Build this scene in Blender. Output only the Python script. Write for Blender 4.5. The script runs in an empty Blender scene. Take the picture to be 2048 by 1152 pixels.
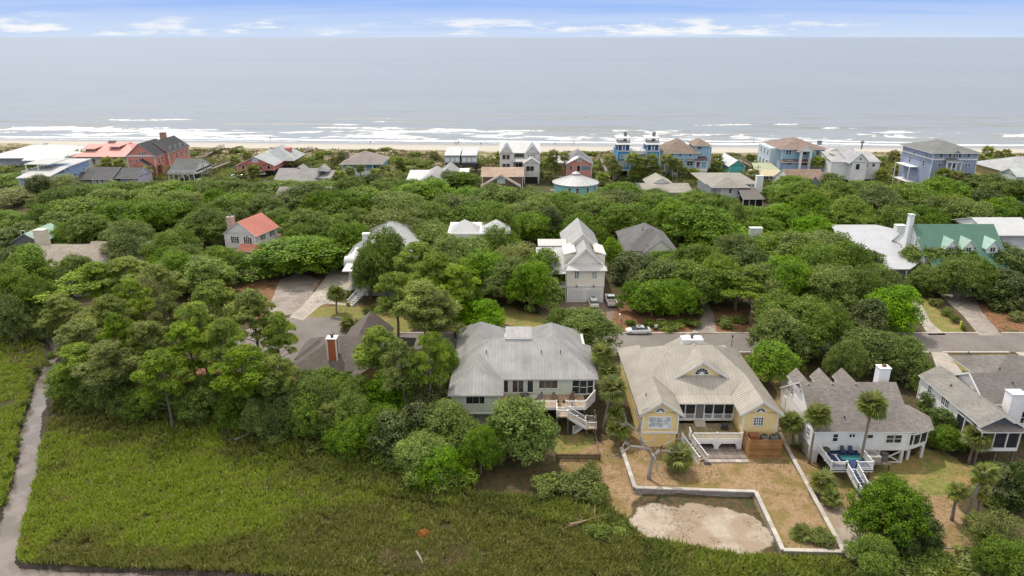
import bpy, math, random
import numpy as np
from mathutils import Vector, Matrix
S = bpy.context.scene
C = S.collection
R = math.radians
# ------------------------------------------------------------ camera, sky, sun, exposure
FP, HC = 1420.0, 52.0                       # focal length in photo pixels (2048 wide), camera height in metres
TILT = math.atan(502 / FP)
cam = bpy.data.objects.new('camera', bpy.data.cameras.new('camera'))
C.objects.link(cam)
cam.location = (0, 0, HC)
cam.rotation_euler = (math.pi / 2 - TILT, 0, 0)
cam.data.sensor_width = 36
cam.data.lens = 36 * FP / 2048
cam.data.clip_start = 1
cam.data.clip_end = 200000
S.camera = cam
SUN_EL, SUN_AZ = 60.0, -30.0                # azimuth measured from +Y (out to sea), negative = to the left
sd = Vector((math.sin(R(SUN_AZ)) * math.cos(R(SUN_EL)), math.cos(R(SUN_AZ)) * math.cos(R(SUN_EL)), math.sin(R(SUN_EL))))
sun = bpy.data.objects.new('sun', bpy.data.lights.new('sun', 'SUN'))
C.objects.link(sun)
sun.data.energy = 2.05
sun.data.angle = R(1.2)
sun.data.color = (1.0, 0.93, 0.82)
sun.rotation_euler = sd.to_track_quat('Z', 'Y').to_euler()
W = bpy.data.worlds.new('World'); S.world = W; W.use_nodes = True
nt = W.node_tree; nt.nodes.clear()
def N(t, tree=None, **k):
    n = (tree or nt).nodes.new(t)
    for a, b in k.items():
        if a.startswith('i_'):
            n.inputs[int(a[2:])].default_value = b
        else:
            setattr(n, a, b)
    return n
L = lambda a, b: nt.links.new(a, b)
out = N('ShaderNodeOutputWorld'); bg = N('ShaderNodeBackground')
bg.inputs[1].default_value = 0.15
sky = N('ShaderNodeTexSky', sky_type='NISHITA', sun_disc=False, sun_elevation=R(SUN_EL), sun_rotation=R(SUN_AZ), altitude=50, air_density=1.0, dust_density=0.55, ozone_density=3.2)
tc = N('ShaderNodeTexCoord'); sx = N('ShaderNodeSeparateXYZ'); L(tc.outputs['Generated'], sx.inputs[0])
def M(op, a, b=None, c=None):
    n = N('ShaderNodeMath', operation=op)
    for i, v in enumerate((a, b, c)):
        if v is None: continue
        if isinstance(v, (int, float)): n.inputs[i].default_value = v
        else: L(v, n.inputs[i])
    return n.outputs[0]
def comb(x, y, z):
    n = N('ShaderNodeCombineXYZ')
    for i, v in enumerate((x, y, z)):
        if isinstance(v, (int, float)): n.inputs[i].default_value = v
        else: L(v, n.inputs[i])
    return n.outputs[0]
def ramp01(v, a, b):
    n = N('ShaderNodeMapRange', interpolation_type='SMOOTHSTEP'); L(v, n.inputs[0]); n.inputs[1].default_value = a; n.inputs[2].default_value = b
    return n.outputs[0]
az = M('ARCTAN2', sx.outputs[0], sx.outputs[1])
el = M('ARCSINE', sx.outputs[2])
# low cumulus strung along the horizon
n1 = N('ShaderNodeTexNoise', i_2=1.0, i_3=6, i_4=0.6); L(comb(M('MULTIPLY', az, 13.0), M('MULTIPLY', el, 80.0), 5.2), n1.inputs[0])
n1b = N('ShaderNodeTexNoise', i_2=1.0, i_3=2); L(comb(M('MULTIPLY', az, 2.6), 0.0, 9.1), n1b.inputs[0])
cum = M('MULTIPLY', ramp01(n1.outputs[0], 0.45, 0.64), ramp01(n1b.outputs[0], 0.38, 0.55))
cum = M('MULTIPLY', cum, M('MULTIPLY', ramp01(el, 0.0, 0.004), M('SUBTRACT', 1.0, ramp01(el, 0.014, 0.032))))
# thin high cloud, flat layer seen in perspective
zz = M('ADD', M('MAXIMUM', sx.outputs[2], 0.0), 0.06)
n2 = N('ShaderNodeTexNoise', i_2=1.0, i_3=6, i_4=0.55); L(comb(M('MULTIPLY', M('DIVIDE', sx.outputs[0], zz), 0.22), M('MULTIPLY', M('DIVIDE', sx.outputs[1], zz), 0.75), 1.3), n2.inputs[0])
cir = M('MULTIPLY', ramp01(n2.outputs[0], 0.34, 0.58), M('ADD', 0.12, M('MULTIPLY', ramp01(el, 0.05, 0.5), 0.73)))
hz = M('MULTIPLY', M('SUBTRACT', 1.0, ramp01(el, 0.03, 0.32)), 0.96)
veil = M('MULTIPLY', ramp01(el, 0.06, 0.45), 0.80)   # unseen cloud veil overhead, added and brightened to fill shaded walls
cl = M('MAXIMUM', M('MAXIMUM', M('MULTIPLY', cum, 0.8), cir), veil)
hg = N('ShaderNodeMix', data_type='RGBA'); hg.inputs[6].default_value = (2.3, 2.9, 3.8, 1); hg.inputs[7].default_value = (1.05, 1.82, 3.75, 1); L(ramp01(el, -0.01, 0.055), hg.inputs[0])
hs = N('ShaderNodeMix', data_type='RGBA'); L(hg.outputs[2], hs.inputs[7])
L(hz, hs.inputs[0]); L(sky.outputs[0], hs.inputs[6])
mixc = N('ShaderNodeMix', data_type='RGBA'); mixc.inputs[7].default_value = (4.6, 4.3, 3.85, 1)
ccol = N('ShaderNodeMix', data_type='RGBA'); ccol.inputs[6].default_value = (4.3, 4.2, 4.05, 1); ccol.inputs[7].default_value = (6.3, 5.95, 5.35, 1); L(ramp01(el, 0.06, 0.4), ccol.inputs[0]); L(ccol.outputs[2], mixc.inputs[7])  # cloud colour lifted overhead, above the view, as fill light
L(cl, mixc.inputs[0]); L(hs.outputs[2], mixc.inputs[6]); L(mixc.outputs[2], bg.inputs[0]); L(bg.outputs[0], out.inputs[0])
S.view_settings.view_transform = 'Standard'; S.view_settings.look = 'None'; S.view_settings.gamma = 1
S.view_settings.exposure = 0.70
S.view_settings.use_curve_mapping = False
S.cycles.use_denoising = True
S.cycles.max_bounces = 6; S.cycles.diffuse_bounces = 3; S.cycles.transparent_max_bounces = 6
rng = random.Random(7); nrg = np.random.default_rng(11)
# ------------------------------------------------------------ from a photo pixel to a place on the ground / on an upright plane
_s, _c = math.sin(TILT), math.cos(TILT)
def ray(px, py):
    u = (px - 1024) / FP; v = (py - 576) / FP
    return u, _c - v * _s, -_s - v * _c
def G(px, py, z=0.0):
    d = ray(px, py); t = (z - HC) / d[2]
    return d[0] * t, d[1] * t
def P(px, py, Y):
    d = ray(px, py); t = Y / d[1]
    return d[0] * t, HC + d[2] * t
def proj(x, y, z):
    dz = z - HC; dep = y * _c - dz * _s; vv = -y * _s - dz * _c
    return 1024 + FP * x / dep, 576 + FP * vv / dep, dep
# ------------------------------------------------------------ mesh builder
class MB:
    def __init__(s): s.v = []; s.f = []; s.m = []
    def add(s, vs, fs, m=0):
        o = len(s.v); s.v += [tuple(p) for p in vs]
        for f in fs: s.f.append([i + o for i in f]); s.m.append(m)
        return s
    def box(s, x0, y0, z0, x1, y1, z1, m=0):
        return s.add([(x0,y0,z0),(x1,y0,z0),(x1,y1,z0),(x0,y1,z0),(x0,y0,z1),(x1,y0,z1),(x1,y1,z1),(x0,y1,z1)],
              [(0,3,2,1),(4,5,6,7),(0,1,5,4),(1,2,6,5),(2,3,7,6),(3,0,4,7)], m)
    def slab(s, pts, t, m=0, me=None):          # polygon (counter-clockwise seen from above) thickened downwards by t
        n = len(pts); me = m if me is None else me
        lo = [(p[0], p[1], p[2] - t) for p in pts]
        o = len(s.v); s.v += [tuple(p) for p in pts] + lo
        s.f.append([o + i for i in range(n)]); s.m.append(m)
        s.f.append([o + n + i for i in reversed(range(n))]); s.m.append(me)
        for i in range(n):
            j = (i + 1) % n
            s.f.append([o + i, o + n + i, o + n + j, o + j]); s.m.append(me)
        return s
    def prism(s, pts, d, m=0):                  # polygon moved along d
        n = len(pts); o = len(s.v); s.v += [tuple(p) for p in pts] + [(p[0]+d[0], p[1]+d[1], p[2]+d[2]) for p in pts]
        s.f.append([o + i for i in range(n)]); s.f.append([o + n + i for i in reversed(range(n))]); s.m += [m, m]
        for i in range(n):
            j = (i + 1) % n; s.f.append([o + i, o + n + i, o + n + j, o + j]); s.m.append(m)
        return s
    def beam(s, a, b, w, h=None, m=0):
        a = Vector(a); b = Vector(b); d = (b - a).normalized(); h = w if h is None else h
        up = Vector((0,0,1)) if abs(d.z) < 0.95 else Vector((0,1,0))
        x = d.cross(up).normalized() * (w / 2); z = x.cross(d).normalized() * (h / 2)
        vs = [a-x-z, a+x-z, a+x+z, a-x+z, b-x-z, b+x-z, b+x+z, b-x+z]
        return s.add(vs, [(0,1,2,3),(7,6,5,4),(0,4,5,1),(1,5,6,2),(2,6,7,3),(3,7,4,0)], m)
    def tube(s, pts, rs, n=6, cap=True, m=0):
        pts = [Vector(p) for p in pts]; o = len(s.v)
        for i, p in enumerate(pts):
            d = (pts[min(i+1, len(pts)-1)] - pts[max(i-1, 0)]).normalized()
            up = Vector((0,0,1)) if abs(d.z) < 0.9 else Vector((1,0,0))
            x = d.cross(up).normalized(); y = x.cross(d)
            for k in range(n):
                a = 2 * math.pi * k / n
                s.v.append(tuple(p + (x * math.cos(a) + y * math.sin(a)) * rs[i]))
        for i in range(len(pts) - 1):
            for k in range(n):
                k2 = (k + 1) % n
                s.f.append([o+i*n+k, o+i*n+k2, o+(i+1)*n+k2, o+(i+1)*n+k]); s.m.append(m)
        if cap:
            s.f.append([o + k for k in reversed(range(n))]); s.f.append([o + (len(pts)-1)*n + k for k in range(n)]); s.m += [m, m]
        return s
    def lathe(s, prof, n=12, c=(0,0,0), m=0):
        o = len(s.v)
        for r, z in prof:
            for k in range(n):
                a = 2*math.pi*k/n; s.v.append((c[0]+r*math.cos(a), c[1]+r*math.sin(a), c[2]+z))
        for i in range(len(prof)-1):
            for k in range(n):
                k2 = (k+1) % n; s.f.append([o+i*n+k, o+i*n+k2, o+(i+1)*n+k2, o+(i+1)*n+k]); s.m.append(m)
        s.f.append([o+k for k in reversed(range(n))]); s.f.append([o+(len(prof)-1)*n+k for k in range(n)]); s.m += [m, m]
        return s
    def mesh(s, name, mats, smooth=False):
        me = bpy.data.meshes.new(name); me.from_pydata(s.v, [], s.f)
        mats = mats if isinstance(mats, (list, tuple)) else [mats]
        for q in mats: me.materials.append(q)
        if len(mats) > 1: me.polygons.foreach_set('material_index', s.m)
        if smooth: me.polygons.foreach_set('use_smooth', [True] * len(s.f))
        return me
    def build(s, name, mats, parent=None, loc=(0,0,0), rot=0, kind=None, smooth=False):
        return put(name, s.mesh(name, mats, smooth), parent, loc, rot, kind)
def put(name, me, parent=None, loc=(0,0,0), rot=0, kind=None):
    o = bpy.data.objects.new(name, me); C.objects.link(o)
    if parent is not None: o.parent = parent
    o.location = loc; o.rotation_euler = rot if isinstance(rot, (tuple, list)) else (0, 0, rot)
    if kind: o['kind'] = kind
    return o
def tag(o, label=None, cat=None, group=None, kind=None):
    if label: o['label'] = label
    if cat: o['category'] = cat
    if group: o['group'] = group
    if kind: o['kind'] = kind
    return o
def empty(name, loc, rot=0, label=None, cat=None, group=None):
    o = bpy.data.objects.new(name, None); C.objects.link(o); o.location = loc; o.rotation_euler = (0, 0, rot)
    o.empty_display_size = 0.3
    return tag(o, label, cat, group)
def arrmesh(name, verts, faces_quads, mats, mi=None, attr=None, smooth=False):   # fast mesh from numpy arrays (all quads)
    nq = len(faces_quads); me = bpy.data.meshes.new(name)
    me.vertices.add(len(verts)); me.vertices.foreach_set('co', np.asarray(verts, np.float32).ravel())
    k = faces_quads.shape[1]
    me.loops.add(nq * k); me.loops.foreach_set('vertex_index', np.asarray(faces_quads, np.int32).ravel())
    me.polygons.add(nq); me.polygons.foreach_set('loop_start', np.arange(0, nq * k, k, dtype=np.int32))
    for q in (mats if isinstance(mats, (list, tuple)) else [mats]): me.materials.append(q)
    if mi is not None: me.polygons.foreach_set('material_index', np.asarray(mi, np.int32))
    if smooth: me.polygons.foreach_set('use_smooth', np.ones(nq, bool))
    for an, (dom, dat) in (attr or {}).items():
        at = me.attributes.new(an, 'FLOAT', dom); at.data.foreach_set('value', np.asarray(dat, np.float32))
    me.update(); me.validate()
    return me
# ------------------------------------------------------------ materials
class MT:
    def __init__(s, name):
        s.mat = bpy.data.materials.new(name); s.mat.use_nodes = True; s.t = s.mat.node_tree; s.t.nodes.clear()
        s.o = s.n('ShaderNodeOutputMaterial'); s.b = s.n('ShaderNodeBsdfPrincipled'); s.l(s.b.outputs[0], s.o.inputs[0])
    def n(s, t, **k): return N(t, s.t, **k)
    def l(s, a, b): s.t.links.new(a, b)
    def val(s, v, sock):
        if isinstance(v, (int, float, tuple)): sock.default_value = v
        else: s.l(v, sock)
    def math(s, op, a, b=0.0):
        n = s.n('ShaderNodeMath', operation=op); s.val(a, n.inputs[0]); s.val(b, n.inputs[1]); return n.outputs[0]
    def pos(s): return s.n('ShaderNodeNewGeometry').outputs['Position']
    def obj(s): return s.n('ShaderNodeTexCoord').outputs['Object']
    def sep(s, v):
        n = s.n('ShaderNodeSeparateXYZ'); s.l(v, n.inputs[0]); return n.outputs
    def comb(s, x, y, z):
        n = s.n('ShaderNodeCombineXYZ'); s.val(x, n.inputs[0]); s.val(y, n.inputs[1]); s.val(z, n.inputs[2]); return n.outputs[0]
    def noise(s, vec, scale, det=4, rough=0.6, w=None):
        n = s.n('ShaderNodeTexNoise', i_2=scale, i_3=det, i_4=rough)
        if vec is not None: s.l(vec, n.inputs[0])
        return n.outputs[0]
    def step(s, v, a, b):
        n = s.n('ShaderNodeMapRange', interpolation_type='SMOOTHSTEP'); s.val(v, n.inputs[0]); n.inputs[1].default_value = a; n.inputs[2].default_value = b; return n.outputs[0]
    def lerp(s, v, a, b, lo, hi):
        n = s.n('ShaderNodeMapRange'); s.val(v, n.inputs[0]); n.inputs[1].default_value = a; n.inputs[2].default_value = b; n.inputs[3].default_value = lo; n.inputs[4].default_value = hi; return n.outputs[0]
    def mix(s, f, a, b, mode='MIX'):
        n = s.n('ShaderNodeMix', data_type='RGBA', blend_type=mode); s.val(f, n.inputs[0])
        for v, i in ((a, 6), (b, 7)):
            if isinstance(v, tuple): n.inputs[i].default_value = (*v[:3], 1)
            else: s.l(v, n.inputs[i])
        return n.outputs[2]
    def hsv(s, col, h=0.5, sa=1.0, v=1.0):
        n = s.n('ShaderNodeHueSaturation'); s.val(h, n.inputs[0]); s.val(sa, n.inputs[1]); s.val(v, n.inputs[2]); s.l(col, n.inputs[4]); return n.outputs[0]
    def attr(s, name): return s.n('ShaderNodeAttribute', attribute_name=name).outputs['Fac']
    def bump(s, h, strength=0.5, dist=0.05):
        n = s.n('ShaderNodeBump'); n.inputs[0].default_value = strength; n.inputs[1].default_value = dist; s.l(h, n.inputs['Height']); s.l(n.outputs[0], s.b.inputs['Normal']); return n
    def done(s, col, rough=0.8, metal=0.0, spec=0.5):
        if isinstance(col, tuple): s.b.inputs['Base Color'].default_value = (*col[:3], 1)
        else: s.l(col, s.b.inputs['Base Color'])
        s.val(rough, s.b.inputs['Roughness']); s.val(metal, s.b.inputs['Metallic']); s.b.inputs['Specular IOR Level'].default_value = spec
        return s.mat
_mc = {}
def mk(fn):
    def g(*a, **k):
        key = (fn.__name__, a, tuple(sorted(k.items())))
        if key not in _mc: _mc[key] = fn(*a, **k)
        return _mc[key]
    return g
def lin(r, g, b):                                   # sRGB 0-255 to linear
    f = lambda c: (c/255/12.92) if c/255 <= 0.04045 else ((c/255+0.055)/1.055)**2.4
    return (f(r), f(g), f(b))
@mk
def paint(col, rough=0.6, dirt=0.18, metal=0.0):
    m = MT('paint'); p = m.pos(); a = m.noise(p, 0.6, 5); b = m.noise(p, 9.0, 3)
    k = m.lerp(m.math('ADD', a, m.math('MULTIPLY', b, 0.4)), 0.4, 1.0, 1 - dirt, 1 + dirt * 0.3)
    return m.done(m.mix(1.0, col, m.comb(k, k, k), 'MULTIPLY'), rough, metal)
@mk
def siding(col, pitch=0.17, dirt=0.14):             # lap boards: a saw-tooth in height, the board's shadow comes from the bump
    m = MT('siding'); p = m.pos(); z = m.sep(p)[2]
    fr = m.math('FRACT', m.math('DIVIDE', z, pitch)); a = m.noise(p, 0.5, 5)
    k = m.lerp(a, 0.3, 0.7, 1 - dirt, 1.04); m.bump(m.math('SUBTRACT', 1.0, fr), 0.6, 0.03)
    bi = m.n('ShaderNodeTexWhiteNoise', noise_dimensions='1D'); m.l(m.math('FLOOR', m.math('DIVIDE', z, pitch)), bi.inputs['W'])
    k = m.math('MULTIPLY', k, m.lerp(bi.outputs[0], 0, 1, 0.94, 1.03))
    return m.done(m.mix(1.0, col, m.comb(k, k, k), 'MULTIPLY'), 0.65)
@mk
def shingle(col, var=0.3, tint=(0.5, 0.5, 0.5)):
    m = MT('shingle'); p = m.pos(); x, y, z = m.sep(p)
    vec = m.comb(m.math('ADD', x, y), m.math('MULTIPLY', z, 2.0), 0.0)
    br = m.n('ShaderNodeTexBrick', offset=0.5); m.l(vec, br.inputs[0])
    br.inputs[1].default_value = (0, 0, 0, 1); br.inputs[2].default_value = (1, 1, 1, 1); br.inputs[3].default_value = (0.2, 0.2, 0.2, 1)
    br.inputs[4].default_value = 1.0; br.inputs[5].default_value = 0.012; br.inputs[8].default_value = 0.45; br.inputs[9].default_value = 0.22
    bw = m.n('ShaderNodeSeparateColor'); m.l(br.outputs[0], bw.inputs[0])
    k = m.math('ADD', m.lerp(bw.outputs[0], 0, 1, 1 - var * 0.5, 1 + var * 0.5), m.lerp(m.noise(p, 0.35, 5), 0.3, 0.7, -0.16, 0.16))
    h = m.math('FRACT', m.math('DIVIDE', z, 0.11)); m.bump(h, 0.4, 0.03)
    hue = m.mix(m.step(m.noise(p, 3.0, 2), 0.45, 0.65), col, tuple(a*0.6+b*0.4*sum(col)/1.5 for a, b in zip(col, tint)))
    return m.done(m.mix(1.0, hue, m.comb(k, k, k), 'MULTIPLY'), 0.9, 0, 0.25)
@mk
def metalroof(col, rough=0.42, dirt=0.22, streak=1.0):
    m = MT('metal_roof'); p = m.pos(); x, y, z = m.sep(p)
    a = m.noise(p, 0.35, 6, 0.65); b = m.noise(m.comb(m.math('MULTIPLY', x, 4), m.math('MULTIPLY', y, 0.5), m.math('MULTIPLY', z, 0.5)), 1.0, 3)
    oi = m.n('ShaderNodeObjectInfo').outputs['Random']
    k = m.math('MULTIPLY', m.lerp(a, 0.3, 0.72, 1 - dirt, 1.05), m.lerp(b, 0.3, 0.7, 1 - 0.1 * streak, 1.04))
    k = m.math('MULTIPLY', k, m.lerp(oi, 0, 1, 0.93, 1.05))
    return m.done(m.mix(1.0, col, m.comb(k, k, k), 'MULTIPLY'), rough, 0.0, 0.5)
@mk
def wood(col, scale=1.0, ax=0):
    m = MT('wood'); p = m.pos(); c = list(m.sep(p)); c[ax] = m.math('MULTIPLY', c[ax], 0.12)
    g = m.noise(m.comb(*c), 9.0 * scale, 5); big = m.noise(p, 0.7, 4); oi = m.n('ShaderNodeObjectInfo').outputs['Random']
    k = m.math('MULTIPLY', m.lerp(g, 0.3, 0.7, 0.7, 1.15), m.math('MULTIPLY', m.lerp(big, 0.3, 0.7, 0.75, 1.1), m.lerp(oi, 0, 1, 0.8, 1.15)))
    return m.done(m.mix(1.0, col, m.comb(k, k, k), 'MULTIPLY'), 0.85, 0, 0.3)
@mk
def decking(col, ax=0, pitch=0.14, var=0.25):
    m = MT('decking'); p = m.pos(); c = m.sep(p); q = m.math('DIVIDE', c[ax], pitch)
    wn = m.n('ShaderNodeTexWhiteNoise', noise_dimensions='1D'); m.l(m.math('FLOOR', q), wn.inputs['W'])
    fr = m.math('FRACT', q); gap = m.step(fr, 0.0, 0.1)
    k = m.math('MULTIPLY', m.lerp(wn.outputs[0], 0, 1, 1 - var, 1 + var * .6), m.lerp(m.noise(p, 0.9, 5), 0.3, 0.7, 0.75, 1.15))
    m.bump(gap, 0.8, 0.02)
    return m.done(m.mix(1.0, col, m.comb(k, k, k), 'MULTIPLY'), 0.85, 0, 0.25)
@mk
def masonry(col, var=0.4, scale=1.0):
    m = MT('masonry'); p = m.pos(); a = m.noise(p, 0.8 * scale, 6, 0.7); b = m.noise(p, 7 * scale, 5, 0.7)
    k = m.lerp(m.math('ADD', m.math('MULTIPLY', a, 0.6), m.math('MULTIPLY', b, 0.5)), 0.35, 0.75, 1 - var, 1 + var * 0.4); m.bump(b, 0.5, 0.04); k = m.math('MULTIPLY', k, m.lerp(m.n('ShaderNodeObjectInfo').outputs['Random'], 0, 1, 0.80, 1.12))
    return m.done(m.mix(1.0, col, m.comb(k, k, k), 'MULTIPLY'), 0.9, 0, 0.3)
@mk
def asphalt(col=(0.19, 0.17, 0.158)):
    m = MT('asphalt'); p = m.pos(); a = m.noise(p, 0.12, 6, 0.6); b = m.noise(p, 3.0, 6, 0.75); c = m.noise(p, 40.0, 2)
    k = m.math('MULTIPLY', m.lerp(a, 0.3, 0.7, 0.78, 1.14), m.math('MULTIPLY', m.lerp(b, 0.3, 0.7, 0.88, 1.1), m.lerp(c, 0.2, 0.8, 0.9, 1.08)))
    vo = m.n('ShaderNodeTexVoronoi', feature='DISTANCE_TO_EDGE'); vo.inputs['Scale'].default_value = 0.22
    m.l(m.mix(0.12, p, m.n('ShaderNodeTexNoise', i_2=0.8).outputs[1]), vo.inputs[0])
    crack = m.lerp(m.step(vo.outputs[0], 0.0, 0.012), 0, 1, 0.72, 1.0)
    k = m.math('MULTIPLY', k, crack); m.bump(c, 0.3, 0.01)
    return m.done(m.mix(1.0, col, m.comb(k, k, k), 'MULTIPLY'), 0.92, 0, 0.25)
@mk
def concrete(col=(0.42, 0.38, 0.34), joint=3.0):
    m = MT('concrete'); p = m.pos(); x, y, z = m.sep(p); a = m.noise(p, 0.3, 6, 0.65); b = m.noise(p, 5.0, 5, 0.7)
    k = m.math('MULTIPLY', m.lerp(a, 0.3, 0.7, 0.62, 1.15), m.lerp(b, 0.3, 0.7, 0.88, 1.1))
    j = m.math('MINIMUM', m.step(m.math('FRACT', m.math('DIVIDE', y, joint)), 0, 0.02), m.step(m.math('FRACT', m.math('DIVIDE', x, joint)), 0, 0.02))
    k = m.math('MULTIPLY', k, m.lerp(j, 0, 1, 0.65, 1)); leaf = m.step(m.noise(p, 1.8, 6, 0.8), 0.60, 0.72)
    return m.done(m.mix(m.math('MULTIPLY', leaf, 0.55), m.mix(1.0, col, m.comb(k, k, k), 'MULTIPLY'), (0.13, 0.075, 0.035)), 0.9, 0, 0.25)
@mk
def flat(col, rough=0.5, metal=0.0, spec=0.5):
    m = MT('coat'); p = m.pos(); k = m.lerp(m.noise(p, 4.0, 3), 0.3, 0.7, 0.93, 1.05)
    return m.done(m.mix(1.0, col, m.comb(k, k, k), 'MULTIPLY'), rough, metal, spec)
@mk
def carpaint(col, rough=0.25):
    m = MT('car_paint'); p = m.pos(); k = m.lerp(m.noise(p, 2.0, 4), 0.3, 0.7, 0.94, 1.03)
    mm = m.done(m.mix(1.0, col, m.comb(k, k, k), 'MULTIPLY'), rough, 0.15, 0.5); m.b.inputs['Coat Weight'].default_value = 0.6; m.b.inputs['Coat Roughness'].default_value = 0.08
    return mm
@mk
def glass(col=(0.018, 0.022, 0.026), rough=0.12):
    m = MT('glass'); p = m.pos(); oi = m.n('ShaderNodeObjectInfo').outputs['Random']
    k = m.math('MULTIPLY', m.lerp(m.noise(p, 1.3, 3), 0.3, 0.7, 0.5, 1.6), m.lerp(oi, 0, 1, 0.6, 1.7))
    return m.done(m.mix(1.0, col, m.comb(k, k, k), 'MULTIPLY'), rough, 0, 0.6)
@mk
def screen(col=(0.02, 0.022, 0.024)):
    m = MT('insect_screen'); p = m.pos(); k = m.lerp(m.noise(p, 0.9, 4), 0.3, 0.7, 0.4, 2.0)
    return m.done(m.mix(1.0, col, m.comb(k, k, k), 'MULTIPLY'), 0.5, 0, 0.3)
WHITE = (0.78, 0.77, 0.75); TRIM = paint((0.74, 0.74, 0.73), 0.5, 0.12)
# ------------------------------------------------------------ numpy helpers
class VN:                                           # lattice value noise
    def __init__(s, seed): s.g = np.random.default_rng(seed).random((256, 256))
    def __call__(s, x, y):
        xi = np.floor(x).astype(int); yi = np.floor(y).astype(int); fx = x - xi; fy = y - yi
        fx = fx*fx*(3-2*fx); fy = fy*fy*(3-2*fy); g = s.g; a = xi % 256; b = (xi+1) % 256; c = yi % 256; d = (yi+1) % 256
        return (g[c,a]*(1-fx)+g[c,b]*fx)*(1-fy) + (g[d,a]*(1-fx)+g[d,b]*fx)*fy
    def fbm(s, x, y, o=4):
        t = 0; w = 0
        for k in range(o): t = t + s(x*2**k+17.3*k, y*2**k+5.1*k) * 0.5**k; w += 0.5**k
        return t / w
vn = VN(3)
sst = lambda x, a, b: (lambda t: t*t*(3-2*t))(np.clip((x-a)/(b-a), 0, 1))
def inpoly(x, y, poly):
    r = np.zeros(np.shape(x), bool); n = len(poly)
    for i in range(n):
        x0, y0 = poly[i]; x1, y1 = poly[(i+1) % n]
        if y0 == y1: continue
        r ^= ((y0 > y) != (y1 > y)) & (x < (x1-x0)*(y-y0)/(y1-y0)+x0)
    return r
def segdist(x, y, pts):
    d = np.full(np.shape(x), 1e9)
    for (x0, y0), (x1, y1) in zip(pts[:-1], pts[1:]):
        dx, dy = x1-x0, y1-y0; t = np.clip(((x-x0)*dx+(y-y0)*dy)/(dx*dx+dy*dy), 0, 1)
        d = np.minimum(d, np.hypot(x-x0-t*dx, y-y0-t*dy))
    return d
GP = lambda pts, z=0.0: [G(px, py, z) for px, py in pts]
YARD = GP([(1243,896),(1270,976),(1511,984),(1566,1101),(1687,1104),(1558,866),(1500,800),(1300,800)], -0.4)
CREEK = GP([(150,640),(105,715),(84,770),(62,850),(48,960),(18,1050),(2,1100),(-4,1140),(20,1165)], -1.1)
CREEK2 = GP([(-40,1140),(60,1153),(160,1158),(420,1168),(800,1200)], -1.1)
CREEK3 = GP([(-120,655),(20,660),(90,668),(120,700)], -1.1)
SHORE = [G(0, 277, -0.9), G(1024, 288.5, -0.9), G(2048, 294.5, -0.9)]
_sh = np.polyfit([p[0] for p in SHORE], [p[1] for p in SHORE], 2)
yshore = lambda x: np.polyval(_sh, np.clip(x, -400, 330)) 
DUNE = [G(0, 288, 0), G(1024, 303, 0), G(2048, 308, 0)]
_du = np.polyfit([p[0] for p in DUNE], [p[1] for p in DUNE], 2)
ydune = lambda x: np.polyval(_du, np.clip(x, -400, 330))
def hgt(x, y):
    x = np.asarray(x, float); y = np.asarray(y, float)
    h = -1.0 * (1 - sst(y, 80, 100)) + 0.12*(vn.fbm(x*.25, y*.25)-.5)*(1-sst(y, 80, 95))
    h = h - 0.0
    d1 = segdist(x, y, CREEK); d2 = segdist(x, y, CREEK2); d3 = segdist(x, y, CREEK3)
    w = 1.25 + 1.0*(vn.fbm(x*.3+9, y*.3)-.5)
    # farther up the creek narrows
    wv = w * np.interp(y, [58, 75, 105, 115], [1.15, .85, .72, .4])
    left = 1 - sst(y, 100, 125); lowl = np.where(x < -55, 1.0, 0.0)
    h = np.minimum(h, np.where((x < -38-0.25*(y-60)), -1.0 + 0.9*sst(y, 118, 140), 99))
    for d, ww in ((d1, wv), (d2, w*1.0), (d3, w*0.55)):
        h = h - 1.1 * (1 - sst(d, ww*0.8, ww*1.35))
    ins = inpoly(x, y, YARD); h = np.where(ins, -0.4, h)
    dn = ydune(x); t = sst(y, dn-45, dn-12) * (1 - sst(y, dn-6, dn+6))
    h = h + t * (vn.fbm(x*.07+3, y*.09+7, 5)-0.35) * 3.6
    h = h + np.where(y > dn, -1.5*np.clip((y-dn)/(yshore(x)-dn+1e-3), 0, 2.2)*0.6, 0) 
    return h
def hz(x, y): return float(hgt(np.array([x]), np.array([y]))[0])
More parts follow.
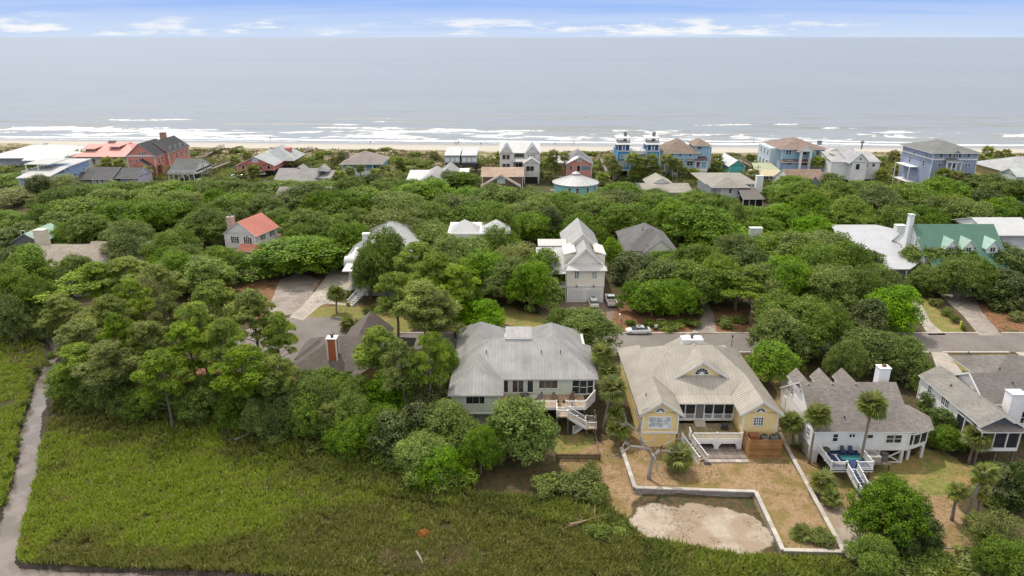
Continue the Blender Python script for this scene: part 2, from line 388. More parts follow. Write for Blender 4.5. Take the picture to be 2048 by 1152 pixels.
# ------------------------------------------------------------ ground sheet with soil zones
ZONES = {
 'lawn': [GP([(1812,586),(1850,596),(1905,640),(1935,668),(1868,668),(1858,640)]), GP([(1905,712),(1990,708),(2048,706),(2048,722),(1960,742),(1930,752)]),
          GP([(604,634),(640,612),(700,606),(800,612),(830,650),(800,690),(690,668),(640,660)]), GP([(1000,610),(1130,640),(1100,665),(980,640)]),
          GP([(1640,950),(1760,910),(1890,900),(1960,950),(1900,1020),(1780,1060),(1700,1000)],-.8), GP([(1115,872),(1190,872),(1195,920),(1115,915)],-.8),
          GP([(-100,600),(90,590),(150,620),(100,660),(-100,655)])],
 'straw': [GP([(1195,596),(1262,600),(1330,630),(1500,640),(1500,668),(1240,662),(1205,640)]), GP([(1900,600),(2100,580),(2100,668),(2000,664)]), GP([(430,570),(560,560),(540,640),(450,620)]),
           GP([(560,560),(660,560),(680,600),(600,634)]), GP([(1500,600),(1720,590),(1760,640),(1500,660)]), GP([(1880,712),(1935,710),(1940,745),(1905,745)]), GP([(1420,615),(1500,612),(1500,664),(1425,664)]),
           GP([(200,740),(420,720),(700,780),(700,900),(480,830),(300,800)],-.6), GP([(700,840),(960,850),(960,960),(720,930)],-.8)],
 'tan': [YARD, GP([(1120,915),(1200,880),(1262,870),(1275,985),(1250,1030),(1190,1010),(1120,960)],-.7), GP([(1560,870),(1660,940),(1720,1000),(1730,1100),(1700,1130),(1690,1100)],-.6), GP([(1730,980),(1900,990),(2000,1100),(1820,1110)],-.9),
         GP([(1540,740),(1610,740),(1590,860),(1560,850)])],
 'sand': [GP([(1265,1022),(1300,1008),(1350,1018),(1380,1006),(1440,1018),(1505,1030),(1545,1060),(1555,1098),(1500,1112),(1400,1100),(1290,1075),(1250,1050)],-1), GP([(1610,960),(1670,985),(1740,1085),(1690,1120),(1650,1040)],-.8)],
 'marsh': [GP([(-400,650),(60,655),(120,700),(100,790),(240,800),(480,830),(640,880),(820,960),(1000,985),(1200,1000),(1260,1060),(1300,1090),(1480,1115),(1720,1125),(2200,1110),(2300,1250),(-500,1250)],-1)],
}
def cuts(segs):
    o = []
    for a, b, st in segs: o += list(np.arange(a, b, st))
    return np.array(o)
ys = cuts([(50, 92, .5), (92, 132, .8), (132, 250, 2.5), (250, 395, 1.6), (395, 430, 8)])
xs = cuts([(-430, -115, 5), (-115, -60, .6), (-60, 72, .5), (72, 120, 1.2), (120, 440, 5)])
gx, gy = np.meshgrid(xs, ys)
gz = hgt(gx, gy)
jx = gx + (vn.fbm(gx*.5+31, gy*.5)-.5)*2.2; jy = gy + (vn.fbm(gx*.5, gy*.5+71)-.5)*2.2
def blur(a, n=2):
    for _ in range(n):
        b = np.pad(a, 1, 'edge'); a = (b[1:-1,1:-1]*2+b[:-2,1:-1]+b[2:,1:-1]+b[1:-1,:-2]+b[1:-1,2:])/6
    return a
attrs = {}
for k, ps in ZONES.items():
    a = np.zeros(gx.shape)
    for p in ps: a = np.maximum(a, inpoly(jx, jy, p))
    attrs[k] = ('POINT', blur(a).ravel())
dn = ydune(gx)
attrs['dune'] = ('POINT', (sst(gy, dn-60, dn-35)).ravel())
dcr = np.minimum(segdist(gx, gy, CREEK), np.minimum(segdist(gx, gy, CREEK2), segdist(gx, gy, CREEK3)+.8))
attrs['mud'] = ('POINT', (1-sst(dcr, 1.7, 2.5)).ravel())
attrs['beach'] = ('POINT', sst(jy, dn-2, dn+2).ravel())
attrs['wet'] = ('POINT', sst(gy, yshore(gx)-13, yshore(gx)-2).ravel())
ny, nx = gx.shape; idx = np.arange(ny*nx).reshape(ny, nx)
quads = np.stack([idx[:-1,:-1], idx[:-1,1:], idx[1:,1:], idx[1:,:-1]], -1).reshape(-1, 4)
def ground_mat():
    m = MT('ground'); p = m.pos(); n1 = m.noise(p, 0.25, 6, 0.65); n2 = m.noise(p, 1.6, 6, 0.7); n3 = m.noise(p, 7.0, 5, 0.75); n4 = m.noise(p, 0.07, 4)
    sx_, sy_, sz_ = m.sep(p); st = m.noise(m.comb(sx_, m.math('MULTIPLY', sy_, 2.4), sz_), 2.6, 5, 0.7)
    mask = lambda a, w=0.7: m.step(m.math('ADD', m.attr(a), m.math('MULTIPLY', m.math('SUBTRACT', n2, 0.5), w)), 0.35, 0.65)
    col = m.mix(m.step(n2, .42, .6), (0.045, 0.05, 0.02), (0.10, 0.062, 0.036)); col = m.mix(m.step(n3, .55, .7), col, (0.16, 0.10, 0.06))
    straw = m.mix(m.step(n3, .38, .62), (0.13, 0.058, 0.032), (0.29, 0.155, 0.085)); straw = m.mix(m.step(n1, .5, .62), straw, (0.075, 0.075, 0.028))
    col = m.mix(mask('straw'), col, straw)
    lawn = m.mix(m.step(n2, .38, .64), (0.125, 0.16, 0.03), (0.24, 0.20, 0.075)); lawn = m.mix(m.step(n1, .45, .68), lawn, (0.30, 0.19, 0.085)); lawn = m.mix(m.math('MULTIPLY', m.step(n3, .5, .7), .5), lawn, (0.09, 0.085, 0.028))
    col = m.mix(mask('lawn'), col, lawn)
    tan = m.mix(m.step(st, .36, .64), (0.225, 0.14, 0.075), (0.335, 0.235, 0.14)); tan = m.mix(m.step(n1, .45, .6), tan, (0.19, 0.14, 0.05)); tan = m.mix(m.math('MULTIPLY', m.step(n2, .52, .66), .7), tan, (0.11, 0.095, 0.035)); tan = m.mix(m.math('MULTIPLY', m.step(st, .62, .72), .7), tan, (0.50, 0.40, 0.28))
    col = m.mix(mask('tan'), col, tan)
    sand = m.mix(m.step(n1, .42, .60), (0.285, 0.222, 0.163), (0.39, 0.34, 0.285)); sand = m.mix(m.math('MULTIPLY', m.step(m.math('ADD', m.math('MULTIPLY', st, .6), m.math('MULTIPLY', n1, .4)), .52, .62), .55), sand, (0.30, 0.215, 0.12)); sand = m.mix(m.math('MULTIPLY', m.step(n3, .62, .72), .5), sand, (0.19, 0.15, 0.07))
    col = m.mix(mask('sand', 1.1), col, sand)
    mar = m.mix(m.step(n2, .4, .6), (0.045, 0.05, 0.014), (0.06, 0.05, 0.022))
    col = m.mix(mask('marsh'), col, mar)
    col = m.mix(m.attr('mud'), col, m.mix(m.step(n2, .4, .6), (0.035, 0.03, 0.024), (0.065, 0.052, 0.04)))
    dv = m.math('ADD', m.math('MULTIPLY', n1, .55), m.math('MULTIPLY', n2, .45))
    du = m.mix(m.step(dv, .38, .52), (0.46, 0.40, 0.32), (0.155, 0.135, 0.06)); du = m.mix(m.step(n3, .52, .64), du, (0.22, 0.165, 0.095))
    gr = m.mix(m.step(n2, .4, .62), (0.045, 0.058, 0.02), (0.095, 0.085, 0.04)); gr = m.mix(m.math('MULTIPLY', m.step(n1, .56, .66), .8), gr, (0.34, 0.28, 0.21))
    col = m.mix(m.step(sy_, 222.0, 240.0), col, gr)
    col = m.mix(m.attr('dune'), col, du)
    bc = m.mix(m.step(n2, .4, .65), (0.45, 0.42, 0.37), (0.38, 0.35, 0.30)); bc = m.mix(m.attr('wet'), bc, (0.25, 0.235, 0.215))
    col = m.mix(m.attr('beach'), col, bc)
    m.bump(m.math('ADD', n2, m.math('MULTIPLY', n3, .6)), 0.7, 0.12)
    rough = m.lerp(m.math('MULTIPLY', m.attr('wet'), m.attr('beach')), 0, 1, 0.95, 0.3)
    return m.done(col, rough, 0, 0.25)
ground = put('ground', arrmesh('ground', np.stack([gx, gy, gz], -1).reshape(-1, 3), quads, ground_mat(), attr=attrs, smooth=True), kind='structure')
# ------------------------------------------------------------ sea
FOAM = [[(-60,250),(120,252),(250,255),(380,257),(520,262),(700,262),(760,267),(760,276),(500,277),(300,274),(100,270),(-60,266)],
        [(640,264),(760,257),(950,258),(1060,264),(1150,268),(1150,279),(900,279),(700,277)], [(1205,263),(1300,260),(1420,264),(1500,268),(1490,274),(1330,274),(1205,270)],
        [(1690,266),(1760,262),(1880,264),(1920,270),(1870,276),(1760,274)], [(2005,268),(2048,262),(2120,262),(2120,276),(2015,274)], [(1150,272),(1250,274),(1400,277),(1400,281),(1150,280)],
        [(1480,272),(1700,276),(1700,282),(1480,279)]]
FOAMG = [GP(f, -1.0) for f in FOAM]
yy = np.concatenate([np.arange(340, 520, .9), np.arange(520, 900, 3.0), 900*1.06**np.arange(0, 82)])
tt = np.linspace(-1, 1, 620)
sX = tt[None, :] * (yy[:, None] * 0.86 + 60); sY = np.repeat(yy[:, None], len(tt), 1)
off = sY - yshore(sX)
wob = (vn.fbm(sX*.012, sY*.006+3)-.5)*26
ph = (off + wob) / 17.0
env = sst(vn.fbm(sX*.016+40, np.floor(ph)*3.7+0.5, 3), .44, .6) * sst(off, 6, 40) * (1 - sst(off, 80, 260)*.86) * (1 - sst(off, 400, 1500))
fr = ph - np.floor(ph)
crest = np.exp(-((fr-.5)/.13)**2)
sZ = -1.0 + env * (crest*0.8 - 0.12) + 0.06*(vn.fbm(sX*.2, sY*.35)-.5)*sst(off, 2, 12)*(1-sst(off, 300, 600))
fj = sX + (vn.fbm(sX*.06+5, sY*.09)-.5)*36 + (vn.fbm(sX*.22+5, sY*.3, 4)-.5)*12; fk = sY + (vn.fbm(sX*.06, sY*.09+50)-.5)*16 + (vn.fbm(sX*.22+45, sY*.3, 4)-.5)*13
foam = np.zeros(sX.shape)
for f in FOAMG: foam = np.maximum(foam, inpoly(fj, fk, f))
foam = blur(foam*1.0, 2)
streak = sst(vn.fbm(sX*.07, sY*.16+9, 5), .36, .6)
foam = foam*(.22+.50*streak)
so = off + (vn.fbm(sX*.025+8, sY*0.02)-.5)*9
sw = np.exp(-((so-9.5)/3.6)**2)*0.95 + np.exp(-((so-2.2)/1.2)**2)*.8 + np.exp(-((so-20)/3.0)**2)*sst(vn.fbm(sX*.012+77, sY*0, 3), .42, .58)*.9
foam = np.maximum(foam, np.clip(sw, 0, 1))
foam = np.maximum(foam, env*np.exp(-((fr-.38)/.10)**2)*sst(vn.fbm(sX*.03, sY*.05+20), .54, .66)*(1-sst(off, 90, 150))*.8)
ny, nx = sX.shape; idx = np.arange(ny*nx).reshape(ny, nx)
quads = np.stack([idx[:-1,:-1], idx[:-1,1:], idx[1:,1:], idx[1:,:-1]], -1).reshape(-1, 4)
keep = (off[:-1,:-1] > -6).ravel(); quads = quads[keep]
def sea_mat():
    m = MT('sea'); p = m.pos(); x, y, z = m.sep(p)
    a = m.noise(m.comb(x, m.math('MULTIPLY', y, 2.2), z), 0.5, 6, 0.65); b = m.noise(m.comb(m.math('MULTIPLY', x, .35), m.math('MULTIPLY', y, 1.3), z), 0.06, 5, 0.6); c = m.noise(m.comb(m.math('MULTIPLY', x, .2), y, 0.0), 0.003, 5, .6)
    f = m.attr('foam'); n = m.noise(m.comb(x, m.math('MULTIPLY', y, 1.5), 0.0), 0.22, 8, 0.75)
    fm = m.step(m.math('ADD', f, m.math('MULTIPLY', m.math('SUBTRACT', n, 0.5), 2.1)), 0.40, 0.78)
    col = m.mix(m.step(c, .35, .65), (0.155, 0.172, 0.185), (0.18, 0.192, 0.195)); col = m.mix(m.step(b, .5, .68), col, (0.14, 0.15, 0.152))
    near = m.step(y, 380.0, 460.0); col = m.mix(near, m.mix(0.5, col, (0.235, 0.24, 0.225)), col)
    col = m.mix(m.math('MULTIPLY', fm, .9), col, (0.66, 0.67, 0.68))
    m.bump(m.math('ADD', a, m.math('MULTIPLY', b, 2.0)), 0.55, 0.5)
    return m.done(col, m.lerp(fm, 0, 1, 0.32, 0.85), 0, 0.5)
sea = put('sea', arrmesh('sea', np.stack([sX, sY, sZ], -1).reshape(-1, 3), quads, sea_mat(), attr={'foam': ('POINT', foam.ravel())}, smooth=True), kind='structure')
# seabed far below so the sheet's edge never shows, creek water
def creek_mat():
    m = MT('creek_water'); p = m.pos(); a = m.noise(p, 2.2, 4); m.bump(m.math('ADD', a, m.noise(p, .5, 3)), 0.35, 0.06)
    return m.done(m.mix(m.step(m.noise(p, .3, 3), .4, .6), (0.13, 0.108, 0.095), (0.19, 0.16, 0.145)), 0.06, 0, 0.5)
cw = MB(); cw.add([(-140,50,-1.42),(10,50,-1.42),(10,64,-1.42),(-40,64,-1.42),(-60,140,-1.42),(-260,140,-1.42)], [(0,1,2,3,4,5)])
cw.build('creek', creek_mat(), kind='structure')
# ------------------------------------------------------------ road, kerbs, driveways, paths
def sheet(name, pts, mt, z=0.012, kind='structure', th=0.05):
    return MB().slab([(x, y, z) for x, y in pts], th).build(name, mt, kind=kind)
RY0, RY1 = 113.5, 121.7
cx, cy, cr = G(600, 690)[0], 117.0, 13.0
bulb = [(cx + cr*math.cos(R(a)), cy + cr*math.sin(R(a))) for a in range(28, 333, 12)]
sheet('road', [(190, RY0), (190, RY1)] + [(cx+cr*1.25, RY1)] + bulb + [(cx+cr*1.25, RY0)], asphalt())
kerbm = masonry((0.46, 0.42, 0.38), .3)
gaps_far = [(G(1050,650)[0]-2, G(1235,660)[0]), (G(1395,664)[0], G(1430,664)[0]), (G(1858,668)[0], G(1880,668)[0]), (G(1960,668)[0], G(2005,668)[0])]
gaps_near = [(G(1560,735)[0], G(1610,735)[0]), (G(1862,708)[0], G(1890,708)[0]), (G(2020,706)[0], G(2080,706)[0])]
for y, gaps, sgn in ((RY1, gaps_far, 1), (RY0, gaps_near, -1)):
    kb = MB(); x = cx + cr*1.3
    for a, b in sorted(gaps) + [(190, 191)]:
        while x < a - .2:
            x2 = min(x + 3.0, a); kb.box(x + .012, min(y, y+sgn*.38), -.2, x2 - .012, max(y, y+sgn*.38), .11); x = x2
        x = b
    kb.build('kerb', kerbm, kind='structure')
kb = MB()
for a in range(34, 328, 6):
    p0 = (cx + (cr+.2)*math.cos(R(a)), cy + (cr+.2)*math.sin(R(a)), -.04); p1 = (cx + (cr+.2)*math.cos(R(a+5.8)), cy + (cr+.2)*math.sin(R(a+5.8)), -.04)
    if 70 < a < 112: continue
    kb.beam(p0, p1, .38, .3)
kb.build('kerb', kerbm, kind='structure')
dw = concrete((0.40, 0.36, 0.315)); dw2 = concrete((0.30, 0.265, 0.235), 2.5); pav = masonry((0.22, 0.16, 0.13), .45, 1.5)
sheet('driveway', GP([(527,640),(600,625),(640,560),(600,545),(560,560)]), dw2, .010)
sheet('driveway', GP([(578,634),(606,641),(640,612),(712,588),(712,548),(700,520),(672,525),(640,570),(605,612)]), dw, .020)
sheet('path', GP([(641,606),(700,612),(718,611),(718,606),(690,607),(650,600)]), dw, .026)
sheet('driveway', GP([(1066,612),(1088,636),(1150,664),(1200,660),(1216,662),(1240,600),(1236,596),(1120,596)]), pav, .012)
sheet('driveway', GP([(1382,668),(1434,668),(1426,624),(1412,600),(1398,600),(1408,625)]), dw2, .012)
sheet('driveway', GP([(1810,600),(1850,660),(1858,670),(1892,670),(1862,645),(1838,600)]), dw, .012)
sheet('driveway', GP([(1880,590),(1925,630),(1958,671),(2004,671),(1965,625),(1950,595),(2048,612),(2100,605),(1960,578),(1900,575)]), dw2, .014)
sheet('driveway', GP([(1862,704),(1892,704),(1906,720),(1930,752),(1880,752),(1868,722)]), dw, .012)
sheet('driveway', GP([(1572,735),(1606,735),(1604,775),(1596,786),(1560,786),(1562,770)]), dw, .012)
sheet('driveway', GP([(2030,704),(2080,704),(2110,730),(2060,725)]), dw, .012)
# brick terrace below the yellow house's deck, in a loop of paver parts on one base
# ------------------------------------------------------------ house kit (everything in world metres; each house is an empty that parents its parts)
_wc = {}
HOUSES = []; LAND = []                                            # landmarks used later for wording tree labels
class House:
    def __init__(s, name, label, X, Y, z=0.0, cat='house', short=None, group='houses of the beach town'):
        s.org = Vector((X, Y, z)); s.o = empty(name, s.org, 0, label, cat, group); s.foot = []; HOUSES.append(s)
        if short: LAND.append((short, X, Y + 4))
    def b(s, mb, name, mats, parent=None, kind=None, smooth=False):
        mb.v = [(x - s.org.x, y - s.org.y, z - s.org.z) for x, y, z in mb.v]
        return mb.build(name, mats, parent or s.o, kind=kind, smooth=smooth)
    def box(s, name, mat, x0, x1, y0, y1, z0, z1, parent=None):
        return s.b(MB().box(x0, y0, z0, x1, y1, z1), name, mat, parent)
    def walls(s, mat, x0, x1, y0, y1, z0, z1, corner=TRIM, name='wall'):
        w = s.box(name, mat, x0, x1, y0, y1, z0, z1); s.foot.append((x0, x1, y0, y1))
        if corner:
            e = .09
            for x in (x0, x1):
                for y in (y0, y1): s.box('corner_board', corner, x-e, x+e, y-e, y+e, z0+.01, z1-.01, w)
        return w
    def win(s, x, z, w, h, y, n=(1, 2), fr=TRIM, gl=None, face='f', arch=False, shut=None, name='window'):
        gl = gl or glass(); key = (round(w, 2), round(h, 2), n, fr.name, gl.name, arch)
        if key not in _wc:
            f = MB(); t = min(.11, w*.14); d = .07
            f.box(-w/2-t, -d, -h/2-t, -w/2, .02, h/2+t); f.box(w/2, -d, -h/2-t, w/2+t, .02, h/2+t)
            f.box(-w/2, -d, h/2, w/2, .02, h/2+t); f.box(-w/2-t*.3, -d-.04, -h/2-t, w/2+t*.3, .02, -h/2)
            q = .055
            for i in range(1, n[0]):
                x_ = -w/2 + w*i/n[0]; f.box(x_-q, -d+.01, -h/2, x_+q, .01, h/2)
            for j in range(1, n[1]):
                z_ = -h/2 + h*j/n[1]; f.box(-w/2, -d+.015, z_-q*.6, w/2, .01, z_+q*.6)
            g = MB().box(-w/2, -.03, -h/2, w/2, .015, h/2)
            if arch:
                f = MB(); a = [R(180*i/10) for i in range(11)]
                ro, ri = w/2+t, w/2
                for i in range(10):
                    c0, s0, c1, s1 = math.cos(a[i]), math.sin(a[i]), math.cos(a[i+1]), math.sin(a[i+1])
                    f.prism([(ri*c0, -d, ri*s0*h/(w/2)-h/2), (ro*c0, -d, ro*s0*h/(w/2)-h/2), (ro*c1, -d, ro*s1*h/(w/2)-h/2), (ri*c1, -d, ri*s1*h/(w/2)-h/2)], (0, d+.02, 0))
                f.box(-w/2-t, -d, -h/2-t, w/2+t, .02, -h/2)
                for k in range(1, n[0]):
                    aa = R(180*k/n[0]); f.beam((0, -d+.03, -h/2), (ri*math.cos(aa), -d+.03, h*math.sin(aa)-h/2), .045)
                f.prism([(ri*.38*math.cos(x_), -d+.006, h*.38*math.sin(x_)-h/2) for x_ in a], (0, .03, 0))
                g = MB().prism([(ri*math.cos(x_), -.03, h*math.sin(x_)-h/2) for x_ in a], (0, .045, 0))
            _wc[key] = (f.mesh('window', fr), g.mesh('pane', gl))
        rot = {'f': 0, 'r': math.pi/2, 'l': -math.pi/2, 'b': math.pi}[face]
        o = put(name, _wc[key][0], s.o, (x - s.org.x, y - s.org.y, z - s.org.z), rot); put('pane', _wc[key][1], o)
        if shut:
            for sg in (-1, 1):
                m = MB().box(sg*(w/2+.12+.2)-.2, -.05, -h/2-.05, sg*(w/2+.12+.2)+.2, .01, h/2+.05)
                m.build('shutter', shut, o)
        return o
    def wpx(s, a, Y, n=(1, 2), **k):                     # window from pixel corners on the upright plane at Y
        x0, z1 = P(a[0], a[1], Y); x1, z0 = P(a[2], a[3], Y)
        return s.win((x0+x1)/2, (z0+z1)/2, x1-x0, z1-z0, Y, n, **k)
    def roof(s, polys, mats, t=.16, name='roof', panel=0, pm=None, ribs=0, parent=None):
        m = MB()
        for p in polys: m.slab(p, t, 0, 1)
        mats = list(mats) if isinstance(mats, (tuple, list)) else [mats, mats]
        o = s.b(m, name, mats, parent)
        if panel or ribs:
            rb = MB()
            for p in polys:
                p = [Vector(q) for q in p]; nn = Vector((0, 0, 0))
                for i in range(len(p)):
                    a, b_ = p[i], p[(i+1) % len(p)]; nn += Vector(((a.y-b_.y)*(a.z+b_.z), (a.z-b_.z)*(a.x+b_.x), (a.x-b_.x)*(a.y+b_.y)))
                nn.normalize()
                if nn.z < 0: nn = -nn
                e = nn.cross(Vector((0, 0, 1)))
                if e.length < 1e-3: e = Vector((1, 0, 0))
                e.normalize(); us = [q.dot(e) for q in p]; u0, u1 = min(us), max(us)
                st = panel or ribs; k = max(1, round((u1-u0)/st)); st = (u1-u0)/k
                for i in range(k):
                    lo, hi = u0+i*st, u0+(i+1)*st
                    c = clip(clip(p, e, lo), -e, -hi)
                    if len(c) < 3: continue
                    if ribs:
                        cc = clip(clip(p, e, lo), -e, -(lo+.05))
                        if len(cc) >= 3: rb.slab([q + nn*.05 for q in cc], .05)
                    else:
                        q = MB(); q.slab([v + nn*.02 for v in c], .03)
                        cc = clip(clip(p, e, lo), -e, -(lo+.06))
                        if len(cc) >= 3: q.slab([v + nn*.058 for v in cc], .045)
                        s.b(q, 'roof_panel', pm or mats[0], o)
            if ribs: s.b(rb, 'seams', pm or mats[0], o, kind='stuff')
        return o
    def gable(s, x0, x1, y0, y1, ze, zr, ax, mats, wall=None, oh=.4, t=.16, end=.3, **k):
        if ax == 'x':
            ym = (y0+y1)/2; kz = (zr-ze)/(ym-y0); lo = ze-kz*oh; a, b_ = x0-end, x1+end
            pol = [[(a,y0-oh,lo),(b_,y0-oh,lo),(b_,ym,zr),(a,ym,zr)], [(b_,y1+oh,lo),(a,y1+oh,lo),(a,ym,zr),(b_,ym,zr)]]
            tri = [[(x0,y0,ze-t),(x0,ym,zr-t),(x0,y1,ze-t)], [(x1,y0,ze-t),(x1,ym,zr-t),(x1,y1,ze-t)]]; d = [(.12,0,0),(-.12,0,0)]
        else:
            xm = (x0+x1)/2; kz = (zr-ze)/(xm-x0); lo = ze-kz*oh; a, b_ = y0-end, y1+end
            pol = [[(x0-oh,b_,lo),(x0-oh,a,lo),(xm,a,zr),(xm,b_,zr)], [(x1+oh,a,lo),(x1+oh,b_,lo),(xm,b_,zr),(xm,a,zr)]]
            tri = [[(x0,y0,ze-t),(xm,y0,zr-t),(x1,y0,ze-t)], [(x0,y1,ze-t),(xm,y1,zr-t),(x1,y1,ze-t)]]; d = [(0,.12,0),(0,-.12,0)]
        o = s.roof(pol, mats, t, **k)
        if wall:
            for p, q in zip(tri, d): s.b(MB().prism(p, q), 'gable_wall', wall)
        return o
    def hip(s, x0, x1, y0, y1, ze, zr, mats, oh=.4, t=.16, ridge=None, **k):
        w, d = x1-x0+2*oh, y1-y0+2*oh; x0 -= oh; x1 += oh; y0 -= oh; y1 += oh; xm, ym = (x0+x1)/2, (y0+y1)/2
        if w >= d:
            r = (w-d)/2 if ridge is None else ridge/2; r = max(r, .02); a, b_ = (xm-r,ym,zr), (xm+r,ym,zr)
            pol = [[(x0,y0,ze),(x1,y0,ze),b_,a], [(x1,y1,ze),(x0,y1,ze),a,b_], [(x1,y0,ze),(x1,y1,ze),b_], [(x0,y1,ze),(x0,y0,ze),a]]
        else:
            r = (d-w)/2 if ridge is None else ridge/2; r = max(r, .02); a, b_ = (xm,ym-r,zr), (xm,ym+r,zr)
            pol = [[(x0,y0,ze),(x1,y0,ze),a], [(x1,y1,ze),(x0,y1,ze),b_], [(x1,y0,ze),(x1,y1,ze),b_,a], [(x0,y1,ze),(x0,y0,ze),a,b_]]
        return s.roof(pol, mats, t, **k)
    def chimney(s, x, y, z0, z1, w, d, mat, cap=TRIM, flue=True):
        o = s.box('chimney', mat, x-w/2, x+w/2, y-d/2, y+d/2, z0, z1)
        s.box('chimney_cap', cap, x-w/2-.08, x+w/2+.08, y-d/2-.08, y+d/2+.08, z1, z1+.12, o)
        if flue: s.b(MB().lathe([(.2,0),(.2,.35),(.32,.38),(.3,.48),(.05,.55)], 10, (x, y, z1+.12)), 'flue', flat((.08,.08,.08), .5, .5), o)
        return o
    def posts(s, pts, z0, z1, w, mat, name='post'):
        for x, y in pts: s.box(name, mat, x-w/2, x+w/2, y-w/2, y+w/2, z0, z1)
    def rail(s, pts, h=.95, mat=TRIM, step=.16, post=1.8, far=False, name='railing'):
        pts = [Vector(p) for p in pts]; m = MB(); bal = MB(); pl = []
        for a, b_ in zip(pts[:-1], pts[1:]):
            up = Vector((0, 0, h)); m.beam(a+up, b_+up, .12, .06); m.beam(a+Vector((0,0,.12)), b_+Vector((0,0,.12)), .07, .06)
            ln = (b_-a).length; k = max(1, round(ln/post))
            for i in range(k+1): pl.append(a.lerp(b_, i/k))
            nb = int(ln/step)
            for i in range(1, nb):
                p = a.lerp(b_, i/nb); bal.box(p.x-.022, p.y-.022, p.z+.12, p.x+.022, p.y+.022, p.z+h)
        o = s.b(m, name, mat); seen = []
        pm = MB()
        for p in pl:
            if any((p-q).length < .1 for q in seen): continue
            seen.append(p)
            if far: pm.box(p.x-.07, p.y-.07, p.z-.1, p.x+.07, p.y+.07, p.z+h+.08)
            else: s.b(MB().box(p.x-.07, p.y-.07, p.z-.1, p.x+.07, p.y+.07, p.z+h+.1).box(p.x-.1, p.y-.1, p.z+h+.1, p.x+.1, p.y+.1, p.z+h+.15), 'post', mat, o)
        if far: s.b(pm, 'rail_posts', mat, o, kind='stuff')
        if bal.f: s.b(bal, 'balusters', mat, o, kind='stuff')
        return o
    def stairs(s, a, b_, w, n, tread, stringer, name='stairs', trname='tread'):
        a = Vector(a); b_ = Vector(b_); d = b_-a; hd = Vector((d.x, d.y, 0)).normalized(); side = Vector((-hd.y, hd.x, 0))*(w/2)
        st = MB()
        for sg in (-1, 1): st.beam(a+side*sg-Vector((0,0,.12)), b_+side*sg-Vector((0,0,.12)), .06, .3)
        o = s.b(st, name, stringer); run = Vector((d.x, d.y, 0)).length/n
        for i in range(n):
            p = a + d*((i+.5)/n); c = [p-side-hd*run*.55, p+side-hd*run*.55, p+side+hd*run*.55, p-side+hd*run*.55]
            c = [(q.x, q.y, a.z + d.z*(i+1)/n + .05) for q in c]
            if (Vector(c[1])-Vector(c[0])).cross(Vector(c[2])-Vector(c[1])).z < 0: c.reverse()
            s.b(MB().slab(c, .05), trname, tread, o)
        return o
def clip(p, e, lo):                                   # keep the part of polygon p with p.e >= lo
    o = []
    for i in range(len(p)):
        a, b_ = p[i], p[(i+1) % len(p)]; da, db = a.dot(e)-lo, b_.dot(e)-lo
        if da >= 0: o.append(a)
        if (da > 1e-6) != (db > 1e-6) and abs(da-db) > 1e-9 and (da < 0) != (db < 0): o.append(a.lerp(b_, da/(da-db)))
    r = []
    for q in o:
        if not r or (q-r[-1]).length > 1e-4: r.append(q)
    if len(r) > 1 and (r[0]-r[-1]).length < 1e-4: r.pop()
    return r
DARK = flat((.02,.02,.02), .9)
# ------------------------------------------------------------ A: pale green house with the grey metal roof
GR = siding((0.56, 0.60, 0.50)); GRM = metalroof((0.355, 0.35, 0.34), .5, .32); wt = TRIM  # stronger mottling: stains, and partly dappled tree shade put into the colour
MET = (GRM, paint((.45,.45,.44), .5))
h = House('green_house', 'pale green house with grey metal hip roof and white railed rear deck', 1.5, 88, -.65, short='the pale green house')
h.walls(GR, -8.3, -1.8, 88, 110, 2.2, 5.3); h.walls(GR, -1.8, 11.7, 92.5, 109, 2.7, 5.4); LOW = siding((.30,.32,.29), .2)
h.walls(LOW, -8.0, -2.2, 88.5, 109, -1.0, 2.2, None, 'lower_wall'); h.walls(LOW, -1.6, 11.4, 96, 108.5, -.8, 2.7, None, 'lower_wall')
h.box('band_board', wt, -8.36, -1.74, 87.93, 88.0, 2.15, 2.4)
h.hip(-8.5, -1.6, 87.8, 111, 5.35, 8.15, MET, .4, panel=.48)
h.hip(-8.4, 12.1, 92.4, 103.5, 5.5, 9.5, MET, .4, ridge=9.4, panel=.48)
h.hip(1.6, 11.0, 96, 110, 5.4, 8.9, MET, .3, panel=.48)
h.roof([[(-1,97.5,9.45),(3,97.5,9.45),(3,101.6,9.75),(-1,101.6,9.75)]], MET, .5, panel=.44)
for px, py in ((1083,693),(1121,696),(973,693)):
    x, z = P(px, py, 95.6); zr = 5.5+(95.6-92)*.72
    h.b(MB().lathe([(.07,0),(.07,.5),(.05,.5)], 8, (x, 95.6, zr-.1)), 'vent_pipe', flat((.05,.05,.06), .6))
for a in ((932,788,945,807), (946,788,958,807), (957.5+2,788,969,807)): h.wpx(a, 88, (1,1))
for a in ((1008,757,1016,784), (1025,757,1035,784), (1037,757,1047,784), (1055,757,1066,784)): h.wpx(a, 92.5, (1,1), name='glass_door')
for a in ((1078,760,1089,776), (1091,760,1102,776), (1104,760,1115,776)): h.wpx(a, 92.5, (1,1), gl=glass((.05,.045,.035)))
for a in ((1145,759,1158,787), (1160,761,1173,787), (1175,759,1186,786)): h.wpx(a, 92.42, (1,2), gl=screen(), name='porch_screen')
h.box('deck_floor', decking((.42,.30,.20)), -1.75, 10.4, 88.7, 92.45, 2.7, 2.84)
h.box('rim_board', wt, -1.75, 10.4, 88.6, 88.68, 2.45, 2.86)
h.rail([(-1.75,88.66,2.86),(6.25,88.66,2.86),(6.25,87.3,2.4)]); h.rail([(7.6,88.66,2.86),(10.3,88.66,2.86)])
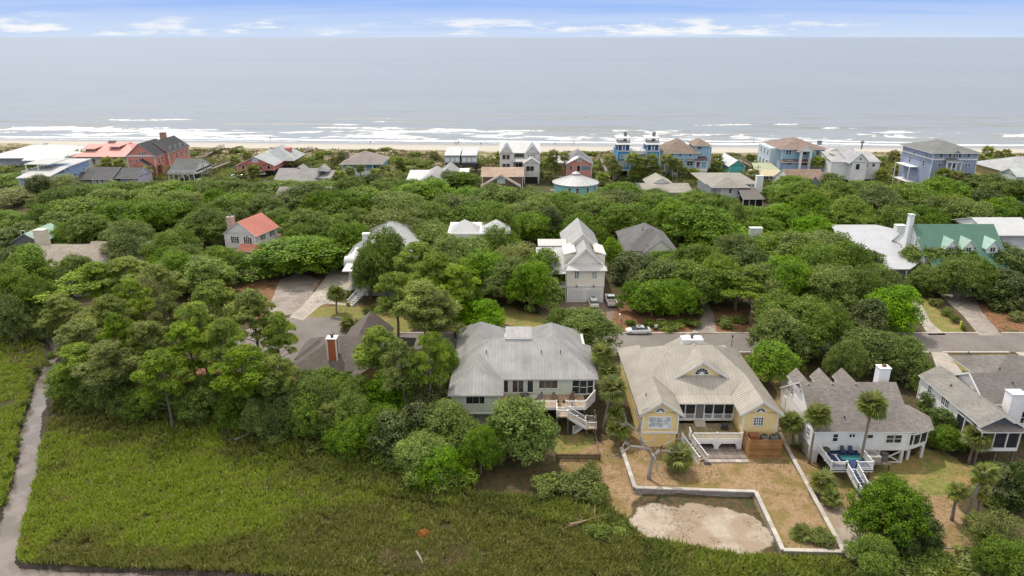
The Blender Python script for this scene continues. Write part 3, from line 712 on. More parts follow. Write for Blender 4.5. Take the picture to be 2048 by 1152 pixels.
h.box('landing', decking((.42,.30,.20)), 6.2, 8.0, 86.9, 88.55, 2.2, 2.34); h.rail([(6.25,86.95,2.36),(7.75,86.95,2.36)])
m = MB().prism([(10.35,88.62,2.5),(11.9,91.2,2.5),(11.9,91.2,4.3),(10.35,88.62,4.0)], (.1,-.06,0)); h.b(m, 'privacy_panel', paint((.72,.71,.7)))
dk = decking((.42,.30,.20)); 
h.stairs((7.9,87.3,2.3), (10.4,87.1,.75), 1.1, 8, dk, wt); h.rail([(7.7,86.7,2.3),(10.3,86.5,.85)]); h.rail([(8.1,87.9,2.3),(10.3,87.75,.9)])
h.box('landing', dk, 10.3, 11.7, 86.4, 88.3, .62, .75); h.rail([(10.4,86.45,.76),(11.65,86.45,.76),(11.65,88.25,.76),(10.5,88.25,.76)])
h.stairs((10.3,87.95,.7), (8.6,87.95,-.7), .9, 6, dk, wt); h.rail([(10.3,87.5,.75),(8.6,87.5,-.6)])
pw = wood((.16,.13,.105), 1, 2)
h.posts([(-1.5,88.9),(1.5,88.9),(4.4,88.9),(6.3,87.1),(7.8,87.1),(10.2,88.9),(10.4,86.6),(11.6,86.6),(11.6,88.2),(11.7,92.2)], -1, 2.66, .22, pw)
h.posts([(11.85,92.3)], 2.7, 5.3, .2, wt)
# ------------------------------------------------------------ B: yellow house
YE = siding((0.82, 0.63, 0.30)); YS = paint((0.80,.58,.23), .8, .1); TANM = metalroof((0.375, 0.338, 0.29), .5, .22); TM = (TANM, paint((.62,.60,.57), .5))
h = House('yellow_house', 'yellow house with tan metal roof, two gabled wings and arched windows', 26.5, 83.6, -.4, short='the yellow house')
yf = 83.6
h.walls(YE, 17.5, 22.2, yf, 103.8, 1.9, 4.9); h.walls(YE, 30.9, 35.5, yf, 103.8, 1.9, 4.9); h.walls(YE, 22.2, 30.9, 88.6, 102.2, 1.4, 4.9, None)
h.walls(YS, 17.6, 22.1, yf+.05, 103.7, -.6, 1.75, None, 'lower_wall'); h.walls(YS, 31.0, 35.4, yf+.05, 103.7, -.6, 1.9, None, 'lower_wall'); h.box('lower_wall', flat((.16,.13,.08), .9), 22.2, 30.9, 91.5, 104, -.6, 1.4)
h.box('band_board', wt, 17.4, 22.3, yf-.1, yf, 1.7, 1.98)
zr = 6.75
def wing(xl, xr, ya, yb):
    xm = (xl+xr)/2
    h.b(MB().prism([(xl+.55,yf,4.85),(xm,yf,zr-.2),(xr-.55,yf,4.85)], (0,.14,0)), 'gable_wall', YE)
wing(16.9, 22.75, 0, 0); wing(30.25, 36.1, 0, 0)
ze = 4.75; ya, yb, yr = 83.1, 104.5, 101.4; xl, xr = 16.9, 36.1; xa, xb = 19.83, 33.17
hl, hr, ry, rz = 23.55, 29.45, 95.6, 9.32
yk = 91.0; yb2 = 100.2
pol = [ # outer planes (eave - wing ridge - hip - main ridge)
 [(xl,yb,ze),(xl,ya,ze),(xa,ya,zr),(xa,yk,zr),(hl,ry-.01,rz),(hl,ry+.01,rz),(xa,yb2,zr),(xa,yr,zr)],
 [(xr,ya,ze),(xr,yb,ze),(xb,yr,zr),(xb,yb2,zr),(hr,ry+.01,rz),(hr,ry-.01,rz),(xb,yk,zr),(xb,ya,zr)],
 [(xa,ya,zr),(22.75,ya,ze),(22.75,88.0,ze+.15),(xa,yk,zr)],
 [(30.25,ya,ze),(xb,ya,zr),(xb,yk,zr),(30.25,88.0,ze+.15)],
 [(22.75,88.0,5.05),(30.25,88.0,5.05),(xb,yk,zr),(hr,ry,rz),(hl,ry,rz),(xa,yk,zr)],
 [(22.6,86.2,4.75),(30.4,86.2,4.75),(30.3,88.1,5.08),(22.7,88.1,5.08)],
 [(xb,yb2,zr),(xa,yb2,zr),(hl,ry+.01,rz),(hr,ry+.01,rz)],
 [(xa,yr,zr),(xa,yb2,zr),(22.75,102.6,ze),(22.75,yb,ze)], [(xb,yb2,zr),(xb,yr,zr),(30.25,yb,ze),(30.25,102.6,ze)], [(30.25,102.6,ze),(xb,yb2,zr),(xa,yb2,zr),(22.75,102.6,ze)], [(xa,yr,zr),(22.75,yb,ze),(xl,yb,ze)], [(xb,yr,zr),(xr,yb,ze),(30.25,yb,ze)]]
h.roof(pol, TM, .12, panel=.5)
h.box('eave_board', wt, 16.95, 17.1, ya+.1, yb, 4.5, 4.68); h.box('eave_board', wt, 35.9, 36.05, ya+.1, yb, 4.5, 4.68)
for xm_, a, b_ in ((xa, xl, 22.75), (xb, 30.25, xr)):                  # rake boards
    m = MB(); m.beam((a,ya-.03,ze-.14), (xm_,ya-.03,zr-.14), .06, .26); m.beam((b_,ya-.03,ze-.14), (xm_,ya-.03,zr-.14), .06, .26); h.b(m, 'rake_board', paint((.62,.62,.62)))
# front dormer gable
dx = 26.9; dl, dr, dyf, dz0, dzr = dx-4.0, dx+4.0, 90.9, 6.55, 9.0
h.roof([[(dl,dyf-.4,dz0-.1),(dx,dyf-.4,dzr),(dx,95.3,dzr),(dx-.4,95.3,8.95)], [(dx,dyf-.4,dzr),(dr,dyf-.4,dz0-.1),(dx+.4,95.3,8.95),(dx,95.3,dzr)]], TM, .12, panel=.5)
h.b(MB().prism([(dl+.9,dyf,dz0),(dx,dyf,dzr-.2),(dr-.9,dyf,dz0)], (0,.15,0)), 'gable_wall', YE)
m = MB(); m.beam((dl,dyf-.44,dz0-.25), (dx,dyf-.44,dzr-.14), .06, .26); m.beam((dr,dyf-.44,dz0-.25), (dx,dyf-.44,dzr-.14), .06, .26); h.b(m, 'rake_board', paint((.62,.62,.62)))
h.win(dx, 7.38, 1.9, .95, dyf, (6,1), arch=True, name='fan_window')
h.win(19.75, 5.25, 1.15, .55, yf, (5,1), arch=True, name='fan_window'); h.win(33.1, 5.25, 1.15, .55, yf, (5,1), arch=True, name='fan_window')
h.win(19.75, 3.35, 2.9, 1.6, yf, (3,2), gl=glass((.42,.45,.48), .3)); h.win(32.95, 3.55, 1.2, 1.15, yf, (4,3))
for px in (1340, 1358): 
    x, z = P(px, 893, yf); h.box('crawl_vent', flat((.08,.07,.06)), x-.25, x+.25, yf-.02, yf+.06, -.35, -.15)
# screened porch
py_ = 87.4
h.box('porch_floor', wt, 22.2, 30.9, py_, 88.6, 1.45, 1.72); h.box('porch_back', flat((.03,.03,.032), .9), 22.25, 30.85, 88.45, 88.58, 1.72, 4.7)
for a, b_ in ((22.4,24.0),(24.15,25.45),(26.75,27.9),(28.05,29.4),(29.55,30.7)):
    h.box('porch_screen', screen(), a, b_, py_+.05, py_+.08, 1.8, 4.6)
    h.rail([(a,py_-.02,1.7),(b_,py_-.02,1.7)], .8, wt, .13, 5)
h.posts([(22.3,py_),(24.08,py_),(25.5,py_),(26.7,py_),(27.98,py_),(29.48,py_),(30.8,py_)], 1.7, 4.72, .13, wt); h.box('header', wt, 22.2, 30.9, py_-.08, py_+.08, 4.55, 4.74); h.box('sill_board', wt, 22.2, 30.9, py_-.06, py_, 1.72, 1.82)
h.box('screen_door', flat((.17,.155,.16), .7), 25.6, 26.6, py_-.03, py_+.05, 1.75, 3.9); h.box('transom', screen(), 25.6, 26.6, py_, py_+.05, 3.95, 4.5)
for i in range(3): h.box('step', paint((.55,.5,.42)), 25.4, 26.9, py_-.35*(i+1), py_-.35*i, 1.05, 1.62-.2*i+.0)
ddk = decking((.31,.245,.14), 0); h.box('deck_floor', ddk, 22.3, 30.85, 83.0, 87.35, .92, 1.06); h.box('rim_board', wt, 24.0, 30.85, 82.86, 82.98, .55, 1.1)
h.rail([(24.05,83.0,1.08),(30.8,83.0,1.08)], 1.0, wt, .15, 3.4); h.rail([(24.05,83.0,1.08),(24.05,84.2,1.08)], 1.0, wt)
for x in (24.3, 27.5, 30.55): h.box('column', wt, x-.3, x+.3, 82.9, 83.5, -.5, .6)
for x in (24.6, 27.2, 27.8, 30.25):
    sg = 1 if x in (24.6, 27.8) else -1
    h.b(MB().prism([(x,82.9,.58),(x+sg*.35,82.9,.58),(x,82.9,.1)], (0,.12,0)), 'arch_bracket', wt)
h.stairs((23.3,83.0,1.0), (24.9,79.7,-.45), 1.3, 8, ddk, wt); h.rail([(22.75,82.8,1.1),(24.35,79.5,-.35)], .95, wt, .16); h.rail([(23.95,83.0,1.1),(25.5,79.9,-.35)], .95, wt, .16)
# slatted screen round the condensers
cd = wood((.36,.19,.075), 1, 0); sc = empty('slat_screen', (33.3-26.5, 80.9-83.6, -.05)); sc.parent = h.o
for i in range(15):
    MB().box(-2.15,-.02,.02+i*.185,2.15,.03,.18+i*.185).build('slat', cd, sc)
    MB().box(-2.18,.0,.02+i*.185,-2.13,2.55,.18+i*.185).build('slat', cd, sc)
m = MB()
for x in (-2.1, 0, 2.1): m.box(x-.05, .03, -.4, x+.05, .12, 2.78)
m.build('post', cd, sc)
h.box('platform', decking((.25,.16,.09)), 31.2, 35.3, 81.0, 83.5, 1.25, 1.4)
h.chimney(26.8, 97.3, 8.2, 9.62, 3.0, 1.5, paint((.72,.70,.66), .7, .3), paint((.75,.74,.72)))
h.gable(22.6, 31.2, 95.7, 99.6, 6.9, 9.36, 'y', TM, YE, .2, panel=.5)
for px, py in ((1293,722),(1292,788),(1477,713)):
    x, y = G(px, py, 6); h.b(MB().lathe([(.09,0),(.09,.55),(.06,.55)], 8, (x, y, 5.7 if x < 22 else 6)), 'vent_pipe', flat((.3,.28,.25)))
# ------------------------------------------------------------ C: white house with the blue deck
WS = siding((0.74, 0.735, 0.73)); SG = shingle((0.20, 0.18, 0.165), .4, (.55,.45,.4)); SH = (SG, wt)
h = House('white_house', 'white house on stilts with grey shingle roof and a blue painted deck', 45.5, 80.6, -.9, short='the blue-deck house')
h.walls(WS, 39.4, 51.7, 80.6, 92.6, .95, 3.75); h.gable(39.4, 51.9, 80.6, 92.8, 3.85, 7.8, 'x', SH, WS, .12)
for xd in (40.2, 43.4, 46.6):
    h.gable(xd-.95, xd+.95, 86.6, 90.6, 6.9, 7.95, 'y', SH, WS, .2); h.box('dormer_wall', WS, xd-.9, xd+.9, 88, 90.55, 5.6, 6.9)
h.chimney(51.2, 88.6, 5.5, 9.1, 1.5, 1.2, paint((.76,.76,.76), .6, .1), wt, False); h.b(MB().box(51.0,88.4,9.22,51.5,88.8,9.5), 'chimney_pot', masonry((.25,.12,.08)))
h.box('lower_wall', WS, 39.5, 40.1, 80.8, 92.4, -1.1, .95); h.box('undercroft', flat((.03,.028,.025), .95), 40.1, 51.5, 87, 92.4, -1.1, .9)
h.posts([(48.2,80.9),(51.3,80.9),(48.2,84),(51.3,84),(40.0,80.9)], -1.3, .95, .35, paint((.66,.65,.63), .8))
m = MB(); m.beam((48.4,80.85,-.9),(51.1,80.85,.7), .16); m.beam((48.4,80.9,.7),(51.1,80.9,-.9), .16); m.beam((48.0,80.8,-1.0),(51.5,80.8,-1.0), .2); h.b(m, 'cross_brace', paint((.66,.65,.63), .8))
m = MB(); m.beam((40.1,80.6,.6),(42.2,80.6,-.7), .2); h.b(m, 'brace', paint((.66,.65,.63), .8))
for a, n in (((1667,868,1674,882),(1,2)), ((1699,868,1709,874),(2,1)), ((1735,869,1745,876),(1,1)), ((1774,870,1786,885),(1,2)), ((1790,870,1801,885),(1,2))): h.wpx(a, 80.6, n)
for y, z, ww in ((90.4,5.1,.7),(89.2,5.1,.7),(82.6,2.6,.7),(86,2.6,.8)): h.win(39.4, z, ww, 1.1, y, (2,2), face='l')
h.box('side_door', wt, 39.33, 39.5, 90.8, 91.8, 1.1, 3.2)
for px in (1653, 1688):
    x, z = P(px, 850, 82); h.b(MB().lathe([(.1,0),(.1,.4),(.05,.4)], 8, (x, 82.2, 4.75)), 'vent_pipe', flat((.05,.05,.06)))
# screened sun room on the right corner, half octagon
cx_, cy_ = 52.6, 85.0; ang = [-90, -45, 0, 45, 90]; pts = [(cx_+(3.6)*math.cos(R(a))*.95, cy_+3.9*math.sin(R(a))) for a in ang]
rp = [(cx_+(4.3)*math.cos(R(a))*.95, cy_+4.5*math.sin(R(a))) for a in ang]
h.roof([[(rp[i][0],rp[i][1],3.45),(rp[i+1][0],rp[i+1][1],3.45),(cx_-.8,cy_,5.3)] for i in range(4)] + [[(51.6,rp[0][1],3.45),(rp[0][0],rp[0][1],3.45),(cx_-.8,cy_,5.3),(51.6,cy_,5.3)]], SH, .14, name='porch_roof')
m = MB(); sc_ = MB()
for i in range(4):
    a, b_ = Vector((*pts[i],0)), Vector((*pts[i+1],0)); m.beam(a+Vector((0,0,1.15)), b_+Vector((0,0,1.15)), .16, .5); m.beam(a+Vector((0,0,3.3)), b_+Vector((0,0,3.3)), .16, .2)
    sc_.beam(a+Vector((0,0,2.3)), b_+Vector((0,0,2.3)), .04, 1.8)
    for k in (0, .5): 
        q = a.lerp(b_, k); m.box(q.x-.07,q.y-.07,1.3,q.x+.07,q.y+.07,3.3)
m.beam((51.7,81.15,1.15),(52.6,81.1,1.15), .16, .5)
h.b(m, 'porch_frame', wt); h.b(sc_, 'porch_screen', screen((.03,.035,.035)))
h.b(MB().slab([(51.7,81.1,1.05)]+[(x,y,1.05) for x, y in pts]+[(51.7,88.9,1.05)], .2), 'porch_floor', wt)
h.posts([(54.6,82.0),(56.0,84.5),(52.5,81.5)], -1.3, .9, .36, paint((.66,.65,.63), .8))
# blue deck
BL = decking((.028,.052,.135), 0, .14, .35); dzz = .82
h.box('deck_floor', BL, 40.1, 45.3, 76.6, 80.55, dzz-.14, dzz); h.box('rim_board', wt, 40.0, 45.4, 76.45, 76.58, dzz-.42, dzz+.0); h.box('rim_stripe', flat((.03,.055,.14)), 40.0, 45.4, 76.40, 76.44, dzz-.2, dzz-.08)
h.rail([(42.0,76.6,dzz),(40.1,76.6,dzz),(40.1,80.4,dzz)], 1.0, wt, .15); h.rail([(43.25,76.6,dzz),(45.3,76.6,dzz),(45.3,80.4,dzz)], 1.0, wt, .15)
h.stairs((42.6,76.55,dzz), (42.9,73.6,-.25), 1.2, 7, flat((.03,.055,.14), .8), wt); h.rail([(42.0,76.6,dzz),(42.3,73.6,-.25)], .95, wt); h.rail([(43.25,76.6,dzz),(43.5,73.8,-.25)], .95, wt)
h.box('landing', BL, 42.2, 44.0, 72.2, 73.6, -.42, -.28); h.box('rim_stripe', flat((.03,.055,.14)), 42.2, 44.0, 72.12, 72.18, -.62, -.3)
h.rail([(42.3,73.6,-.28),(42.3,72.25,-.28),(44.0,72.25,-.28)], .95, wt); h.stairs((44.0,72.8,-.3), (45.4,72.0,-1.0), 1.1, 4, flat((.03,.055,.14)), wt); h.rail([(44.0,72.25,-.28),(45.3,71.5,-.95)], .95, wt); h.rail([(43.6,73.5,-.28),(45.4,72.6,-.95)], .95, wt)
h.posts([(40.3,76.8),(42.0,77),(45.1,76.8),(45.1,80)], -1.3, .68, .16, pw); h.posts([(42.3,72.3),(43.9,72.3),(42.3,73.5)], -1.6, -.42, .13, wt)
# printed white palmetto and crescent on the deck boards (seen upside down from the house side)
EM = paint((.72,.72,.72), .8, .2); m = MB(); z = dzz+.006
def q2(pts): m.add([(x,y,z) for x, y in pts], [tuple(range(len(pts)))])
q2([(41.55,79.75),(42.35,79.75),(42.35,79.9),(41.55,79.9)]); q2([(41.86,78.0),(42.06,78.0),(42.08,79.75),(41.82,79.75)])
for k in range(9):
    a = R(180+180*k/8); c0 = (41.96, 77.95); e = (c0[0]+.95*math.cos(a), c0[1]+.62*math.sin(a)); n_ = Vector((-math.sin(a), math.cos(a)))*.11; md = (c0[0]*.5+e[0]*.5, c0[1]*.5+e[1]*.5)
    z += .0015; q2([c0, (md[0]-n_.x, md[1]-n_.y), e, (md[0]+n_.x, md[1]+n_.y)])
z = dzz+.006; 
for k in range(8):
    a0, a1 = R(60+k*30), R(60+(k+1)*30); t0, t1 = .13*math.sin(math.pi*k/8), .13*math.sin(math.pi*(k+1)/8)
    ring = [(42.65+.3*math.cos(a0), 76.95+.25*math.sin(a0)), (42.65+.3*math.cos(a1), 76.95+.25*math.sin(a1)), (42.65+(.3-t1)*math.cos(a1), 76.95+(.25-t1)*math.sin(a1)), (42.65+(.3-t0)*math.cos(a0), 76.95+(.25-t0)*math.sin(a0))]
    q2(ring[:3] if t0 < 1e-4 else (ring[:2]+ring[3:] if t1 < 1e-4 else ring))
h.b(m, 'painted_emblem', EM)
# ------------------------------------------------------------ D: white house at the right edge
SGD = (shingle((0.165, 0.15, 0.14), .3), wt); SGL = (shingle((0.215, 0.20, 0.18), .3), wt)
h = House('shingled_house', 'white house with brown-grey shingle roof, tall white chimney and screened porch at right edge', 68, 86, -.6, short='the right-edge house')
h.walls(WS, 60.5, 65.4, 85.2, 94.5, 1.2, 5.0); h.walls(LOW, 60.7, 65.2, 85.6, 94.3, -1, 1.2, None, 'lower_wall')
h.gable(60.5, 65.4, 80.2, 94.5, 5.05, 6.45, 'y', SGL, None, .35); h.b(MB().prism([(60.6,94.4,4.9),(62.95,94.4,6.2),(65.3,94.4,4.9)], (0,.1,0)), 'gable_wall', WS)
h.walls(WS, 64.9, 84, 85.6, 94.6, .8, 4.9); h.gable(64.6, 84, 85.6, 94.6, 4.85, 7.5, 'x', SGD, WS, .4)
h.hip(69, 80, 92, 101, 4.9, 7.3, SGD, .4, ridge=1.5)
m = MB(); m.beam((64.2,85.2,4.6),(64.2,90.1,7.5), .08, .25); m.beam((64.2,95.0,4.6),(64.2,90.1,7.5), .08, .25); h.b(m, 'rake_board', wt)
h.b(MB().prism([(60.9,80.6,4.8),(62.95,80.6,6.1),(65.0,80.6,4.8)], (0,.1,0)), 'gable_wall', flat((.10,.105,.12), .8))
h.roof([[(60.1,79.4,4.35),(65.8,79.4,4.35),(65.8,80.7,4.85),(60.1,80.7,4.85)]], SGD, .12, name='porch_roof')
m = MB(); m.box(60.4,79.8,1.35,65.5,79.95,1.8); m.box(60.4,79.8,4.0,65.5,79.95,4.25); m.box(60.35,79.8,1.35,60.5,85.2,1.8); m.box(60.35,79.8,4.0,60.5,85.2,4.25)
for x in (60.45,62.1,63.8,65.4): m.box(x-.07,79.75,1.8,x+.07,79.9,4.1)
for y in (81.6,83.4): m.box(60.35,y-.07,1.8,60.5,y+.07,4.1)
h.b(m, 'porch_frame', wt); h.box('porch_screen', screen(), 60.5, 65.4, 79.9, 79.94, 1.8, 4.0); h.box('porch_screen', screen(), 60.5, 60.54, 80, 85.1, 1.8, 4.0); h.box('porch_floor', wood((.2,.16,.12)), 60.4, 65.5, 79.9, 85.3, 1.2, 1.4)
h.posts([(60.6,80.1),(63,80.1),(65.3,80.1),(60.6,83.6)], -1.3, 1.2, .22, pw)
for y, z in ((92.0,4.0),(88.6,3.9),(87.7,3.9)): h.win(60.5, z, .7, 1.2, y, (2,2), face='l')
h.chimney(67.4, 84.8, .4, 7.2, 1.9, 1.5, WS, wt, False); h.win(69.6, 3.0, .9, 1.7, 85.6, (1,2)); h.win(73.5, 3.0, 1.0, 1.6, 85.6, (1,2))
for x, y, z in ((61.7,89.5,5.6),(71,93.5,6.3),(69.5,88.5,6.5)): h.b(MB().lathe([(.12,0),(.12,.45),(.05,.45)], 8, (x,y,z)), 'vent_pipe', flat((.12,.1,.09)))
# ------------------------------------------------------------ E: brown roofed house with the orange chimney, behind the pines
BR = (shingle((0.125, 0.105, 0.092), .3), paint((.45,.43,.4))); BW = siding((.35,.22,.12))
h = House('brown_roofed_house', 'brown shingle roofed house with an orange chimney, half hidden behind pines', -27, 100, 0, short='the orange-chimney house')
h.walls(BW, -34, -18, 100.5, 111, -.2, 3.2); h.hip(-34.2, -17, 100.2, 112, 3.1, 6.3, BR, .5, ridge=6)
h.gable(-28.5, -21.5, 106, 117, 3.3, 6.3, 'y', BR, BW, .4); h.gable(-24.5, -17.5, 96.5, 106, 3.1, 5.6, 'y', BR, BW, .4); h.walls(BW, -24, -18, 97, 101, -.4, 3.0)
h.hip(-34.6, -29, 104, 111, 3.2, 5.2, BR, .4)
OR = siding((.42,.115,.04), .2); h.b(MB().box(-28.9,101.6,3.8,-27.5,102.9,7.6), 'chimney', OR)
m = MB()
for x in (-28.9,-27.5):
    for y in (101.6,102.9): m.box(x-.1,y-.1,3.8,x+.1,y+.1,7.58)
h.b(m, 'chimney_trim', wt); h.box('chimney_cap', wt, -29.05, -27.35, 101.45, 103.05, 7.6, 7.7); h.b(MB().lathe([(.2,0),(.2,.3),(.36,.34),(.3,.5),(.05,.6)], 10, (-28.2,102.3,7.7)), 'flue', flat((.03,.03,.03), .4, .5))
h.box('deck_floor', decking((.24,.15,.09)), -29, -23, 97.2, 100.2, 1.0, 1.15); h.rail([(-29,97.2,1.15),(-23,97.2,1.15)], .9, wood((.3,.14,.08)), far=True); h.posts([(-28.8,97.4),(-23.2,97.4)], -1, 1, .2, pw)
h.win(-30.5, 1.8, 1.4, 1.3, 100.5, (2,2)); h.win(-25.5, 1.9, 2.4, 1.9, 100.5, (2,1))
# ------------------------------------------------------------ F: cream house over garages
CR = siding((0.82, 0.77, 0.67)); CM = metalroof((.52,.51,.49), .5, .12); CMT = (CM, wt)
h = House('garage_house', 'tall cream house with pale metal roofs over a white two-door garage', 15, 138, 0, short='the garage house')
h.walls(CR, 11.3, 18.9, 138, 152, 3.7, 7.5); h.walls(paint((.74,.74,.73)), 11.4, 18.8, 138.1, 152, 0, 3.6, wt, 'garage_wall'); h.box('band_board', wt, 11.2, 19.0, 137.9, 138.0, 3.55, 3.85)
h.roof([[(10.9,136.9,7.35),(19.4,136.9,7.35),(18.6,138.9,8.5),(11.7,138.9,8.5)]], CMT, .14, name='skirt_roof', ribs=.5)
h.gable(11.4, 18.8, 138.6, 153, 7.9, 11.6, 'y', CMT, CR, .5, ribs=.5)
h.b(MB().prism([(11.9,138.7,8.2),(15.1,138.7,11.3),(18.3,138.7,8.2)], (0,.1,0)), 'gable_wall', CR)
m = MB(); m.beam((10.8,138.2,7.4),(15.1,138.2,11.5), .08, .4); m.beam((19.4,138.2,7.4),(15.1,138.2,11.5), .08, .4); h.b(m, 'rake_board', wt)
h.gable(11.5, 18.7, 146, 160, 9.3, 12.6, 'y', CMT, CR, .4, ribs=.5)
for x0, x1, sg in ((10.9,13.0,-1), (17.3,19.3,1)):
    h.box('dormer_wall', CR, x0, x1, 141, 147, 7.6, 9.6); h.roof([[(x0-.2,140.7,9.6 if sg<0 else 10.3),(x1+.2,140.7,10.3 if sg<0 else 9.6),(x1+.2,147.3,10.5 if sg<0 else 9.7),(x0-.2,147.3,9.7 if sg<0 else 10.5)]], CMT, .14, name='dormer_roof')
h.walls(CR, 5.8, 11.3, 141.5, 151, 3.2, 7.0); h.gable(5.4, 12, 139.5, 151.5, 6.6, 9.8, 'x', (metalroof((.42,.42,.42), .5, .1), wt), CR, .2, ribs=.5)
h.box('dormer_wall', CR, 6.6, 9.2, 141.2, 145, 7.0, 8.9); h.roof([[(6.4,140.9,8.9),(9.4,140.9,8.9),(9.4,145.5,9.5),(6.4,145.5,9.5)]], CMT, .14, name='dormer_roof'); h.win(7.9, 8.1, 1.8, .6, 141.2, (2,1), gl=glass((.15,.25,.25)))
h.roof([[(5.6,147,9.75),(11.8,147,9.75),(11.8,150.5,10.2),(5.6,150.5,10.2)]], CMT, .2, name='upper_roof', ribs=.5)
h.roof([[(7.6,138.4,6.2),(11.2,138.4,6.2),(11.2,141.4,6.9),(7.6,141.4,6.9)]], CMT, .14, name='porch_roof', ribs=.5)
h.box('porch_wall', flat((.24,.12,.07), .8), 8, 11.2, 141.3, 141.5, 3.6, 6.4); h.box('porch_floor', wt, 7.8, 11.25, 138.3, 141.5, 3.2, 3.4); h.rail([(7.9,138.35,3.4),(11.2,138.35,3.4)], .95, wt, .3)
h.posts([(7.9,138.5),(11.1,138.5)], 0, 6.3, .2, wt); h.box('lower_wall', paint((.6,.6,.6)), 8.0, 11.3, 141.5, 150, 0, 3.2)
GLT = glass((.16,.24,.23), .2)
for a in ((1150,541,1157,556), (1185,541,1193,556)): h.wpx(a, 138, (2,3), gl=GLT)
for px in (1153.5, 1189):
    x, z = P(px, 541.5, 138); h.win(x, z+.1, .75, .32, 138, (1,1), arch=True, gl=glass((.05,.05,.05)), name='fan_window')
h.wpx((1169,514,1175,521), 138.7, (2,2), gl=GLT); x, z = P(1172, 512.6, 138.7); h.win(x, z+.1, .7, .3, 138.7, (1,1), arch=True, gl=glass((.05,.05,.05)), name='fan_window')
for px0, px1 in ((1140,1166), (1174,1200)):
    x0, z1 = P(px0, 577, 138); x1, _ = P(px1, 577, 138); d = h.box('garage_door', paint((.62,.62,.64), .6, .06), x0, x1, 138.02, 138.07, .1, 2.75); m = MB()
    for k in range(1, 4): m.box(x0, 138.01, .1+k*.66-.015, x1, 138.03, .1+k*.66+.015)
    h.b(m, 'panel_joint', flat((.35,.35,.36)), d); m = MB(); m.box(x0-.12,138.0,.05,x0,138.09,2.87); m.box(x1,138.0,.05,x1+.12,138.09,2.87); m.box(x0,138.0,2.75,x1,138.09,2.87); h.b(m, 'door_frame', wt, d)
for px in (1153, 1187):
    x, z = P(px, 571, 138); h.b(MB().tube([(x,138,z+.3),(x,137.6,z+.35),(x,137.5,z+.1)], [.03]*3).lathe([(.06,.15),(.25,-.1),(.25,-.14)], 10, (x,137.5,z)), 'wall_lamp', flat((.05,.05,.05)))
h.stairs((8.2,138.2,3.3), (6.2,135.2,0), 1.1, 9, wt, wt); h.rail([(7.7,138.2,3.3),(5.7,135.2,0)], .9, wt, .2)
# ------------------------------------------------------------ houses of the middle row
def X(px, py, Y): return P(px, py, Y)[0]
def Z(px, py, Y): return P(px, py, Y)[1]
WM = (metalroof((.47,.475,.48), .45, .14), paint((.60,.60,.60))); GRY = siding((.60,.60,.58))
h = House('white_block_house', 'white boxy house with two small white pyramid roofs rising above its parapet', -8, 160, 0, short='the twin-pyramid house')
h.walls(siding((.68,.69,.68)), -15.2, -1.3, 160, 172, 0, 8.6); h.box('parapet', wt, -15.35, -1.15, 159.9, 160.2, 8.5, 8.95)
for xm in (-11.2, -3.8): h.hip(xm-3.4, xm+3.4, 160.6, 167.4, 8.75, 11.3, WM, .05)
for px in (920, 955, 990): h.wpx((px-4,482,px+4,494), 160, (2,2))
h = House('white_roofed_house', 'pale blue house on tall stilts with a white hip roof and white chimney', -31, 142, 0, short='the pale blue house')
LB = siding((.36,.55,.62)); h.walls(LB, -34.2, -24, 142, 160, 3.4, 5.9); h.walls(paint((.42,.43,.45), .8), -33.8, -24, 142.2, 160, 0, 3.4, None, 'lower_wall')
h.walls(LB, -36, -22, 152, 172, 3.4, 6.2); h.hip(-36.2, -22.6, 150.5, 174, 6.2, 10.2, WM, .5, ribs=.6); h.roof([[(-35.5,140.9,5.9),(-23.4,140.9,5.9),(-24,151,8.2),(-34.5,151,8.2)]], WM, .16, name='front_roof')
h.b(MB().prism([(-35.8,144,6.1)]+[(-35.8+0.0,144+1.8-1.8*math.cos(R(a)),6.1+1.6*math.sin(R(a))) for a in range(0,181,20)][1:], (2.5,0,0)), 'barrel_dormer', WM[0])
h.chimney(-32.6, 153.5, 6, 10.6, 1.5, 1.4, paint((.72,.72,.72)), wt, False); h.posts([(-34,142.1),(-30.8,142.1)], 0, 6, .25, wt); h.wpx((717,540,726,553), 142, (1,1))
h.stairs((-29.5,141.6,3.4), (-33.2,136.3,.1), 1.3, 12, wt, wt); h.rail([(-30.1,142,3.4),(-33.8,136.7,.1)], .95, wt, .2); h.rail([(-28.9,141.2,3.4),(-32.6,135.9,.1)], .95, wt, .2)
# red-roofed white house, turned to the street bend (local metres from its front corner)
h = House('red_roofed_house', 'white two-storey house with salmon red metal roof and dark shutters', -62.4, 167, 0, short='the red-roofed house')
RDM = (metalroof((.52,.18,.135), .5, .14), wt); W2 = siding((.70,.68,.66)); h.o.rotation_euler.z = R(-15); h.org = Vector((0,0,0))
h.walls(W2, -9, -.4, .4, 10, 0, 6.5); h.gable(-9, -.4, .4, 10, 6.5, 9.6, 'y', RDM, W2, .5, ribs=.6); h.foot.clear()
SHT = flat((.02,.02,.025), .6)
h.win(-2.6, 4.9, 1.0, 1.5, .4, (2,3), shut=SHT); h.win(-2.6, 5.95, 1.0, .45, .4, (3,1), arch=True, name='fan_window')
h.win(-6.2, 4.9, 1.0, 1.5, .4, (2,3), shut=SHT)
for y in (3.5,7.5):
    for z in (5.2,2.4): h.win(-.4, z, .9, 1.4, y, (2,2), face='r', shut=SHT)
h.roof([[(-4.5,-2.0,2.9),(.2,-2.0,2.9),(-.5,.4,4.1),(-4.5,.4,4.1)], [(.2,-2.0,2.9),(.2,2.0,2.9),(-.5,.4,4.1)]], RDM, .12, name='porch_roof'); h.posts([(-4.3,-1.8),(0,-1.8)], 0, 2.85, .16, wt)
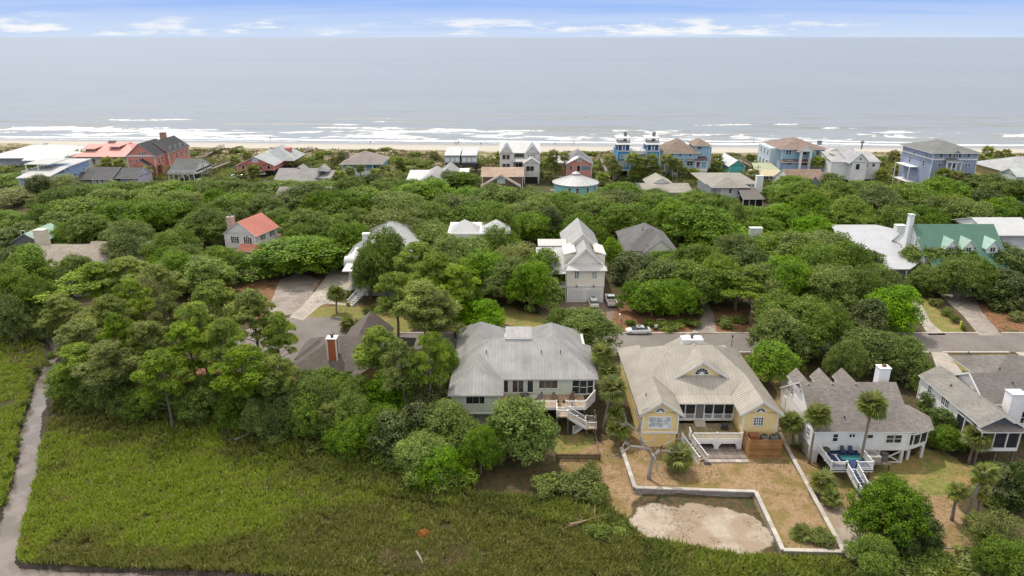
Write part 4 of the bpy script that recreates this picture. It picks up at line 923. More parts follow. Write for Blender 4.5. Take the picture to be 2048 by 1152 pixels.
h.chimney(-10.2, 5, 0, 9.3, 1.4, 1.6, masonry((.55,.47,.40)), masonry((.4,.36,.32)), True)
h.box('side_deck', wt, -.4, 2.6, 7, 11, 2.5, 2.7); h.rail([(2.6,7,2.7),(2.6,11,2.7)], 1, wt, far=True, step=.3)
# low brown roofs with the small green gable at the left edge
h = House('low_grey_house', 'low house with mottled grey roof, cream chimney and a small pale green gable roof', -112, 165, 0, short='the low grey-roofed house')
GG = (metalroof((.26,.40,.32), .5, .1), flat((.25,.33,.28))); GB = (shingle((.25,.215,.18), .3), paint((.35,.32,.28))); BKW = siding((.10,.11,.10))
h.walls(BKW, -118, -92, 156, 170, 0, 3.0); h.hip(-119, -97, 153, 172, 3.0, 5.2, GB, .6, ridge=10)
h.gable(-121, -114.5, 166, 176, 5.4, 7.3, 'y', GG, BKW, .6); h.box('upper_wall', BKW, -121, -114.5, 166.1, 176, 2.5, 5.3); h.wpx((42,462,50,469), 166.1, (1,1))
h.chimney(-113.4, 165.5, 4, 8.3, 2.6, 1.8, paint((.62,.56,.43), .7), paint((.6,.55,.45)), False)
h = House('plain_roofed_house', 'long low house with plain taupe roof between oaks at left', -92, 165, 0, short='the long taupe roof')
h.walls(BKW, -100, -80, 160, 172, 0, 3); h.gable(-101, -78, 158, 172, 3.0, 5.6, 'x', GB, BKW, .5)
# grey shingle house behind the pickup
GS = (shingle((.135,.13,.135), .2), paint((.4,.4,.4)))
h = House('grey_hip_house', 'two-storey pale house with dark grey hip roof dotted with small vents', 32, 158, 0, short='the grey hip-roofed house')
h.walls(siding((.66,.63,.55)), 26.6, 37.6, 157, 172, 0, 5.8); h.hip(26.6, 37.6, 157, 173, 5.8, 9.6, GS, .5); h.gable(30.4, 37.4, 155.6, 165, 5.8, 8.6, 'y', GS, siding((.66,.63,.55)), .4); h.walls(siding((.66,.63,.55)), 30.6, 37.2, 155.8, 158, 0, 5.7)
m = MB()
for sg in (-1, 1):
    for k in range(3):
        x = 32.1+sg*(.75+.35*(k%2)); y = 164.5-k*1.3; m.box(x-.2, y-.2, 8.4-.1*k, x+.2, y+.2, 9.2-.12*k)
h.b(m, 'roof_vents', flat((.03,.03,.03)), kind='stuff')
h.box('side_roof', GS[0], 25.2, 26.6, 158, 168, 2.6, 2.8)
h = House('low_brown_house', 'low house with mauve brown roof and a broad pale green chimney', 72, 168, 0, short='the green-chimney house')
h.walls(BKW, 62, 76, 165, 175, 0, 3.0); h.gable(61, 77, 163, 177, 3, 6.2, 'x', (shingle((.20,.155,.145), .2), wt), BKW, .4); x, z = P(1511, 474, 170.5); h.chimney(x, 171, 4, z+2.2, 3.0, 1.6, paint((.55,.60,.52)), paint((.6,.62,.58)), False)
# white standing-seam roof and the steep green-roofed house
h = House('white_metal_house', 'low house with broad white standing-seam roof and stubby white chimney', 90, 160, 0, short='the broad white metal roof')
h.walls(siding((.66,.66,.66)), 80, 92, 151, 178, 0, 3.6); WR = (metalroof((.46,.47,.50), .4, .12), paint((.5,.52,.58)))
h.roof([[(73,151,5.0),(91.2,151,5.0),(95.2,171.2,7.0),(80,171.2,7.0)]], WR, .2, ribs=.5); h.roof([[(80,171.2,7.02),(95.2,171.2,7.02),(93.8,178,6.4),(82,178,6.4)]], WR, .2, name='rear_roof'); h.roof([[(72,147.3,4.3),(86.8,147.3,4.3),(91.2,151,5.02),(73,151,5.02)]], WR, .2, name='porch_roof')
h.chimney(95.6, 170.0, 0, 8.3, 2.2, 1.6, paint((.74,.74,.74)), wt, False); h.posts([(86.3,147.6),(80,147.6)], 0, 4.2, .22, wt); h.box('porch_back', flat((.28,.11,.08)), 78, 88, 152, 152.2, 0, 3.6)
GNR = (metalroof((.07,.17,.125), .5, .12), paint((.55,.57,.55))); DGR = (metalroof((.30,.44,.37), .5, .1), paint((.6,.62,.6))); W3 = siding((.74,.74,.73))  # DGR: paler green for the dormer roofs, their lit look put into the colour
h = House('green_roofed_house', 'steep white house with dark green roof, three dormers and a tall white chimney', 98, 150, 0, short='the steep green-roofed house')
h.walls(W3, 90.6, 112, 149, 163, 2.4, 6.4, None); h.gable(90.6, 108.5, 149, 163, 6.4, 12.2, 'x', GNR, W3, .3); h.walls(siding((.4,.38,.36)), 90.8, 110, 149.3, 162, 0, 2.4, None, 'lower_wall')
for xd in (96.5, 100.3, 105.6):
    h.gable(xd-1.3, xd+1.3, 149.8, 154.6, 8.6, 10.2, 'y', DGR, W3, .35); h.box('dormer_wall', W3, xd-1.25, xd+1.25, 149.9, 153.5, 6.8, 8.6); h.win(xd, 8.0, 1.0, 1.1, 149.9, (2,1))
h.roof([[(91,145.5,5.0),(110,145.5,5.0),(110,149.3,6.6),(91,149.3,6.6)]], GNR, .12, name='porch_roof')
h.b(MB().beam((90.1,156.4,0),(90.1,156.4,14.2), .9, 1.3), 'chimney', paint((.76,.77,.78), .6, .1)); h.box('chimney_cap', paint((.5,.6,.55)), 89.5, 90.7, 155.6, 157.2, 14.2, 14.35)
for y, z, w_ in ((153.2,8.8,.9),(153.4,4.6,.9),(158.8,5.2,.9)): h.win(90.6, z, w_, 1.9, y, (1,3), face='l', gl=glass((.12,.12,.11)))
h = House('edge_white_house', 'corner of a white gabled house peeking in at the right edge of the woods', 118, 168, 0, short='the right-edge white gable')
h.walls(W3, 116.5, 128, 169, 180, 0, 6.5); h.gable(116, 128, 167, 182, 6.8, 9.2, 'x', WM, W3, .5)
h = House('hidden_roof_house', 'dark shadowed house with grey roof glimpsed under spreading oaks', -68, 215, 0, short='the shadowed roof')
h.walls(siding((.35,.33,.33)), -72, -58, 217, 228, 0, 5); h.gable(-73, -57, 215, 228, 5, 7.6, 'x', (shingle((.22,.19,.19), .2), wt), siding((.5,.5,.5)), .5)
# ------------------------------------------------------------ the beach rows
def front(Yf, a):                                         # pixel box on the upright plane at Yf -> x0, x1, z0, z1
    x0, z1 = P(a[0], a[1], Yf); x1, z0 = P(a[2], a[3], Yf); return x0, x1, z0, z1
def wins(h, Y, boxes, n=(1,2), **k):
    for a in boxes: h.wpx(a, Y, n, **k)
sh = lambda c, v=.2: (shingle(c, v), wt)
FT = paint((.74,.73,.71), .5, .1)
# white hip roof, far left
h = House('white_hip_house', 'low house with a wide white metal hip roof at the far left of the beach', -195, 303, 0, short='the white-roofed beach house')
h.walls(W3, -222, -190, 304, 330, 0, 4.0); h.hip(-222, -190, 300, 332, 4.0, Z(115,289,316), WM, .6, ridge=10); h.roof([[(-204,296,3.6),(-188,296,3.6),(-188,303,5.2),(-204,303,5.2)]], WM, .3, name='porch_roof'); h.b(MB().lathe([(1,0),(1,.8),(.1,1.4)], 8, (-206,317,Z(115,289,316)-.3)), 'cupola', WM[0])
# salmon roof
h = House('salmon_roof_house', 'cream house under a broad salmon red hip roof with two wide dormers', -190, 298, 0, short='the salmon-roofed house')
SR = (metalroof((.50,.205,.18), .5, .14), paint((.5,.25,.22))); x0, x1, z0, z1 = front(299, (142,314,262,340))
h.walls(siding((.6,.56,.46)), x0+1, x1-1, 301, 324, 0, z1); zr = Z(205,284,312); h.hip(x0, x1+3, 300, 324, z1, zr, SR, .5, ridge=8); wins(h, 301, [(152,320,157,328),(165,320,170,328),(184,318,192,329)], (2,2))
for px0, px1, py0, py1, yy in ((171,190,297,309,304.5),(222,238,293,303,306)):
    a, b_, c, d = front(yy, (px0,py0,px1,py1)); h.box('dormer_wall', paint((.70,.68,.62)), a, b_, yy, yy+6, c-1, d); h.roof([[(a-.8,yy-.8,d),(b_+.8,yy-.8,d),(b_+2.5,yy+7,d+.9),(a-2.5,yy+7,d+.9)]], SR, .2, name='dormer_roof')
    for k in range(4): h.win(a+(b_-a)*(k+.5)/4, (c+d)/2, (b_-a)/5, (d-c)*.6, yy, (1,2))
x, z = P(225, 287, 312); h.chimney(x, 312, z1+2, z+1.0, 2.6, 1.8, masonry((.30,.26,.24)), flat((.04,.04,.04)), False)
# coral house with the charcoal roof
CO = siding((.60,.225,.165)); CH = (shingle((.055,.055,.06), .15), paint((.62,.56,.53)))
h = House('coral_house', 'large coral red house with charcoal gable roofs and white trim by the dunes', -150, 296, 0, short='the big coral house')
x0, x1, z0, z1 = front(278, (253,311,314,345)); zr = Z(283, 287, 278); h.walls(CO, x0, x1, 278, 300, 0, z1, FT); h.gable(x0, x1, 278, 292, z1, zr, 'y', CH, CO, .5, end=.5)
x2 = x1+1.2; zb_ = Z(368, 291, 304); h.walls(CO, x0+1, x2, 287, 306, 0, zb_, FT); h.gable(x0+1, x2, 287, 306, zb_, Z(333, 272, 304), 'y', CH, CO, .6)
h.box('band_board', FT, x0-.1, x1+.1, 277.85, 278, z1-.4, z1+.1); h.box('band_board', FT, x2, x2+.1, 287, 306, z1-.6, z1-.1)
wins(h, 278, [(278,305,282,312),(284,304,288,312),(288.5,304,292,312)], (1,2), fr=FT); wins(h, 278, [(260,320,264,329),(271,320,276,330)], (1,2), fr=FT)
for k in range(4): h.win(x2, z1-2.6, 1.1, 2, 289.5+k*4.6, (1,2), fr=FT, face='r'); h.win(x2, z1+.9, 1.1, 1.5, 289.5+k*4.6, (1,2), fr=FT, face='r')
for k in range(2): h.win(x1, z1-2.6, 1.1, 2, 281+k*3.2, (1,2), fr=FT, face='r')
h.gable(x1-8, x1-1.5, 275, 280, z1-3.4, z1-1.2, 'y', CH, CO, .4); h.walls(CO, x1-7.6, x1-1.9, 275.3, 278, 0, z1-3.4, FT)
x, z = P(326, 270, 300); h.chimney(x, 300, zb_, z+.9, 2.2, 1.6, masonry((.45,.24,.19)), flat((.03,.03,.03)), False)
# cornflower blue house with white roof decks, far left
CB = siding((.27,.37,.56)); GRF = (paint((.42,.42,.42), .7, .2), wt)
h = House('blue_deck_house', 'cornflower blue house with stepped grey roofs and white rooftop decks at left edge', -155, 240, 0, short='the cornflower blue house')
x0, x1, z0, z1 = front(240, (37,355,84,395)); h.walls(CB, x0, x1+3, 240, 252, 0, z1); h.roof([[(x0-.6,239.3,z1),(x1+3.5,239.3,z1),(x1+3.5,253,z1+1.6),(x0-.6,253,z1+1.6)]], GRF, .25)
wins(h, 240, [(48,361,54,373)], (1,2)); x2, x3, _, z2 = front(252, (86,334,130,352)); h.walls(CB, x2, x3, 252, 268, 0, z2); h.roof([[(x2-.6,251.3,z2-.2),(x3+.6,251.3,z2-.2),(x3+.6,269,z2+.3),(x2-.6,269,z2+.3)]], GRF, .3, name='upper_roof')
wins(h, 252, [(102,336,106,339),(93,335,98,340)], (1,1)); xd, xe, zd, zf = front(250, (55,326,95,344)); h.box('deck_floor', wt, xd, x2, 246, 262, zd-.2, zd); h.rail([(xd,262,zd),(xd,246,zd),(x2,246,zd)], 1, wt, .4, far=True); h.roof([[(xd,248,zf),(xd+9,248,zf),(xd+9,260,zf+.2),(xd,260,zf+.2)]], GRF, .3, name='pergola_roof'); h.posts([(xd+.3,248.3),(xd+4.5,248.3),(xd+.3,259.7)], zd, zf-.3, .3, wt)
for y, z in ((254,z2-1.4),(258,z2-4.2),(263,z2-4.6)): h.win(x3, z, 1, 1.8, y, (1,2), face='r')
h.box('balcony', wt, x3, x3+1.6, 262, 267, z2-3.4, z2-3.2); h.rail([(x3+1.6,262,z2-3.2),(x3+1.6,267,z2-3.2)], 1, wt, .3, far=True)
# lavender house
LV = siding((.44,.39,.52)); DGS = sh((.10,.10,.105), .25)
h = House('lavender_house', 'lavender house with dark grey shingle roofs and white windows at left', -130, 256, 0, short='the lavender house')
x0, x1, z0, z1 = front(256, (184,357,224,370)); h.walls(LV, x0, x1, 256, 270, 0, z1); h.gable(x0-.2, x1, 256, 270, z1, Z(200,334,263), 'x', DGS, LV, .5); wins(h, 256, [(192,360,197,368),(202.5,360,208,368),(214,360,219,368)], (1,2))
xa = P(166,345,262)[0]; h.walls(LV, xa, x0, 260, 270, 0, z1-.4, None); h.gable(xa, x0+2, 258, 272, z1-.4, Z(200,334,263)-.3, 'x', DGS, LV, .4); xb, xc, _, zb = front(258, (238,355,276,370)); h.walls(LV, xb, xc, 259, 269, 0, zb); h.gable(xb-2, xc, 258, 270, zb, Z(262,335,264), 'x', DGS, LV, .4)
h.box('gable_trim', wt, xc+.0, xc+.05, 263.9, 264.1, zb, zb+3)
# white house with dark roof and front porch
h = House('porch_house', 'white house with charcoal gable roof and long railed porch on stilts', -126, 268, 0, short='the white porch house')
x0, x1, z0, z1 = front(268, (336,346,389,362)); h.walls(W3, x0, x1, 270.5, 285, 2.6, z1+.4); h.gable(x0, x1, 268, 286, z1, Z(380,317,277), 'x', sh((.115,.12,.12)), W3, .4); h.box('porch_floor', wt, x0, x1, 268, 270.5, 2.9, 3.2); h.rail([(x0,268.1,3.2),(x1,268.1,3.2)], 1.0, wt, .3, far=True)
for k in range(6): h.posts([(x0+(x1-x0)*k/5, 268.1)], 0, z1, .2, wt)
wins(h, 270.5, [(345,350,349,356),(356,350,361,356),(368,350,373,356),(379,350,384,356)], (1,2)); h.win(x1, z1-1, .9, 1.6, 280, (1,2), face='r'); h.win(x1, z1-1.6, .9, 1.3, 275, (1,2), face='r')
# coral red gabled cottage with the grey roof
h = House('coral_cottage', 'coral red gable cottage with grey roof and white balcony between dune boardwalks', -95, 279, 0, short='the coral red cottage')
RC = siding((.56,.17,.14)); x0, x1, z0, z1 = front(280, (474,330,549,346)); zr = Z(507,313,280); h.walls(RC, x0, x1, 280, 300, 2.2, z1+.1, FT); h.gable(x0, x1, 280, 300, z1, zr, 'y', sh((.34,.36,.37)), RC, .6, end=.5); h.hip(x0+4, x1+4.5, 291, 308, z1, zr+1.6, sh((.34,.36,.37)), .5, ridge=6)
wins(h, 280, [(504,317,516,324)], (2,1), gl=glass((.35,.38,.48), .3)); wins(h, 280, [(483,331,490,338),(498,332,505,341),(518,332,525,340),(534,332,541,338)], (1,1), fr=FT)
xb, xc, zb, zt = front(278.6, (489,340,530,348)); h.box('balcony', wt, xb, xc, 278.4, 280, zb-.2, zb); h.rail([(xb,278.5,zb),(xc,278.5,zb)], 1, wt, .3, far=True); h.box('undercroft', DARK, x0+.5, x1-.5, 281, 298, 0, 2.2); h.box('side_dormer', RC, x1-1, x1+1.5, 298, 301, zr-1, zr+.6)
# grey gable roof
h = House('grey_gable_house', 'white house with long grey gable roof and small rear dormers behind the oaks', -78, 250, 0, short='the long grey gable roof')
x0, x1, z0, z1 = front(250, (548,361,628,380)); zr = Z(590,336,258); h.walls(W3, x0, x1, 251, 265, 0, z1+.2); h.gable(x0, x1, 250, 266, z1, zr, 'x', sh((.24,.23,.225)), W3, .4); h.gable(x0+5, x0+8.6, 258, 264, zr-1.0, zr+.6, 'y', sh((.27,.26,.25)), W3, .3); h.gable(x0+13, x0+16.6, 258, 264, zr-1.0, zr+.6, 'y', sh((.27,.26,.25)), W3, .3)
h.roof([[(x1-.5,255,z1),(x1+5,255,z1),(x1+5,265,z1+1),(x1-.5,265,z1+1)]], sh((.24,.23,.225)), .2, name='porch_roof'); h.posts([(x1+4.6,255.3),(x1+2.5,255.3)], 0, z1, .25, wt); h.win(x1, z1+1.2, .6, 1.0, 257, (1,2), face='r')
# teal house with the brown roof
h = House('teal_porch_house', 'teal two-storey house with brown hip roof and white front porches', -55, 277, 0, short='the teal porch house')
TL = siding((.16,.42,.55)); x0, x1, z0, z1 = front(277, (683,328,762,350)); h.walls(TL, x0, x1, 279, 292, 0, z1); h.hip(x0-.2, x1+.2, 277, 294, z1, z1+3.8, sh((.23,.20,.18)), .7); h.box('porch_floor', wt, x0, x1, 277, 279, z1-3.2, z1-2.9); h.rail([(x0,277.1,z1-2.9),(x1,277.1,z1-2.9)], 1.1, wt, .3, far=True)
for k in range(6): h.posts([(x0+(x1-x0)*k/5, 277.2)], 0, z1, .22, wt)
wins(h, 279, [(694,331,700,337),(712,331,717,339),(727,331,733,337),(745,331,752,337),(694,343,700,349)], (1,2)); x, z = P(694,310,287); h.chimney(x, 287, 4, z+1.2, 1.5, 1.5, masonry((.28,.22,.19)), masonry((.3,.26,.22)), False); h.box('lower_wall', wt, x0+5, x1-3, 276.9, 277.1, 0, 2.2)
# pale gabled house with white wing
h = House('pale_gable_house', 'pale blue-grey gabled house with white flat wing rising from the oaks', -18, 248, 0, short='the pale gabled house')
PB = siding((.48,.55,.56)); x0, x1, z0, z1 = front(248, (836,364,893,374)); zr = Z(866,349,248); h.walls(PB, x0, x1, 248, 264, 0, z1); h.gable(x0, x1, 248, 266, z1, zr, 'y', sh((.30,.29,.29)), PB, .6, end=.5); m = MB(); m.beam((x0-.6,247.4,z1-.5),((x0+x1)/2,247.4,zr), .1, .45); m.beam((x1+.6,247.4,z1-.5),((x0+x1)/2,247.4,zr), .1, .45); h.b(m, 'rake_board', wt)
h.gable(x0+5, x1+5, 254, 268, z1-.2, zr+1.2, 'y', sh((.30,.29,.29)), PB, .5); xa = P(815,355,252)[0]; h.walls(W3, xa, x0+.3, 250, 262, 0, z1+.2); h.roof([[(xa-.3,249.5,z1+.2),(x0+2,249.5,z1+.2),(x0+5,262,z1+1.8),(xa-.3,262,z1+1.8)]], WM, .25, name='wing_roof'); h.walls(W3, x1+2, x1+7, 262, 270, 0, z1+1, name='rear_wall')
# black and grey modular house on stilts
h = House('modular_house', 'black and grey boxy house on stilts with two white flat roofs', -27, 282, 0, short='the black boxy house')
x0, x1, z0, z1 = front(282, (890,310,953,326)); BKS = siding((.035,.037,.04)); LGS = siding((.34,.36,.38)); xm = (x0+x1)/2
for a, b_ in ((x0, xm-.5), (xm+.5, x1)):
    h.walls(LGS, a, b_, 282, 296, z0, z1); h.roof([[(a-.3,281.4,z1),(b_+.3,281.4,z1),(b_+.3,296.5,z1+.9),(a-.3,296.5,z1+.9)]], WM, .3); h.box('band', BKS, a, b_, 281.9, 282, z0-1.6, z0)
    for k in range(3): x = a+(b_-a)*(k+.5)/3; h.box('shutter_panel', paint((.7,.7,.7)), x-.75, x+.75, 281.85, 282, z0+.5, z1-1)
h.box('connector', BKS, xm-.5, xm+.5, 284, 295, z0-1, z1-.8); h.posts([(x0+.4,282.3),(xm-1.2,282.3),(xm+1,282.3),(x1-.4,282.3),(x0+.4,294),(x1-.4,294)], 0, z0-1.4, .5, BKS); h.box('undercroft', paint((.5,.5,.5)), x0+3, xm-1, 290, 291, 0, z0-1.6)
# tall pale house with three gables
h = House('three_gable_house', 'tall pale grey house with white metal roof and three front gables', 0, 270, 0, short='the three-gabled white house')
PG = siding((.60,.58,.545)); x0, x1, z0, z1 = front(272, (1000,305,1079,352)); ztop = Z(1040,284,282); h.walls(PG, x0, x1, 272, 290, 0, z1); h.gable(x0, x1, 272, 292, z1, ztop, 'x', WM, PG, .3, ribs=.6)
xa, xb, _, _ = front(270.5, (1000,305,1026,352)); xc, xd, _, _ = front(270.5, (1051,305,1079,352)); zp = Z(1013,292,270.5)
for a, b_ in ((xa, xb), (xc, xd)): h.walls(PG, a, b_, 270.5, 273, 0, z1); h.gable(a, b_, 270.5, 281, z1, zp, 'y', WM, PG, .3, ribs=.6)
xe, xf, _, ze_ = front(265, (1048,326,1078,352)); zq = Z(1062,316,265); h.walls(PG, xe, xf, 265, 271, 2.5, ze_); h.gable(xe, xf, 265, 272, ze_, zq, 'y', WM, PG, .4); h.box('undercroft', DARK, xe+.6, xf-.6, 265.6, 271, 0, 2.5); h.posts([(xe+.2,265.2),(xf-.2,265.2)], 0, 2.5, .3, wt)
wins(h, 270.5, [(1005.5,310,1011,318),(1013.5,310,1019,318),(1005.5,328,1011,335),(1013.5,328,1019,335)], (1,2), fr=flat((.10,.11,.10))); wins(h, 270.5, [(1055,309,1058,312),(1061,309,1064,312),(1067,309,1070,312)], (1,1)); wins(h, 272, [(1029.5,308,1033,315),(1034,308,1038,315),(1039,308,1042.5,315),(1043.5,308,1047,315)], (1,2), fr=flat((.10,.11,.10))); wins(h, 265, [(1053,333,1059,341),(1061,333,1067,341)], (1,2), fr=flat((.10,.11,.10)))
m_ = metalroof((.36,.38,.40), .5, .1); h.roof([[(xb,269,Z(1038,323,269)),(xc,269,Z(1038,323,269)),(xc,272,Z(1038,323,269)+1.2),(xb,272,Z(1038,323,269)+1.2)]], (m_, wt), .15, name='porch_roof'); wins(h, 272, [(1032,327,1036,335),(1038,327,1043,335)], (1,1), fr=flat((.10,.11,.10)))
# brown gabled house
h = House('brown_gable_house', 'brown shingled house with tan roof and nested white-trimmed front gables', -4, 246, 0, short='the brown gabled house')
BN = siding((.15,.105,.082)); TN = sh((.34,.24,.18), .15); x0, x1, z0, z1 = front(250, (965,352,1045,385)); zr = Z(1005,334,258); h.walls(BN, x0, x1, 250, 266, 0, z1); h.gable(x0-.3, x1+.3, 250, 266, z1, zr, 'x', TN, BN, .5)
xa, xb, _, za = front(246, (963,372,1040,385)); zp = Z(1003,350,246); h.walls(BN, xa+1, xb-1, 246, 252, 0, za); h.gable(xa, xb, 246, 258, za, zp, 'y', TN, BN, .3, end=.5); m = MB(); xm=(xa+xb)/2; m.beam((xa-.3,245.35,za-.2),(xm,245.35,zp+.02), .1, .5); m.beam((xb+.3,245.35,za-.2),(xm,245.35,zp+.02), .1, .5); h.b(m, 'rake_board', paint((.55,.53,.5)))
wins(h, 246, [(995,354,1001.5,366),(1003,354,1009.5,366)], (1,2), gl=glass((.25,.30,.28), .3)); xc, xd, _, zc = front(243, (975,383,1020,390)); zq = Z(1000,371,243); h.gable(xc, xd, 243, 248, zc, zq, 'y', TN, BN, .3, end=.4); m = MB(); xm=(xc+xd)/2; m.beam((xc-.3,242.5,zc-.2),(xm,242.5,zq), .1, .4); m.beam((xd+.3,242.5,zc-.2),(xm,242.5,zq), .1, .4); h.b(m, 'rake_board', paint((.55,.53,.5))); wins(h, 243, [(992,380,998,386),(1000,380,1006,386)], (1,1))
# pink cottage, its shed, and the round house
h = House('pink_cottage', 'small pink cottage with grey hip roof, blue shutter panel and timber deck', 26, 272, 0, short='the pink cottage')
PK = siding((.60,.27,.22)); x0, x1, z0, z1 = front(272, (1134,327,1183,353)); zp = Z(1158,314,272); h.walls(PK, x0, x1, 272, 284, 0, z1, FT); h.b(MB().prism([(x0,272.02,z1-.1),((x0+x1)/2,272.02,zp-.2),(x1,272.02,z1-.1)], (0,.2,0)), 'gable_wall', PK); h.hip(x0-.3, x1+.3, 273.5, 287, z1+.1, z1+4.2, sh((.20,.20,.215)), .4); h.roof([[(x0-.5,271.5,z1-.3),((x0+x1)/2,271.5,zp),((x0+x1)/2,279,zp+.2),(x0-.5,279,z1+1)],[((x0+x1)/2,271.5,zp),(x1+.5,271.5,z1-.3),(x1+.5,279,z1+1),((x0+x1)/2,279,zp+.2)]], sh((.20,.20,.215)), .12, name='front_roof')
wins(h, 272, [(1140,332,1144,340)], (1,2)); h.wpx((1154,331,1160,343), 272, (1,1), gl=DARK, name='doorway'); h.wpx((1155,317,1163,323), 272, (1,1), gl=paint((.40,.45,.5)), name='attic_panel'); a = front(272, (1163,333,1180,339)); h.box('blue_panel', paint((.10,.26,.36)), a[0], a[1], 271.9, 272, a[2], a[3]); xs_, xe_, za, zb = front(268, (1098,354,1134,360)); h.box('deck_floor', wood((.26,.18,.11)), xs_, xe_+4, 267.5, 271.8, za+.6, za+.9); h.rail([(xs_,267.6,za+.9),(xe_,267.6,za+.9)], .9, wood((.26,.18,.11)), .4, far=True); h.posts([(xs_+.4,267.8),(xe_,267.8)], -.2, za+.6, .3, pw)
h = House('pink_shed', 'small pink shed with a bright white roof beside the pink cottage', 19, 276, 0, short='the pink shed', cat='shed')
x0, x1, z0, z1 = front(276, (1108,325,1132,345)); h.walls(PK, x0, x1, 276, 282, 0, z1, FT); h.roof([[(x0-.5,275.4,z1),(x1+.3,275.4,z1),(x1+.3,283,z1+1.6),(x0-.3,283,z1+1.6)]], WM, .25); wins(h, 276, [(1116,328,1124,335)], (1,1), gl=glass((.15,.25,.35), .3)); h.posts([(x0-1.5,275),(x0-2.2,274)], 0, z1-.6, .2, FT)
h = House('round_house', 'round teal house under a white conical metal roof in the treetops', 24, 244, 0, short='the round teal house')
TQ = siding((.26,.55,.58)); xc = P(1151,372,246)[0]; rr = 7.6; zc = Z(1151,372,238.5); za = Z(1151,346,246); h.b(MB().lathe([(rr,-.0),(rr,zc-.2)], 36, (xc,246,0)), 'wall', TQ, smooth=False); h.b(MB().lathe([(rr+.6,zc-.25),(rr+.6,zc),(1.3,za-.6),(1.3,za-.1),(1.5,za-.1),(.05,za+.7)], 20, (xc,246,0)), 'roof', WM[0])
m = MB()
for k in range(20):
    a = 2*math.pi*k/20; m.beam((xc+(rr+.58)*math.cos(a),246+(rr+.58)*math.sin(a),zc+.03), (xc+1.3*math.cos(a),246+1.3*math.sin(a),za-.55), .09, .09)
h.b(m, 'seams', WM[0], kind='stuff')
for aa, z in ((-62, zc-1.7),(-62,zc-5.2),(-110,zc-1.7),(-90,zc-1.7),(-35,zc-1.7)):
    o = h.win(xc+rr*math.cos(R(aa)), z, .9, 1.7, 246+rr*math.sin(R(aa)), (1,2)); o.rotation_euler.z = R(aa+90)
# bright blue twin-tower house
h = House('bright_blue_house', 'bright blue twin-tower beach house with white upper terraces and two grey chimneys', 48, 276, 0, short='the bright blue house')
BB = siding((.06,.25,.48)); NV = siding((.03,.075,.20)); x0, x1, z0, z1 = front(277, (1235,302,1317,340)); w = (x1-x0)*.31; WG = paint((.62,.62,.62), .6, .1)
for a, b_ in ((x0, x0+w), (x1-w, x1)):
    h.walls(BB, a, b_, 277, 288, z0, z1, FT); h.walls(NV, a+.4, b_-.4, 278, 286, z1, Z(1250,289,278), FT, name='upper_wall'); zt = Z(1250,288,278); h.roof([[(a-.6,277,zt),(b_+.6,277,zt),(b_+.6,288,zt+.7),(a-.6,288,zt+.7)]], (WG,WG), .25); xm = (a+b_)/2
    for zz_ in (z1-2.4, z0+2.4): h.win(xm-.75, zz_, 1.1, 2.0, 277, (1,2), fr=FT, gl=glass((.22,.25,.28), .3)); h.win(xm+.75, zz_, 1.1, 2.0, 277, (1,2), fr=FT, gl=glass((.22,.25,.28), .3))
    h.box('glazed_strip', FT, xm-.8, xm+.8, 277.9, 278, z1+.2, zt-.3); h.win(xm, (z1+zt)/2, .8, 1.8, 277.9, (1,2), fr=FT, gl=glass((.10,.15,.25), .2)); h.box('awning', paint((.20,.45,.62)), a+.8, b_-.8, 276.4, 277, z0+4.4, z0+4.7)
    h.roof([[(a-.2,279.5,zt+2.1),(b_+.4,279.5,zt+2.1),(b_+.4,287,zt+2.2),(a-.2,287,zt+2.2)]], (WG,WG), .35, name='pergola'); h.posts([(a+.2,279.8),(b_-.2,279.8)], zt, zt+1.8, .25, flat((.2,.2,.2)))
    h.chimney(b_-1.2, 284.5, zt, zt+3.6, 1.1, 1.1, masonry((.22,.22,.23)), flat((.12,.12,.12)), False); h.box('band_board', FT, a-.1, b_+.1, 276.85, 277, z0-.3, z0+.1); h.box('band_board', FT, a-.1, b_+.1, 276.85, 277, z1-.15, z1+.15)
h.walls(siding((.42,.43,.43)), x0+w, x1-w, 279, 288, z0-1, z1-1.5, None, 'centre_wall'); h.box('terrace', WG, x0+w, x1-w, 278.2, 288, z1-1.5, z1-.2); h.box('entry_porch', wood((.22,.14,.07)), x0+w+2.2, x1-w-2, 278.4, 279, z0-.4, z0+2.6); h.rail([(x0+w,278.3,z1-.2),(x1-w,278.3,z1-.2)], 1.1, wt, .3, far=True); h.box('undercroft', DARK, x0+.8, x1-.8, 280, 286, 0, z0-.2); h.posts([(x0+.4,277.4),(x0+w-.4,277.4),(x1-w+.4,277.4),(x1-.4,277.4)], 0, z0, .4, FT); h.stairs(((x0+x1)/2,278,z0-.6), ((x0+x1)/2,273.5,0), 2.2, 10, wt, wt)
